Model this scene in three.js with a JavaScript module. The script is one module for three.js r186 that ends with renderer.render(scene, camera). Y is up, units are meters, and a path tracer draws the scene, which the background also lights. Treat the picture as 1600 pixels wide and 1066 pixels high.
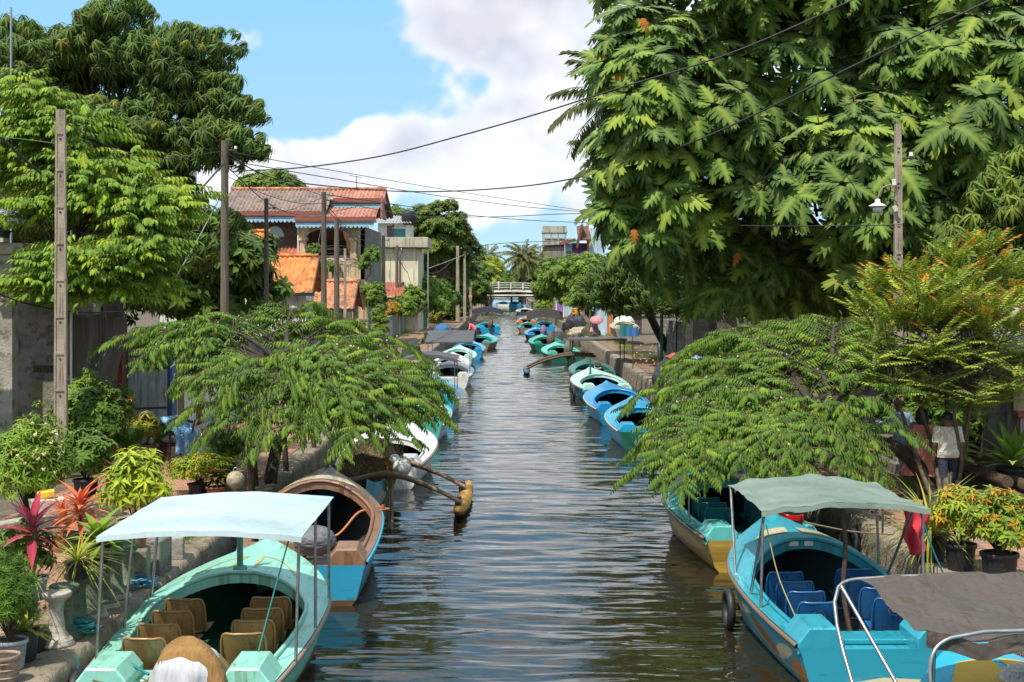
import * as THREE from 'three';
import { mergeGeometries, mergeVertices } from 'three/addons/utils/BufferGeometryUtils.js';
import { RoundedBoxGeometry } from 'three/addons/geometries/RoundedBoxGeometry.js';
import { MarchingCubes } from 'three/addons/objects/MarchingCubes.js';

// ---------------------------------------------------------------- camera, light, sky, exposure
const F = 2200, H = 4.85, VX = 793, VY = 446;            // focal length in pixels of the 1600 px picture, eye height above the water, vanishing point
const scene = new THREE.Scene();
const camera = new THREE.PerspectiveCamera(2 * Math.atan(533 / F) * 180 / Math.PI, 1600 / 1066, 0.3, 6000);
camera.position.set(0, H, 0);
camera.lookAt(0, H, -10);
camera.setViewOffset(1600, 1066, 800 - VX, 533 - VY, 1600, 1066);
const renderer = new THREE.WebGLRenderer({ antialias: true });
renderer.toneMapping = THREE.LinearToneMapping;
renderer.toneMappingExposure = 1.27;
renderer.shadowMap.enabled = true;
const sunTo = new THREE.Vector3(-0.27, 0.86, 0.42).normalize();
const sun = new THREE.DirectionalLight(new THREE.Color(1, 0.94, 0.84), 5.0);
sun.name = 'sun';
sun.position.copy(sunTo).multiplyScalar(120).add(new THREE.Vector3(0, 0, -45));
sun.target.position.set(0, 0, -45);
sun.castShadow = true;
sun.shadow.radius = 1.6;
Object.assign(sun.shadow.camera, { left: -70, right: 70, top: 90, bottom: -90, near: 1, far: 300 });
sun.shadow.mapSize.set(4096, 4096);
scene.add(sun, sun.target);

const rngOf = (s) => () => { s = (s + 0x6d2b79f5) | 0; let t = Math.imul(s ^ (s >>> 15), 1 | s); t = (t + Math.imul(t ^ (t >>> 7), 61 | t)) ^ t; return ((t ^ (t >>> 14)) >>> 0) / 4294967296; };
const clamp = (x, a = 0, b = 1) => Math.min(b, Math.max(a, x)), mix = (a, b, t) => a + (b - a) * t;
const sstep = (a, b, x) => { const t = clamp((x - a) / (b - a)); return t * t * (3 - 2 * t); };
const hash2 = (x, y, s) => { let h = Math.imul(x | 0, 374761393) ^ Math.imul(y | 0, 668265263) ^ Math.imul(s | 0, 2147483647 - 1013); h = Math.imul(h ^ (h >>> 13), 1274126177); return ((h ^ (h >>> 16)) >>> 0) / 4294967296; };
const mod = (a, n) => ((a % n) + n) % n;
function vnoise(x, y, s = 0, px = 0, py = 0) {            // value noise, tiling when px, py are given
  const ix = Math.floor(x), iy = Math.floor(y), fx = x - ix, fy = y - iy, u = fx * fx * fx * (fx * (fx * 6 - 15) + 10), v = fy * fy * fy * (fy * (fy * 6 - 15) + 10);
  const w = (a, b) => hash2(px ? mod(a, px) : a, py ? mod(b, py) : b, s);
  return mix(mix(w(ix, iy), w(ix + 1, iy), u), mix(w(ix, iy + 1), w(ix + 1, iy + 1), u), v);
}
function fbm(x, y, oct = 4, s = 0, p = 0, g = 0.5, q = p) { let a = 1, t = 0, n = 0; for (let i = 0; i < oct; i++) { t += a * vnoise(x, y, s + i * 17, p, q); n += a; a *= g; x *= 2; y *= 2; p *= 2; q *= 2; } return t / n; }

{ // the sky: clear tropical blue with heaped white clouds all round
  const W = 4096, HH = 2048, data = new Float32Array(W * HH * 4);
  // heaps seen over the canal, as azimuth and elevation in degrees with their radii and weight
  const heaps = [[-2.4, 10.6, 3.4, 2.2, .95], [0.8, 7.6, 3.0, 2.0, .95], [3.6, 9.6, 3.6, 2.8, 1.0], [3.2, 5.2, 3.4, 2.0, .7], [-4.6, 5.4, 2.2, 1.2, .9], [-8.2, 4.6, 2.6, 1.2, .8], [0.2, 3.6, 3.6, 1.3, .4], [-12.0, 10.5, 3.0, 2.4, .28], [-6.2, 8.2, 1.6, 1.0, -.75], [-9.2, 7.2, 2.4, 1.1, -.85], [-7.0, 11.4, 1.6, .9, -.4], [-1.3, 12.0, 1.0, .8, -.2], [8, 11, 4, 3, .8], [1.5, 11.8, 3, 2, .6], [-1.5, 5.6, 2.6, 1.3, .55], [6, 7, 3, 2, .7], [4.5, 3.0, 3, 1.0, .3], [-14, 4, 3, 1.6, .6], [-1.0, 8.2, .9, .7, -.5]];
  const D2 = 180 / Math.PI;
  const skyAt = (az, ed) => {                               // degrees; az 0 along -z, positive to the right
    const up = Math.sin(Math.max(ed, 0) / D2), hz = Math.exp(-up * 5.5);
    let r = mix(.15, .50, hz), g = mix(.46, .72, hz), b = mix(.78, .85, hz);       // clear air
    const cz = Math.max(0, (ed - 24) / 66), px = mod(az, 360) / 360;
    const n1 = fbm(px * 48, ed / 6.4, 5, 5, 48, .55, 4096), n2 = fbm(px * 180, ed / 1.75, 4, 77, 180, .6, 4096);
    let cov = 0;
    if (Math.abs(az) < 32 && ed < 26) for (const [a, e, ra, re, w] of heaps) { const q = ((az - a) / ra) ** 2 + ((ed - e) / re) ** 2; if (q < 6) cov += w * Math.exp(-q); }
    const edge = sstep(15, 32, Math.abs(az)), top = sstep(14, 24, ed);
    cov = mix(mix(cov, .52, edge), .56, top * (1 - edge));
    const d = (cov + (n1 - .5) * 1.25 + (n2 - .5) * .72 - .33) * (1 - .6 * cz), a = sstep(-.02, .30, d), core = sstep(.1, .75, d);
    const n3 = fbm(px * 60 + 3.1, ed / 4.2 + .55, 4, 5, 60, .55, 4096), belly = clamp((n3 - .38) * 2.6), puff = clamp(.5 + (n2 - .5) * 2.2);
    const w0 = mix(.95, .56, belly * (.4 + .5 * core)) * mix(.90, 1.06, puff);
    r = mix(r, w0 * mix(.90, .985, puff), a * .97); g = mix(g, w0 * mix(.95, .995, puff), a * .97); b = mix(b, mix(w0, .92, .2), a * .97);
    const veil = .22 * sstep(.45, .8, fbm(px * 24 + 7, ed / 9, 4, 31, 24, .5, 4096));
    return [mix(r, .74, veil), mix(g, .78, veil), mix(b, .84, veil)];
  };
  const azOf = (i, n) => { const az = (((i + .5) / n - .5) * 2 * Math.PI + Math.PI / 2) * D2; return az > 180 ? az - 360 : az; };
  const cw = 1024, ch = 512, coarse = new Float32Array(cw * ch * 3);
  for (let j = 0; j < ch; j++) { const ed = ((j + .5) / ch - .5) * 180; if (ed > -1) for (let i = 0; i < cw; i++) coarse.set(skyAt(azOf(i, cw), ed), (j * cw + i) * 3); }
  for (let j = 0; j < HH; j++) {
    const ed = ((j + .5) / HH - .5) * 180;
    for (let i = 0; i < W; i++) {
      const k = (j * W + i) * 4, az = azOf(i, W); data[k + 3] = 1;
      if (ed < 0) { data[k] = .34; data[k + 1] = .36; data[k + 2] = .36; continue; }
      if (Math.abs(az) < 36 && ed < 22) { data.set(skyAt(az, ed), k); continue; }
      const x = (i + .5) / 4 - .5, y = (j + .5) / 4 - .5, x0 = Math.floor(x), y0 = Math.min(ch - 2, Math.floor(y)), fx = x - x0, fy = Math.min(1, y - y0);
      for (let c = 0; c < 3; c++) { const at = (a, b) => coarse[(b * cw + mod(a, cw)) * 3 + c]; data[k + c] = mix(mix(at(x0, y0), at(x0 + 1, y0), fx), mix(at(x0, y0 + 1), at(x0 + 1, y0 + 1), fx), fy); }
    }
  }
  const t = new THREE.DataTexture(data, W, HH, THREE.RGBAFormat, THREE.FloatType);
  t.mapping = THREE.EquirectangularReflectionMapping; t.magFilter = THREE.LinearFilter; t.minFilter = THREE.LinearFilter; t.needsUpdate = true;
  scene.background = t; scene.environment = t;
}
// ---------------------------------------------------------------- helpers
const V = (x, y, z) => new THREE.Vector3(x, y, z);
const P = (px, py, D) => V((px - VX) * D / F, H - (py - VY) * D / F, -D);       // picture point at a distance
const G = (px, py, Y = .75) => P(px, py, F * (H - Y) / (py - VY));             // picture point on a level Y
const lin = (r, g, b) => new THREE.Color().setRGB(r, g, b);
const hex = (h) => new THREE.Color(h);
const taken = new Map();
function numbered(n) { const k = taken.get(n) ?? 0; taken.set(n, k + 1); return k ? n + '_' + String(k).padStart(3, '0') : n; }
function tag(o, label, category, group) { o.userData.label = label; o.userData.category = category; if (group) o.userData.group = group; return o; }
function thing(name, label, category, pos = [0, 0, 0], turn = 0, group) {
  const o = new THREE.Group(); o.name = numbered(name); o.position.set(...(pos.isVector3 ? pos.toArray() : pos)); o.rotation.y = turn; scene.add(o);
  return tag(o, label, category, group);
}
function part(parent, name, geo, mat, label) {
  const m = new THREE.Mesh(geo, mat); m.name = name; m.castShadow = m.receiveShadow = true; parent.add(m);
  if (label) m.userData.label = label;
  return m;
}
function single(name, geo, mat, label, category, pos = [0, 0, 0], turn = 0, group) {
  const m = part(scene, numbered(name), geo, mat); m.position.set(...(pos.isVector3 ? pos.toArray() : pos)); m.rotation.y = turn; return tag(m, label, category, group);
}
function struct(name, geo, mat, parent = scene) { const m = part(parent, parent === scene ? numbered(name) : name, geo, mat); if (parent === scene) m.userData.kind = 'structure'; return m; }
const copyAs = (src, pos, turn, label, group) => { const r = src.clone(); r.userData = { ...src.userData }; r.name = numbered(src.name.replace(/_\d+$/, '')); r.position.set(...pos); r.rotation.y = turn; scene.add(r); if (label) r.userData.label = label; if (group) r.userData.group = group; return r; };

// geometry: everything ends non-indexed with position, normal, uv (metres) and, where wanted, colour
function plain(g) { const o = g.index ? g.toNonIndexed() : g; for (const k of Object.keys(o.attributes)) if (!['position', 'normal', 'uv', 'color'].includes(k)) o.deleteAttribute(k); if (!o.attributes.normal) o.computeVertexNormals(); return o; }
function metric(g0, s = 1) {
  const g = plain(g0), p = g.attributes.position, n = p.count, uv = new Float32Array(n * 2), a = V(), b = V(), c = V(), e = V(), f = V();
  for (let i = 0; i < n; i += 3) {
    a.fromBufferAttribute(p, i); b.fromBufferAttribute(p, i + 1); c.fromBufferAttribute(p, i + 2); e.subVectors(b, a); f.subVectors(c, a); e.cross(f);
    const x = Math.abs(e.x), y = Math.abs(e.y), z = Math.abs(e.z);
    [a, b, c].forEach((v, k) => { const [u, w] = y >= x && y >= z ? [v.x, v.z] : x >= z ? [v.z, v.y] : [v.x, v.y]; uv[(i + k) * 2] = u / s; uv[(i + k) * 2 + 1] = w / s; });
  }
  g.setAttribute('uv', new THREE.BufferAttribute(uv, 2)); return g;
}
function merge(list) {
  list = list.map(plain); const col = list.some((g) => g.attributes.color);
  for (const g of list) {
    if (!g.attributes.uv) g.setAttribute('uv', new THREE.BufferAttribute(new Float32Array(g.attributes.position.count * 2), 2));
    if (col && !g.attributes.color) g.setAttribute('color', new THREE.BufferAttribute(new Float32Array(g.attributes.position.count * 3).fill(1), 3));
  }
  return list.length === 1 ? list[0] : mergeGeometries(list, false);
}
const M4 = new THREE.Matrix4(), Q = new THREE.Quaternion(), E = new THREE.Euler();
function put(g, x = 0, y = 0, z = 0, rx = 0, ry = 0, rz = 0, sx = 1, sy = sx, sz = sx) { g.applyMatrix4(new THREE.Matrix4().compose(V(x, y, z), new THREE.Quaternion().setFromEuler(new THREE.Euler(rx, ry, rz, 'YXZ')), V(sx, sy, sz))); if (sx * sy * sz < 0) for (const a of Object.values(g.attributes)) { const n = a.itemSize, A = a.array; for (let i = 0; i < A.length; i += 3 * n) for (let k = 0; k < n; k++) { const q = A[i + n + k]; A[i + n + k] = A[i + 2 * n + k]; A[i + 2 * n + k] = q; } } return g; }
function bx(w, h, d, x = 0, y = 0, z = 0, rx = 0, ry = 0, rz = 0, bev) {       // box by centre; bevelled when bev is given
  const g = bev ? new RoundedBoxGeometry(w, h, d, 1, bev) : new THREE.BoxGeometry(w, h, d);
  return put(plain(g), x, y, z, rx, ry, rz);
}
const cyl = (r1, r2, h, x = 0, y = 0, z = 0, seg = 12, rx = 0, ry = 0, rz = 0) => put(plain(new THREE.CylinderGeometry(r1, r2, h, seg)), x, y, z, rx, ry, rz);
const lathe = (pts, seg = 20, x = 0, y = 0, z = 0) => put(plain(new THREE.LatheGeometry(pts.map(([a, b]) => new THREE.Vector2(a, b)), seg)), x, y, z);
function tube(pts, r, seg = 6, r2 = r, smooth = true, div = 6) {             // tapered tube through points
  pts = pts.map((p) => (p.isVector3 ? p : V(...p)));
  const c = pts.length > 2 && smooth ? new THREE.CatmullRomCurve3(pts, false, 'centripetal') : null;
  const n = c ? (pts.length - 1) * div : pts.length - 1, at = []; for (let i = 0; i <= n; i++) at.push(c ? c.getPoint(i / n) : pts[i].clone());
  const pos = [], nor = [], uv = [], idx = []; let up = V(0, 1, 0), len = 0; const t = V(), a = V(), b = V();
  for (let i = 0; i <= n; i++) {
    t.subVectors(at[Math.min(n, i + 1)], at[Math.max(0, i - 1)]).normalize(); if (i) len += at[i].distanceTo(at[i - 1]);
    if (Math.abs(t.dot(up)) > .97) up = Math.abs(t.y) > .9 ? V(1, 0, 0) : V(0, 1, 0);
    a.crossVectors(t, up).normalize(); b.crossVectors(a, t).normalize(); up = b.clone();
    const R = typeof r === 'function' ? r(i / n) : mix(r, r2, i / n);
    for (let k = 0; k <= seg; k++) { const q = k / seg * Math.PI * 2, x = Math.cos(q), y = Math.sin(q); pos.push(at[i].x + (a.x * x + b.x * y) * R, at[i].y + (a.y * x + b.y * y) * R, at[i].z + (a.z * x + b.z * y) * R); nor.push(a.x * x + b.x * y, a.y * x + b.y * y, a.z * x + b.z * y); uv.push(k / seg * .5, len); }
  }
  for (let i = 0; i < n; i++) for (let k = 0; k < seg; k++) { const o = i * (seg + 1) + k, q = o + seg + 1; idx.push(o, q, o + 1, o + 1, q, q + 1); }
  const g = new THREE.BufferGeometry(); g.setAttribute('position', new THREE.Float32BufferAttribute(pos, 3)); g.setAttribute('normal', new THREE.Float32BufferAttribute(nor, 3)); g.setAttribute('uv', new THREE.Float32BufferAttribute(uv, 2)); g.setIndex(idx);
  return plain(g);
}
function grid(nu, nv, f, uvf) {                                                // surface f(u, v), smooth normals
  const pos = [], uv = [], idx = [];
  for (let j = 0; j <= nv; j++) for (let i = 0; i <= nu; i++) { const p = f(i / nu, j / nv); pos.push(p[0], p[1], p[2]); const q = uvf ? uvf(i / nu, j / nv, p) : [p[0], p[2]]; uv.push(q[0], q[1]); }
  for (let j = 0; j < nv; j++) for (let i = 0; i < nu; i++) { const o = j * (nu + 1) + i, q = o + nu + 1; idx.push(o, o + 1, q, o + 1, q + 1, q); }
  const g = new THREE.BufferGeometry(); g.setAttribute('position', new THREE.Float32BufferAttribute(pos, 3)); g.setAttribute('uv', new THREE.Float32BufferAttribute(uv, 2)); g.setIndex(idx); g.computeVertexNormals();
  return plain(g);
}
function prism(outline, depth, bev = 0) { const s = new THREE.Shape(outline.map(([a, b]) => new THREE.Vector2(a, b))); return plain(new THREE.ExtrudeGeometry(s, { depth, bevelEnabled: bev > 0, bevelSize: bev, bevelThickness: bev, bevelSegments: 1, curveSegments: 6 })); }

// textures: what surfaces are made of, tiling, in linear multipliers
function texOf(n, f, float = false) {
  const d = float ? new Float32Array(n * n * 4) : new Uint8Array(n * n * 4);
  for (let y = 0; y < n; y++) for (let x = 0; x < n; x++) { const c = f(x / n, y / n), k = (y * n + x) * 4; for (let q = 0; q < 3; q++) { const v = clamp(c.length ? c[q] : c); d[k + q] = float ? v : Math.round(v * 255); } d[k + 3] = float ? 1 : 255; }
  const t = new THREE.DataTexture(d, n, n, THREE.RGBAFormat, float ? THREE.FloatType : THREE.UnsignedByteType);
  t.wrapS = t.wrapT = THREE.RepeatWrapping; t.magFilter = THREE.LinearFilter; t.minFilter = THREE.LinearMipmapLinearFilter; t.generateMipmaps = true; t.needsUpdate = true; return t;
}
const T = {
  mottle: texOf(256, (u, v) => { const a = fbm(u * 6, v * 6, 5, 3, 6, .6), b = vnoise(u * 90, v * 90, 9, 90, 90); return clamp(.70 + (a - .5) * .75 + (b - .5) * .12 + .1); }),
  concrete: texOf(512, (u, v) => { const a = fbm(u * 5, v * 5, 6, 11, 5, .62), b = fbm(u * 9 + 2, v * 9, 5, 41, 9, .6), s = vnoise(u * 170, v * 170, 5, 170, 170), dark = sstep(.52, .70, b); const k = clamp(.78 + (a - .5) * .9 + (s - .5) * .22) * mix(1, .58, dark); return [k, k * mix(1, .97, dark), k * mix(.98, .86, dark)]; }),
  streak: texOf(512, (u, v) => { const a = fbm(u * 26, v * 2.0, 5, 21, 26, .6, 2), b = fbm(u * 5, v * 5, 5, 55, 5, .6), s = vnoise(u * 150, v * 150, 7, 150, 150), k = clamp(.86 + (b - .5) * .6 + (s - .5) * .12) * mix(1, .48, sstep(.50, .72, a) * sstep(.35, .65, b + .08)); return [k, k * .985, k * .95]; }),
  wood: texOf(256, (u, v) => { const a = fbm(u * 34, v * 2, 4, 61, 34, .6, 2), b = fbm(u * 4, v * 4, 4, 62, 4); return clamp(.62 + (a - .5) * .85 + (b - .5) * .6); }),
  cloth: texOf(256, (u, v) => { const a = fbm(u * 4, v * 4, 5, 71, 4, .55); return clamp(.84 + (a - .5) * .5 + (vnoise(u * 120, v * 120, 8, 120, 120) - .5) * .1); }),
  worn: texOf(512, (u, v) => { const a = fbm(u * 5, v * 5, 5, 141, 5, .6), st = fbm(u * 22, v * 3, 4, 143, 22, .6, 3), chip = sstep(.74, .78, fbm(u * 30, v * 30, 3, 145, 30, .55)) * sstep(.45, .6, fbm(u * 4, v * 4, 3, 149, 4)), grime = sstep(.52, .72, st) * sstep(.42, .66, a), k = clamp(.86 + (a - .5) * .4 + (vnoise(u * 140, v * 140, 6, 140, 140) - .5) * .06); return [k * mix(1, .70, grime) * mix(1, .75, chip), k * mix(1, .64, grime) * mix(1, .55, chip), k * mix(1, .52, grime) * mix(1, .4, chip)]; }),
  tile: texOf(256, (u, v) => { const c = hash2(Math.floor(u * 16), Math.floor(v * 16), 4), a = fbm(u * 8, v * 8, 5, 81, 8, .6), d = sstep(.56, .72, fbm(u * 5, v * 5, 5, 88, 5, .62)); const k = clamp(.72 + (c - .5) * .3 + (a - .5) * .55); return [k * mix(1, .5, d), k * mix(.98, .62, d), k * mix(.95, .7, d)]; }),
  bark: texOf(256, (u, v) => { const a = fbm(u * 14, v * 4, 5, 91, 14, .6, 4), b = fbm(u * 5, v * 5, 4, 95, 5); return clamp(.6 + (a - .5) * .9 + (b - .5) * .7); }),
  soil: texOf(512, (u, v) => { const a = fbm(u * 7, v * 7, 6, 101, 7, .65), s = vnoise(u * 200, v * 200, 15, 200, 200), l = sstep(.72, .8, vnoise(u * 60, v * 60, 16, 60, 60)); const k = clamp(.66 + (a - .5) * .9 + (s - .5) * .35); return [k * mix(1, .95, l), k * mix(.97, .85, l), k * mix(.92, .6, l)]; }),
  bFine: texOf(256, (u, v) => fbm(u * 18, v * 18, 5, 111, 18, .65)),
  bCloth: texOf(256, (u, v) => { const a = fbm(u * 3, v * 3, 4, 121, 3, .5); return clamp(.5 + .5 * Math.sin(a * 26)) * .5 + .5 * fbm(u * 6, v * 6, 4, 123, 6); }),
};
const scaled = new Map();
function tex(name, sx, sy = sx) { const k = name + sx + '/' + sy; if (!scaled.has(k)) { const t = T[name].clone(); t.repeat.set(1 / sx, 1 / sy); t.needsUpdate = true; scaled.set(k, t); } return scaled.get(k); }
function mat(c, rough = .7, o = {}) {                                        // o: tx texture, s its size in metres, b bump texture, bs bump metres, bsize, metal, coat, vc
  const m = new THREE.MeshPhysicalMaterial({ color: Array.isArray(c) ? lin(...c) : c, roughness: rough, metalness: o.metal ?? 0, side: THREE.DoubleSide });
  if (o.tx) m.map = tex(o.tx, o.s ?? 1, o.sy ?? o.s ?? 1);
  if (o.b) { m.bumpMap = tex(o.b, o.bsize ?? 1); m.bumpScale = o.bs ?? .005; }
  if (o.coat) { m.clearcoat = o.coat; m.clearcoatRoughness = o.cr ?? .25; }
  if (o.vc) m.vertexColors = true;
  if (o.trans) { m.transmission = o.trans; m.thickness = 0; }
  return m;
}
const leafMat = (c = [1, 1, 1], gloss = .3, trans = .35) => { const m = mat(c, .92, { vc: true, trans }); m.clearcoat = gloss; m.clearcoatRoughness = .5; m.specularIntensity = .5; return m; };
const MT = {
  concrete: mat([.40, .37, .32], .9, { tx: 'concrete', s: 2.2, b: 'bFine', bs: .012, bsize: .7 }),
  paleConcrete: mat([.52, .48, .40], .9, { tx: 'concrete', s: 3.1, b: 'bFine', bs: .008, bsize: .6 }),
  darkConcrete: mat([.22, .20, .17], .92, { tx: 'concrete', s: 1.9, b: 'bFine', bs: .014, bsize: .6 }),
  mossy: mat([.24, .22, .15], .93, { tx: 'concrete', s: 1.6, b: 'bFine', bs: .02, bsize: .5 }),
  poleC: mat([.36, .30, .235], .92, { tx: 'streak', s: 1.4, b: 'bFine', bs: .006, bsize: .4 }),
  poleW: mat([.20, .155, .115], .92, { tx: 'wood', s: .5, sy: 2.5, b: 'bFine', bs: .006, bsize: .4 }),
  steel: mat([.42, .42, .41], .38, { metal: .85, tx: 'mottle', s: .5 }),
  darkSteel: mat([.05, .05, .05], .5, { metal: .4 }),
  black: mat([.018, .018, .02], .55, { tx: 'mottle', s: .4 }),
  wire: mat([.03, .03, .032], .7),
  rope: mat([.30, .22, .12], .9, { tx: 'mottle', s: .1 }),
  tealRope: mat([.02, .22, .22], .85, { tx: 'mottle', s: .1 }),
  wood: mat([.26, .17, .095], .8, { tx: 'wood', s: .3, sy: 1.2, b: 'bFine', bs: .004, bsize: .3 }),
  darkWood: mat([.10, .062, .036], .8, { tx: 'wood', s: .3, sy: 1.2, b: 'bFine', bs: .004, bsize: .3 }),
  bark: mat([.17, .125, .085], .95, { tx: 'bark', s: .5, sy: .6, b: 'bFine', bs: .012, bsize: .3 }),
  darkBark: mat([.085, .064, .046], .95, { tx: 'bark', s: .5, sy: .6, b: 'bFine', bs: .012, bsize: .3 }),
  white: mat([.72, .71, .68], .6, { tx: 'mottle', s: 1.2 }),
  redPot: mat([.35, .12, .06], .85, { tx: 'mottle', s: .4 }),
  soil: mat([.07, .05, .033], .95, { tx: 'soil', s: .5 }),
};
// ---------------------------------------------------------------- water, ground, quays, paths
const QL = -4.75, QR = 6.1, PY = .75;
{
  // canal water: rippled sheet, finest near the eye
  const wave = (x, z) => {
    const a = fbm(x * .55 + 3, z * 1.9, 3, 201), b = fbm(x * 1.5, z * 4.6, 3, 207), c = fbm(x * .16, z * .35, 2, 203), d = fbm(x * .9 + z * .5, z * 3.1 - x * .3, 2, 219);
    return ((a - .5) * .060 + (b - .5) * .013 + (d - .5) * .026) * mix(.55, 1.3, c);
  };
  const rows = []; for (let d = 5; d < 262;) { rows.push(d); d += clamp(d * d * 1.2e-4, .045, .15); } rows.push(262);
  const nx = 110, wx0 = QL - .3, wx1 = QR + .3;
  const near = grid(nx, rows.length - 1, (u, v) => { const x = mix(wx0, wx1, u), d = rows[Math.round(v * (rows.length - 1))]; return [x, wave(x, -d) * clamp((262 - d) / 12), -d]; }, (u, v, p) => [p[0], p[2]]);
  const far = grid(1, 60, (u, v) => { const d = mix(262, 520, v); return [mix(wx0, wx1, u), 0, -d]; });
  const back = grid(1, 4, (u, v) => [mix(wx0, wx1, u), 0, mix(60, -5, v)]);
  T.ripple = texOf(1024, (u, v) => { const a = fbm(u * 9, v * 30, 4, 231, 9, .55, 30), b = fbm(u * 26, v * 70, 3, 237, 26, .5, 70); return .65 * a + .35 * b; }, true);
  const m = mat([.017, .0145, .007], .04, {}); m.ior = 1.36; m.bumpMap = tex('ripple', 9, 7); m.bumpScale = .006;
  struct('canal_water', merge([near, far, back]), m);
}
{
  // ground either side, to the horizon
  const soil = mat([.16, .125, .085], .95, { tx: 'soil', s: 3.5, b: 'bFine', bs: .02, bsize: 1.3 });
  const sheet = (x0, x1, z0, z1, nx, nz, y = PY - .012) => grid(nx, nz, (u, v) => [mix(x0, x1, u), y, mix(z0, z1, v)]);
  struct('ground', merge([sheet(-900, QL - .3, 60, -1500, 6, 12), sheet(QR + .3, 900, 60, -1500, 6, 12), sheet(QL - .3, QR + .3, -520, -1500, 1, 4)]), soil);
}
function quay(side, edge) {
  const s = side, rng = rngOf(side > 0 ? 311 : 313), zs = []; for (let d = -20; d < 520; d += d < 60 ? .22 : 2.5) zs.push(d);
  const n = zs.length - 1;
  const wob = (d, y) => (fbm(d * .9, y * 2.3, 4, 320 + side) - .5) * .10 + (fbm(d * 4, y * 6, 2, 330) - .5) * .05;
  // wall face, rounded broken arris and rough top
  const prof = [[-.06, -.8], [-.05, 0], [-.03, .25], [0, .5], [.005, .66], [.045, PY + .012], [.16, PY + .02], [.34, PY + .016], [.55, PY - .02]];
  const wall = grid(prof.length - 1, n, (u, v) => { const k = Math.round(u * (prof.length - 1)), d = zs[Math.round(v * n)], [o, y] = prof[k], w = wob(d, y); return [edge + s * (o + (k < 6 ? w : w * .2)), y + (k > 3 && k < 8 ? w * .22 : 0), -d]; }, (u, v, p) => [p[2], p[1] + p[0]]);
  const m = mat([.27, .22, .155], .93, { tx: 'concrete', s: 2.7, b: 'bFine', bs: .03, bsize: .8 });
  return struct('quay_wall', wall, m);
}
quay(-1, QL); quay(1, QR);
{
  // brick paved paths: bricks near, a paved sheet further on
  const far = mat([.33, .205, .135], .92, { tx: 'soil', s: 2.6, b: 'bFine', bs: .01, bsize: .4 });
  const bed = mat([.14, .10, .07], .95, { tx: 'soil', s: 1.1 });
  const strip = (a, b, d0, d1, y) => grid(4, 30, (u, v) => [mix(a, b, u), y + (fbm(u * 5, v * 20, 2, 401) - .5) * .02, -mix(d0, d1, v)]);
  const L = [QL - .52, -8.85], Rr = [QR + .5, 9.6];
  const pl = struct('brick_path', merge([strip(L[0], L[1], 8, 62, PY - .006)]), bed), pr = struct('brick_path', merge([strip(Rr[0], Rr[1], 8, 62, PY - .006)]), bed);
  struct('far_path', strip(QL - .5, -8.8, 62, 260, PY), far); struct('far_path', strip(QR + .5, 8.0, 62, 300, PY), far);
  const brick = bx(.205, .06, .098, 0, 0, 0, 0, 0, 0, .007);
  const m = mat([1, 1, 1], .9, { tx: 'mottle', s: .35, b: 'bFine', bs: .003, bsize: .12 });
  const lay = (parent, x0, x1, d0, d1, seed) => {
    const rng = rngOf(seed), xs = [], a = Math.min(x0, x1), b = Math.max(x0, x1), mm = new THREE.Matrix4(), cc = new THREE.Color();
    for (let d = d0, r = 0; d < d1; d += .106, r++) for (let x = a + (r % 2) * .106; x < b - .1; x += .212) xs.push([x + .1, d]);
    const im = new THREE.InstancedMesh(brick, m, xs.length); im.name = 'paving_bricks'; im.userData.kind = 'stuff'; im.castShadow = im.receiveShadow = true;
    xs.forEach(([x, d], i) => {
      const low = fbm(x * .8, d * .8, 3, 411) - .5;
      mm.compose(V(x + (rng() - .5) * .008, PY - .018 + low * .02 + (rng() - .5) * .007, -d), new THREE.Quaternion().setFromEuler(new THREE.Euler((rng() - .5) * .035, (rng() - .5) * .03, (rng() - .5) * .03)), V(1, 1, 1)); im.setMatrixAt(i, mm);
      const k = .72 + rng() * .45 + low * .7, dirt = sstep(.5, .68, fbm(x * .6 + 9, d * .6, 4, 431)); cc.setRGB(mix(.40, .26, dirt) * k, mix(.215, .19, dirt) * k, mix(.135, .125, dirt) * k); im.setColorAt(i, cc);
    });
    parent.add(im);
  };
  lay(pl, L[0], L[1], 13, 52, 5); lay(pr, Rr[0], Rr[1], 15, 52, 7);
}
// ---------------------------------------------------------------- buildings, walls, bridge, poles, wires
const X = (px, D) => (px - VX) * D / F, Y = (py, D) => H - (py - VY) * D / F;
// wavy sheet roof: spans w along x, falls from (0, hgt) at the ridge to 0 at +run (towards +z)
const corrugated = (w, run, hgt, pitch = .26, amp = .055) => { const n = Math.round(w / pitch) * 6; return grid(n, 3, (u, v) => [u * w, hgt * (1 - v) + amp * Math.sin(u * w / pitch * Math.PI * 2), run * v], (u, v) => [u * w, v * Math.hypot(run, hgt)]); };
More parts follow.
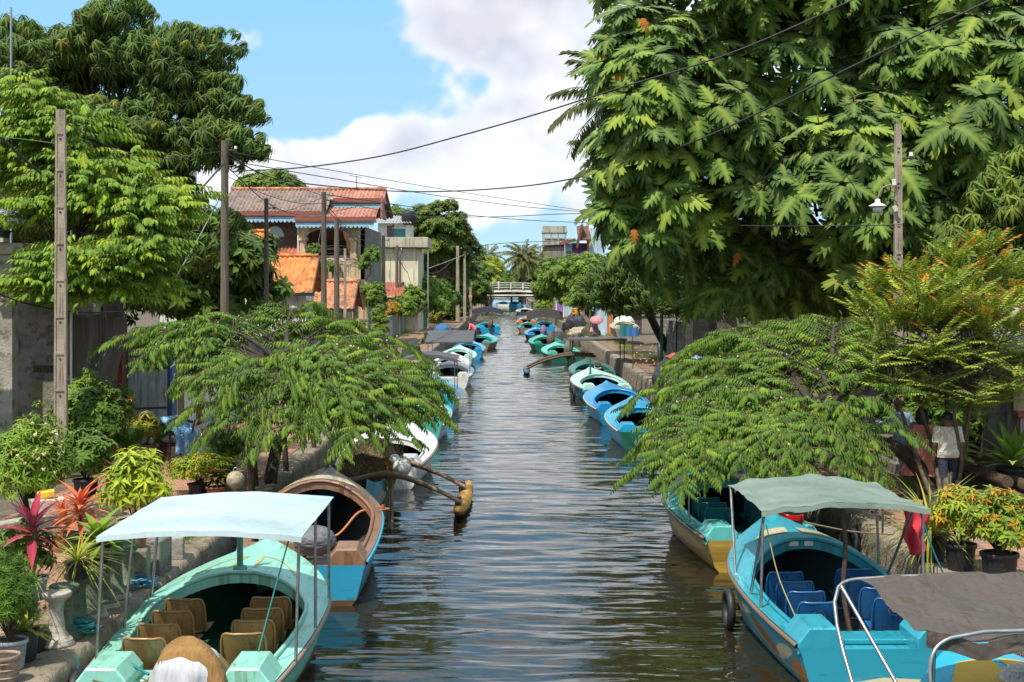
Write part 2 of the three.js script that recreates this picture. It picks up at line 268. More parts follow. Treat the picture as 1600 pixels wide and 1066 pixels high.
// clay tile roof: every tile has its own roll and the lower edge of each course stands proud
function tiled(w, run, hgt, tw = .24, th = .3, seed = 1, amp = .035) {
  const len = Math.hypot(run, hgt), rows = Math.round(len / th), cols = Math.round(w / tw), cu = cols * 6, rng = rngOf(seed), j = Array.from({ length: rows }, () => rng());
  return grid(cu, rows * 3 - 1, (u, v) => {
    const k = Math.round(v * (rows * 3 - 1)), r = Math.floor(k / 3), q = [0, .96, 1][k % 3], s = (r + q) / rows, ph = u * cols * Math.PI * 2, lift = q === 1 ? 0 : q * .05, jit = (hash2(Math.floor(u * cols), r, seed) - .5) * .018;
    return [u * w, hgt * (1 - s) + amp * Math.sin(ph) + .02 * Math.sin(ph * 2 + 1) + lift + jit, run * s];
  }, (u, v) => [u * w, v * len]);
}
function valance(w, h, pitch = .28) { const pts = [[0, h]]; const n = Math.round(w / pitch); pts.push([0, h * .4]); for (let i = 0; i < n; i++) { const a = i / n * w, p = w / n; pts.push([a + p * .2, h * .15], [a + p * .5, 0], [a + p * .8, h * .15], [a + p, h * .4]); } pts.push([w, h]); return prism(pts, .03); }
function archWall(w, h, ax0, ax1, spring, top, base, depth) {
  const s = new THREE.Shape([new THREE.Vector2(0, 0), new THREE.Vector2(w, 0), new THREE.Vector2(w, h), new THREE.Vector2(0, h)]), p = new THREE.Path(); p.moveTo(ax0, base); p.lineTo(ax0, spring);
  for (let i = 1; i <= 14; i++) { const a = Math.PI * (1 - i / 14); p.lineTo((ax0 + ax1) / 2 + Math.cos(a) * (ax1 - ax0) / 2, spring + Math.pow(Math.sin(a), .75) * (top - spring)); }
  p.lineTo(ax1, base); p.closePath(); s.holes.push(p); return plain(new THREE.ExtrudeGeometry(s, { depth, bevelEnabled: false }));
}
const BM = {
  cream: mat([.62, .47, .30], .85, { tx: 'streak', s: 4 }), creamPale: mat([.66, .60, .44], .85, { tx: 'streak', s: 5 }), pebble: mat([.20, .165, .14], .95, { tx: 'soil', s: .8, b: 'bFine', bs: .02, bsize: .3 }),
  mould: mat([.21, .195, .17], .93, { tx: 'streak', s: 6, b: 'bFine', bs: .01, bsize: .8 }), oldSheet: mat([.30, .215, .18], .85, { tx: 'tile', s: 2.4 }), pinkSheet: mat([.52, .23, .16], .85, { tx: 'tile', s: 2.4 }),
  fascia: mat([.30, .075, .05], .6, { tx: 'mottle', s: 1.5 }), trim: mat([.30, .52, .64], .65, { tx: 'mottle', s: .8 }), orange: mat([.78, .26, .065], .8, { tx: 'tile', s: 3.2 }), pinkTile: mat([.60, .25, .125], .85, { tx: 'tile', s: 2.6 }), redTile: mat([.42, .13, .07], .85, { tx: 'tile', s: 2.6 }),
  whiteW: mat([.70, .69, .65], .8, { tx: 'streak', s: 5 }), glass: mat([.05, .07, .08], .08), dark: mat([.035, .03, .026], .9), paleGlass: mat([.32, .46, .50], .15), teal: mat([.02, .15, .17], .5), grey: mat([.36, .36, .35], .8, { tx: 'mottle', s: 3 }),
  purple: mat([.36, .12, .36], .8, { tx: 'streak', s: 4 }), paleBlue: mat([.45, .60, .72], .8, { tx: 'streak', s: 4 }), greyGreen: mat([.17, .20, .15], .8, { tx: 'streak', s: 3 }), green: mat([.04, .16, .085], .6, { tx: 'mottle', s: 1.3 }), tan: mat([.45, .34, .21], .85, { tx: 'streak', s: 4 }),
  brownWood: mat([.19, .085, .045], .75, { tx: 'wood', s: .5, sy: 2 }), tealGlass: mat([.10, .40, .38], .3), orangeW: mat([.50, .20, .08], .85, { tx: 'streak', s: 3 }), blueP: mat([.08, .16, .52], .7, { tx: 'streak', s: 2 }),
};
{ // the villa with scalloped trim
  const D = 94, x0 = X(352, D), xr = -9.5, h = thing('villa', 'two storey cream villa with corrugated roof, blue scalloped eaves and arched balcony', 'house', [xr, PY, -D]);
  const lx = (px, d = D) => X(px, d) - xr, ly = (py, d = D) => Y(py, d) - PY;
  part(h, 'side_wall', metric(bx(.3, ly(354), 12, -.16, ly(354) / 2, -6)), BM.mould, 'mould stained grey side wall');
  part(h, 'wall', metric(merge([bx(lx(570) - lx(352) - .4, ly(440), .3, (lx(352) + lx(568)) / 2, ly(440) / 2, -.6), bx(lx(466) - lx(352), ly(340) - ly(440), .3, (lx(352) + lx(466)) / 2, (ly(340) + ly(440)) / 2, -1.2)])), BM.pebble);
  const ax = lx(467), aw = lx(570) - ax;
  part(h, 'arch_wall', metric(put(archWall(aw, ly(353) - ly(437), lx(478) - ax, lx(549) - ax, ly(374) - ly(437), ly(356) - ly(437), ly(404) - ly(437) + .2, .3), ax, ly(437), -.3)), BM.cream);
  part(h, 'arch_moulding', tube(Array.from({ length: 15 }, (_, i) => { const a = Math.PI * (1 - i / 14), c = (lx(478) + lx(549)) / 2, r = (lx(549) - lx(478)) / 2; return [c + Math.cos(a) * r, ly(374) + Math.pow(Math.sin(a), .75) * (ly(356) - ly(374)), .06]; }), .09, 6), BM.grey);
  part(h, 'balcony_room', merge([bx(aw, ly(353) - ly(437), .1, ax + aw / 2, (ly(353) + ly(437)) / 2, -2.8), bx(aw, .1, 2.5, ax + aw / 2, ly(438), -1.6)]), BM.brownWood);
  part(h, 'balcony_door', merge([bx(1.7, 2.3, .06, lx(513), ly(404) + .2, -2.7)]), BM.dark);
  part(h, 'column', merge([bx(.42, ly(374) - ly(404), .42, lx(553), (ly(374) + ly(404)) / 2, .02), bx(.6, .18, .6, lx(553), ly(374), .02)]), BM.cream);
  part(h, 'column', merge([bx(.42, ly(374) - ly(404), .42, lx(474), (ly(374) + ly(404)) / 2, .02), bx(.6, .18, .6, lx(474), ly(374), .02)]), BM.cream);
  const bal = part(h, 'balcony', metric(merge([bx(lx(563) - lx(486), .25, 1.6, (lx(563) + lx(486)) / 2, ly(439), .5), bx(.8, 1.25, .18, lx(531), ly(420), 1.2), bx(.5, 1.25, .18, lx(557), ly(420), 1.2), bx(.7, 1.25, .18, lx(508), ly(420), 1.2), bx(lx(563) - lx(486), .14, .22, (lx(563) + lx(486)) / 2, ly(403) - .4, 1.2)])), BM.cream);
  for (const px of [544, 494]) { const l = []; for (let i = -2; i <= 2; i++) l.push(cyl(.03, .03, 1.0, lx(px) + i * .14, ly(420), 1.2, 6)); for (let k = 0; k < 3; k++) l.push(put(plain(new THREE.TorusGeometry(.16, .025, 5, 12)), lx(px), ly(420) - .32 + k * .32, 1.2)); part(bal, 'grille', merge(l), BM.grey); }
  part(bal, 'handrail', merge([cyl(.05, .05, lx(563) - lx(486), (lx(563) + lx(486)) / 2, ly(403) - .1, 1.2, 8, 0, 0, Math.PI / 2)]), BM.grey);
  // roofs
  const rw = lx(512) - lx(345); part(h, 'roof', put(corrugated(rw, 4, ly(297, 98) - ly(331)), lx(345), ly(331), -3.4), BM.oldSheet, 'weathered grey brown corrugated roof');
  const rw2 = lx(597) - lx(511); part(h, 'roof', put(corrugated(rw2, 1.4, ly(297, 98) - ly(308)), lx(511), ly(308), -3.4), BM.pinkSheet, 'pink upper strip of corrugated roof');
  part(h, 'roof', put(corrugated(lx(589) - lx(511), 2.3, ly(323) - ly(341)), lx(511), ly(341), -1.2), BM.pinkSheet, 'pink lower roof over the balcony');
  part(h, 'ridge', tube([[lx(345), ly(297, 98) + .04, -3.4], [lx(597), ly(297, 98) + .04, -3.4]], .14, 6), BM.pinkTile);
  part(h, 'rear_roof', put(corrugated(lx(597) - lx(345), 6, ly(297, 98) - ly(331)), lx(345), ly(331), -3.4, 0, 0, 0, 1, 1, -1), BM.oldSheet);
  for (const [a, b, y, z] of [[365, 512, 334, .62], [511, 599, 310, -1.96], [464, 590, 343, 1.15]]) {
    part(h, 'fascia', bx(lx(b) - lx(a), .26, .08, (lx(a) + lx(b)) / 2, ly(y), z), BM.fascia);
    part(h, 'valance', put(valance(lx(b) - lx(a) - .2, .42), lx(a) + .05, ly(y) - .62, z - .12), BM.trim);
    part(h, 'soffit', bx(lx(b) - lx(a), .14, .5, (lx(a) + lx(b)) / 2, ly(y) - .18, z - .34), BM.whiteW);
  }
  part(h, 'gable_end', put(prism([[0, 0], [3.6, 0], [.4, 1.5]], .12), lx(595), ly(341), .4, 0, Math.PI / 2, 0), BM.fascia);
  // arched fanlight and the timber windows below
  const fw = part(h, 'fanlight', put(prism(Array.from({ length: 13 }, (_, i) => [Math.cos(i / 12 * Math.PI) * .62, Math.sin(i / 12 * Math.PI) * .75]), .06), lx(426), ly(370), -1.02), BM.paleGlass);
  part(fw, 'frame', merge([tube(Array.from({ length: 13 }, (_, i) => [Math.cos(i / 12 * Math.PI) * .66, Math.sin(i / 12 * Math.PI) * .79, .08]), .05, 5), ...[.25, .5, .75].map((a) => bx(.05, .7, .05, Math.cos(a * Math.PI) * .35, Math.sin(a * Math.PI) * .38, .08, 0, 0, a * Math.PI - Math.PI / 2))]), BM.whiteW);
  for (let i = 0; i < 4; i++) { const wx = lx(421 + i * 12); const w = part(h, 'window', bx(.34, .9, .06, wx, ly(383), -1.0), BM.glass); part(w, 'frame', merge([bx(.09, 1.15, .1, wx - .21, ly(383), -.98), bx(.09, 1.15, .1, wx + .21, ly(383), -.98), bx(.5, .1, .1, wx, ly(383) + .53, -.975), bx(.5, .1, .1, wx, ly(383) - .53, -.975)]), BM.brownWood); }
  part(h, 'lower_porch_roof', put(tiled(3.4, 1.4, .9, .24, .3, 4), lx(410), ly(405), -.6), BM.redTile, 'small dark red tiled porch roof');
  part(h, 'aerial', merge([cyl(.025, .025, 1.2, lx(549), ly(297) + .6, -3.2, 5), cyl(.02, .02, .9, lx(548), ly(297) + 1.15, -3.2, 5, 0, 0, 1.4)]), MT.darkSteel);
  part(h, 'ground_floor_wall', metric(merge([bx(1.2, ly(440), .3, lx(562), ly(440) / 2, .6), bx(.3, ly(440), .3, lx(551), ly(440) / 2, 1.1)])), BM.cream);
  part(h, 'downpipe', cyl(.06, .06, 2.4, lx(466), ly(378), .06, 8), BM.whiteW);
}
function gableHouse(name, label, xl, xr, D, ridgeY, eaveY, m, wallM, seed, side = 0) {      // roof face towards the eye, gable end on the right
  const a = X(xl, D), b = X(xr, D), w = b - a, e = Y(eaveY, D) - PY, hg = Y(ridgeY, D + 2.4) - Y(eaveY, D), h = thing(name, label, 'house', [a, PY, -D]), run = 2.6;
  part(h, 'roof', put(tiled(w, run, hg, .25, .31, seed), 0, e, -run), m);
  part(h, 'rear_roof', put(tiled(w, run, hg, .25, .31, seed + 1), 0, e, -run, 0, 0, 0, 1, 1, -1), m);
  part(h, 'ridge', tube(Array.from({ length: Math.round(w / .3) + 1 }, (_, i, A) => [i * .3 * w / (Math.round(w / .3) * .3), e + hg + .05 + (i % 2) * .02, -run]), .12, 6, .12, false), m);
  part(h, 'wall', metric(merge([bx(w - .7, e - .15, .2, w / 2, e / 2, -.45), put(prism([[-run + .45, 0], [run - .45, 0], [run - .45, e - .15], [0, e + hg - .45], [-run + .45, e - .15]], .2), w - .75, 0, -run, 0, Math.PI / 2, 0)])), wallM);
  part(h, 'barge_board', merge([bx(.06, .2, Math.hypot(run, hg), w + .03, e + hg / 2 - .08, -run / 2, Math.atan2(hg, run), 0, 0), bx(.06, .2, Math.hypot(run, hg), w + .03, e + hg / 2 - .08, -run * 1.5, -Math.atan2(hg, run), 0, 0)]), BM.brownWood);
  part(h, 'gutter', merge([bx(w + .3, .16, .16, w / 2, e - .1, .1)]), MT.black);
  return h;
}
gableHouse('cottage', 'small house under a bright orange clay tile roof, beside the left wooden pole', 384, 487, 72, 401, 457, BM.orange, BM.whiteW, 3);
gableHouse('cottage', 'lower house with mottled pinkish tile roof, in front of the villa balcony', 452, 551, 79, 441, 482, BM.pinkTile, BM.tan, 8);
gableHouse('cottage', 'orange roofed house half hidden behind the dark mango tree', 330, 412, 84, 362, 432, BM.orange, BM.whiteW, 12);
gableHouse('cottage', 'house with a red tile roof glimpsed through the mango crown', 240, 296, 96, 226, 246, BM.redTile, BM.whiteW, 15);
{ // white upper house with mouldy slab behind the villa
  const D = 125, h = thing('flat_roofed_house', 'pale flat roofed house with mould stained concrete slab, right of the villa', 'house', [X(640, D), PY, -D]), lx = (p) => X(p, D) - X(640, D), ly = (p) => Y(p, D) - PY;
  part(h, 'wall', metric(bx(lx(653) - lx(585), ly(388), 8, (lx(653) + lx(585)) / 2, ly(388) / 2, -4.2)), BM.creamPale);
  part(h, 'slab', metric(bx(lx(669) - lx(590), ly(371) - ly(387), 6, (lx(669) + lx(590)) / 2, (ly(371) + ly(387)) / 2, -2.6, 0, 0, 0, .05)), mat([.46, .43, .33], .9, { tx: 'streak', s: 2.2, b: 'bFine', bs: .02, bsize: 1 }));
  part(h, 'upper_wall', metric(bx(lx(636) - lx(585), ly(346) - ly(371), 5, (lx(636) + lx(585)) / 2, (ly(346) + ly(371)) / 2, -6)), BM.whiteW);
  part(h, 'roof', put(corrugated(lx(640) - lx(580), 5.5, .9), lx(580), ly(346), -8.2), BM.grey);
  const w = part(h, 'window', bx(1.1, .95, .08, lx(619), ly(363), -3.44), BM.teal); for (const k of [.52, -.52]) part(w, 'frame_rail', bx(1.3, .1, .12, lx(619), ly(363) + k, -3.42), BM.whiteW);
  const w2 = part(h, 'window', bx(.5, 1.2, .08, lx(604), ly(361), -3.44), BM.glass); part(w2, 'frame', bx(.1, 1.3, .12, lx(604) + .3, ly(361), -3.42), BM.brownWood);
  part(h, 'water_tank', put(lathe([[0, 0], [.7, 0], [.7, 1.1], [.5, 1.3], [0, 1.35]], 16), lx(634), ly(349), -4), MT.black);
  part(h, 'downpipe', cyl(.05, .05, ly(385) - .5, lx(669), ly(385) / 2, .2, 8), BM.grey);
}
{
  const D = 118, h = thing('bungalow', 'low bungalow with red tile roof behind the garden hedge, left bank', 'house', [X(598, D), PY, -D]);
  part(h, 'roof', put(tiled(2.6, 2.5, 1.2, .25, .3, 20), -.9, Y(463, D) - PY, -2), BM.redTile);
  part(h, 'wall', metric(bx(2, Y(465, D) - PY, 2, .2, (Y(465, D) - PY) / 2, -1.3)), BM.tan);
  for (const x of [-.5, 1.4]) part(h, 'porch_post', bx(.18, Y(465, D) - PY, .18, x, (Y(465, D) - PY) / 2, .3), BM.whiteW);
}
// ---- walls and gates along the left path
function wallRun(name, label, cat, a, b, h, t, m, cap) { const L = Math.hypot(b[0] - a[0], b[1] - a[1]), o = thing(name, label, cat, [a[0], PY, -a[1]], Math.atan2(b[1] - a[1], b[0] - a[0])); part(o, 'panel', metric(bx(L, h, t, L / 2, h / 2, 0, 0, 0, 0, .02)), m); if (cap) part(o, 'coping', metric(bx(L + .1, .1, t + .12, L / 2, h + .052, 0, 0, 0, 0, .02)), cap); return o; }
{
  const w = wallRun('boundary_wall', 'stained white wall beside the blue pillar on the left path', 'wall', [-9.0, 37.3], [-9.1, 45], 2.7, .2, BM.whiteW);
  wallRun('boundary_wall', 'dirty plastered wall with rubble at its foot, under the mango tree', 'wall', [-9.1, 45.4], [-9.3, 70], 2.2, .2, BM.mould);
  single('blue_pillar', metric(bx(.22, 3.0, .26, 0, 1.5, 0, 0, 0, 0, .02)), BM.blueP, 'blue painted pillar at the edge of the white wall', 'pillar', [-8.72, PY, -36.3]);
  single('brown_post', metric(bx(.14, 2.9, .14, 0, 1.45, 0, 0, 0, 0, .015)), BM.fascia, 'brown post against the white wall', 'post', [-8.86, PY, -40.5]);
  single('red_post', metric(merge([bx(.16, 3.1, .16, 0, 1.55, 0, 0, 0, 0, .015), bx(.2, .1, .2, 0, 2.4, 0)])), mat([.28, .045, .03], .6, { tx: 'mottle', s: .8 }), 'dark red post left of the grey sheet gate', 'post', [-9.42, PY, -34.2]);
  // grey sheet metal gate
  const g = thing('metal_gate', 'grey sheet metal gate in a black frame with open bars above', 'gate', [-9.3, PY, -34.4], .48);
  const sheet = mat([.33, .35, .36], .55, { tx: 'streak', s: 1.4, metal: .25 });
  for (let k = 0; k < 4; k++) for (const [y0, y1] of [[.06, 1.06], [1.1, 2.02]]) part(g, 'panel', metric(bx(.235, y1 - y0, .03, .14 + k * .243, (y0 + y1) / 2, 0, 0, 0, 0, .008)), sheet);
  part(g, 'frame', merge([bx(.05, 2.62, .05, 0, 1.31, 0), bx(.05, 2.62, .05, 1.02, 1.31, 0), bx(1.0, .05, .05, .51, 2.06, .002), bx(1.0, .05, .05, .51, 2.58, .002), bx(1.0, .05, .05, .51, 2.36, .002), bx(1, .04, .05, .51, 1.08, .012), bx(1, .04, .05, .51, .03, .002)]), MT.darkSteel);
  for (let k = 1; k < 5; k++) part(g, 'bar', cyl(.012, .012, .5, k * .2, 2.32, 0, 6), MT.darkSteel);
  const b = thing('plank_wall', 'weathered tan plank wall behind the grey gate', 'wall', [-9.9, PY, -36.3], .2);
  for (let k = 0; k < 9; k++) part(b, 'plank', metric(bx(.17, 2.9 - (k % 3) * .04, .03, k * .18, 1.45, (k % 2) * .012)), k % 3 ? BM.tan : MT.wood);
  wallRun('boundary_wall', 'pale mottled wall slab left of the red post', 'wall', [-10.9, 34.6], [-9.55, 34.3], 2.15, .16, MT.paleConcrete);
}
{ // concrete porch at the left edge
  const D = 34, h = thing('concrete_porch', 'grey concrete porch with flat slab roof at the left edge', 'building', [-12.0, PY, -D]);
  const sy = Y(389, D) - PY;
  part(h, 'roof_slab', metric(bx(4.4, .26, 4.2, -1.75, sy, -1.6, 0, 0, 0, .03)), MT.paleConcrete);
  part(h, 'pillar', metric(merge([bx(.42, sy - .13, .42, -.06, (sy - .13) / 2, .1, 0, 0, 0, .02), bx(.55, .5, .55, -.06, .25, .1, 0, 0, 0, .02)])), MT.concrete);
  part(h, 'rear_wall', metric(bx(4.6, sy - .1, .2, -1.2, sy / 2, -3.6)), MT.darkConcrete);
  part(h, 'low_wall', metric(bx(.8, 1.75, .3, .75, .88, -.6, 0, 0, 0, .04)), MT.mossy, 'mossy low wall under the slab');
  part(h, 'beam', metric(bx(1.6, .18, .2, .9, 2.0, -1.4)), MT.darkWood);
  const lean = part(h, 'lean_to_roof', put(corrugated(2.4, 1.2, .35, .1, .018), -1.9, Y(487, 32.6) - PY, 1.4), mat([.30, .24, .2], .85, { tx: 'tile', s: 1.2 }), 'small corrugated lean to roof'); part(lean, 'gutter', tube([[-1.9, Y(490, 32.6) - PY - .09, 2.66], [.55, Y(490, 32.6) - PY - .11, 2.66]], .1, 8), BM.whiteW);
  single('potted_shelf', metric(bx(.9, .1, .4, 0, .05, 0)), MT.paleConcrete, 'concrete ledge on the porch roof edge', 'ledge', [-12.2, PY + sy + .13, -33]);
}
{ // white conduit pipes and a tall grey mast at the left edge
  single('mast', merge([cyl(.03, .035, 12, 0, 6, 0, 8), bx(.5, .05, .3, -.12, 8.2, 0), bx(.7, .06, .06, -.3, 5.1, 0)]), mat([.30, .31, .33], .5, { metal: .5 }), 'thin grey steel mast rising at the left edge', 'mast', [X(17, 40), PY, -40]);
  single('conduit_pipe', merge([cyl(.03, .03, 5.4, 0, 2.7, 0, 8)]), BM.whiteW, 'thin white pipe beside the near concrete pole', 'pipe', [X(111, 33.4), PY, -33.4]);
}
// right bank
{ // block wall by the grass
  const w = thing('block_wall', 'grey concrete block wall with pier above the grass, right bank', 'wall', [X(1030, 80), PY, -80]), L1 = Math.hypot(X(1077, 72) - X(1030, 80), 8), a1 = Math.atan2(-8, X(1077, 72) - X(1030, 80)), rng = rngOf(71);
  const ms = [[.40, .37, .32], [.34, .31, .27], [.46, .43, .38], [.30, .26, .21]].map((c) => mat(c, .92, { tx: 'concrete', s: 1.1, b: 'bFine', bs: .012, bsize: .4 })), blk = metric(bx(.39, .19, .2, 0, 0, 0, 0, 0, 0, .01));
  const run = (ox, oz, ang, L, rows) => { for (let r = 0; r < rows; r++) for (let s = (r % 2) * .2; s < L - .1; s += .4) { const b = part(w, 'block', blk, ms[Math.floor(rng() * 4)]); b.position.set(ox + Math.cos(ang) * (s + .2), .1 + r * .2, oz - Math.sin(ang) * (s + .2)); b.rotation.y = ang; b.position.x += (rng() - .5) * .012; } part(w, 'mortar', metric(bx(L, rows * .2, .17, ox + Math.cos(ang) * L / 2, rows * .1, oz - Math.sin(ang) * L / 2, 0, ang, 0)), MT.darkConcrete); };
  run(0, 0, a1, L1, 11); run(X(1077, 72) - X(1030, 80), 8, 0, 3.0, 12);
  part(w, 'pier', metric(bx(.34, 2.5, .34, X(1077, 72) - X(1030, 80), 1.25, 8.05, 0, 0, 0, .02)), MT.paleConcrete);
  single('green_post', metric(bx(.16, 2.9, .16, 0, 1.45, 0, 0, 0, 0, .015)), BM.green, 'green painted post in front of the block wall', 'post', [X(1034, 74), PY, -74]);
  wallRun('boundary_wall', 'dark stained wall behind the right low tree', 'wall', [10.5, 71.5], [12.6, 45], 2.6, .2, MT.darkConcrete);
  single('wall_pipe', cyl(.03, .03, 2.6, 0, 1.3, 0, 6), MT.darkSteel, 'thin dark pipe against the block wall', 'pipe', [X(1057, 74.5), PY, -74.5]);
}
{ // right edge house with eave
  const D = 28.5, h = thing('wayside_house', 'house corner with corrugated eave and timber window at the right edge', 'house', [X(1577, D), PY, -D]), e = Y(552, D) - PY;
  part(h, 'wall', metric(bx(4, Y(652, D) - PY, .2, 2.2, (Y(652, D) - PY) / 2, 0)), mat([.55, .45, .45], .85, { tx: 'streak', s: 2 }));
  part(h, 'sill', bx(4.1, .1, .34, 2.15, Y(647, D) - PY, .06, 0, 0, 0, .01), BM.fascia);
  part(h, 'roof', put(corrugated(4.5, 3, 1.0, .12, .02), -.1, e, -2.7), mat([.36, .31, .26], .85, { tx: 'tile', s: 1.4 })); part(h, 'gutter', tube([[-.15, e - .08, .36], [4, e - .08, .36]], .1, 8), mat([.20, .22, .25], .5));
  for (let k = 0; k < 9; k++) part(h, 'plank', metric(bx(.22, e - (Y(645, D) - PY) - .1, .05, .2 + k * .23, (e + Y(645, D) - PY) / 2, (k % 2) * .015)), k ? MT.darkWood : BM.tan);
  part(h, 'side_wall', metric(bx(.2, e, 5, .12, e / 2, -2.65)), MT.darkConcrete);
}
{ // far right: concrete tower, purple house, pale blue house
  const D = 330, t = thing('concrete_tower', 'weathered grey concrete tower block above the far trees', 'building', [X(867, D), PY, -D]), ly = (p) => Y(p, D) - PY, w = X(886, D) - X(849, D), mm = mat([.40, .37, .31], .9, { tx: 'streak', s: 9 });
  part(t, 'wall', metric(bx(w, ly(353), 6, 0, ly(353) / 2, -3)), mm);
  part(t, 'cornice', metric(bx(w + .4, .5, 6.4, 0, ly(362), -3)), mm);
  for (let k = 0; k < 3; k++) { const wd = part(t, 'window', bx(w * .24, .9, .2, (k - 1) * w * .3, ly(369), .02), BM.paleGlass); part(wd, 'sill', bx(w * .26, .15, .3, (k - 1) * w * .3, ly(369) - .53, .05), BM.grey); }
  part(t, 'lean_to', metric(bx(w * 1.05, ly(386), 4, 0, ly(386) / 2, 2.1)), BM.mould); part(t, 'lean_to_roof', bx(w * 1.2, .25, 5, .2, ly(384), 2.2, 0, 0, .05), MT.black); part(t, 'glass_block', bx(2.2, ly(366) - 2, 3, w / 2 + 1.2, ly(366) / 2, -2), BM.tealGlass);
}
{
  const D = 190, h = thing('purple_house', 'purple and pale blue house with steep overhanging brown eaves, far right bank', 'house', [X(893, D), PY, -D]), ly = (p) => Y(p, D) - PY, lx = (p) => X(p, D) - X(893, D);
  part(h, 'pale_wall', metric(bx(lx(894) - lx(884), ly(381), 5, (lx(894) + lx(884)) / 2, ly(381) / 2, -2)), BM.paleBlue);
  part(h, 'purple_wall', metric(bx(lx(917) - lx(894), ly(380), 5, (lx(917) + lx(894)) / 2, ly(380) / 2, -2.6)), BM.purple);
  part(h, 'gable_roof', put(prism([[0, 0], [.25, 0], [lx(906) - lx(898) + .25, ly(352) - ly(388)], [lx(906) - lx(898), ly(352) - ly(388)]], 4), lx(899), ly(388), -1), BM.brownWood);
  part(h, 'eave', metric(put(bx(lx(921) - lx(902), .2, 4, 0, 0, 0, .5, 0, 0), lx(911), ly(365), 1)), BM.brownWood); part(h, 'red_eave', bx(lx(899) - lx(875), .35, 3, (lx(899) + lx(875)) / 2, ly(378), 0, 0, 0, .28), BM.fascia);
  part(h, 'upper_wall', metric(bx(lx(945) - lx(919), ly(357), 5, (lx(945) + lx(919)) / 2, ly(357) / 2, -1.5)), BM.paleBlue); part(h, 'corner_post', bx(.35, ly(360), .35, lx(918), ly(360) / 2, 1.2), BM.orangeW);
  part(h, 'balcony', metric(bx(lx(914) - lx(895), 1.0, .3, (lx(914) + lx(895)) / 2, ly(402), .2)), BM.whiteW);
  for (const p of [886.5, 891]) part(h, 'window', bx(.3, 1.6, .1, lx(p), ly(402), .55), BM.glass);
  const D2 = 116, q = thing('blue_hut', 'pale blue hut beside the umbrella carrier, orange door frame', 'hut', [X(941, D2), PY, -D2]);
  part(q, 'wall', metric(bx(.8, 2.5, 3, 0, 1.25, -1.5)), BM.paleBlue); part(q, 'door_frame', bx(.45, 2.3, .4, .65, 1.15, -.2), BM.orangeW); part(q, 'dark_wall', metric(bx(2.4, 2.4, .2, 2.1, 1.2, -.5)), MT.darkWood); part(q, 'roof', put(corrugated(4.6, 3.2, .5), -.6, 2.45, -3), BM.oldSheet);
  const D3 = 182, v = thing('violet_gate', 'small violet gate in the right bank hedge', 'gate', [X(875, D3), PY, -D3]); for (let k = 0; k < 3; k++) part(v, 'panel', bx(.24, 1.9, .05, -.26 + k * .26, .95, 0), mat([.24, .12, .42], .7)); part(v, 'post', bx(.14, 2.1, .14, .48, 1.05, 0), BM.whiteW); part(v, 'post', bx(.14, 2.1, .14, -.48, 1.05, 0), BM.whiteW);
}
{ // left bank fences beyond the villa
  wallRun('garden_wall', 'grey green panelled garden wall along the left path', 'wall', [-9.25, 108], [-9.0, 136], 1.6, .15, BM.greyGreen, BM.greyGreen);
  const g = thing('green_gate', 'tall green sheet gate beyond the garden wall', 'gate', [-8.95, PY, -137.5], 1.2); for (let k = 0; k < 5; k++) part(g, 'panel', bx(.55, 2.5, .05, .3 + k * .57, 1.25, (k % 2) * .02), BM.green); part(g, 'cap', bx(3.2, .16, .3, 1.5, 2.62, 0), BM.tan);
  const pk = thing('picket_fence', 'white picket fence before the garden wall', 'fence', [-9.3, PY, -101], 1.45); for (let k = 0; k < 12; k++) part(pk, 'picket', bx(.12, 1.5, .03, k * .45, .75, 0), BM.whiteW); part(pk, 'rail', bx(5.2, .08, .04, 2.5, 1.1, -.04), BM.whiteW);
  const gp = thing('gate_pillar', 'cream gate pillar with mould stain below the villa', 'pillar', [X(567, 88), PY, -88]); part(gp, 'shaft', metric(bx(.62, 1.9, .62, 0, .95, 0, 0, 0, 0, .02)), BM.cream); part(gp, 'cap', metric(bx(.74, .14, .74, 0, 1.96, 0, 0, 0, 0, .02)), MT.mossy);
  const bg = thing('blue_gate', 'blue sheet gate below the villa wall', 'gate', [X(552, 86), PY, -86]); for (let k = 0; k < 3; k++) part(bg, 'panel', bx(.24, 1.1, .04, -.25 + k * .25, .6, 0), mat([.03, .14, .38], .6)); part(bg, 'upper_panel', bx(.78, .75, .05, 0, 1.6, 0), mat([.48, .46, .14], .7));
  wallRun('garden_wall', 'white garden wall far along the left bank', 'wall', [-8.8, 150], [-8.4, 172], 1.9, .2, BM.whiteW); wallRun('garden_wall', 'brown wall farthest along the left bank', 'wall', [-8.3, 176], [-6.8, 222], 1.8, .2, BM.tan);
}
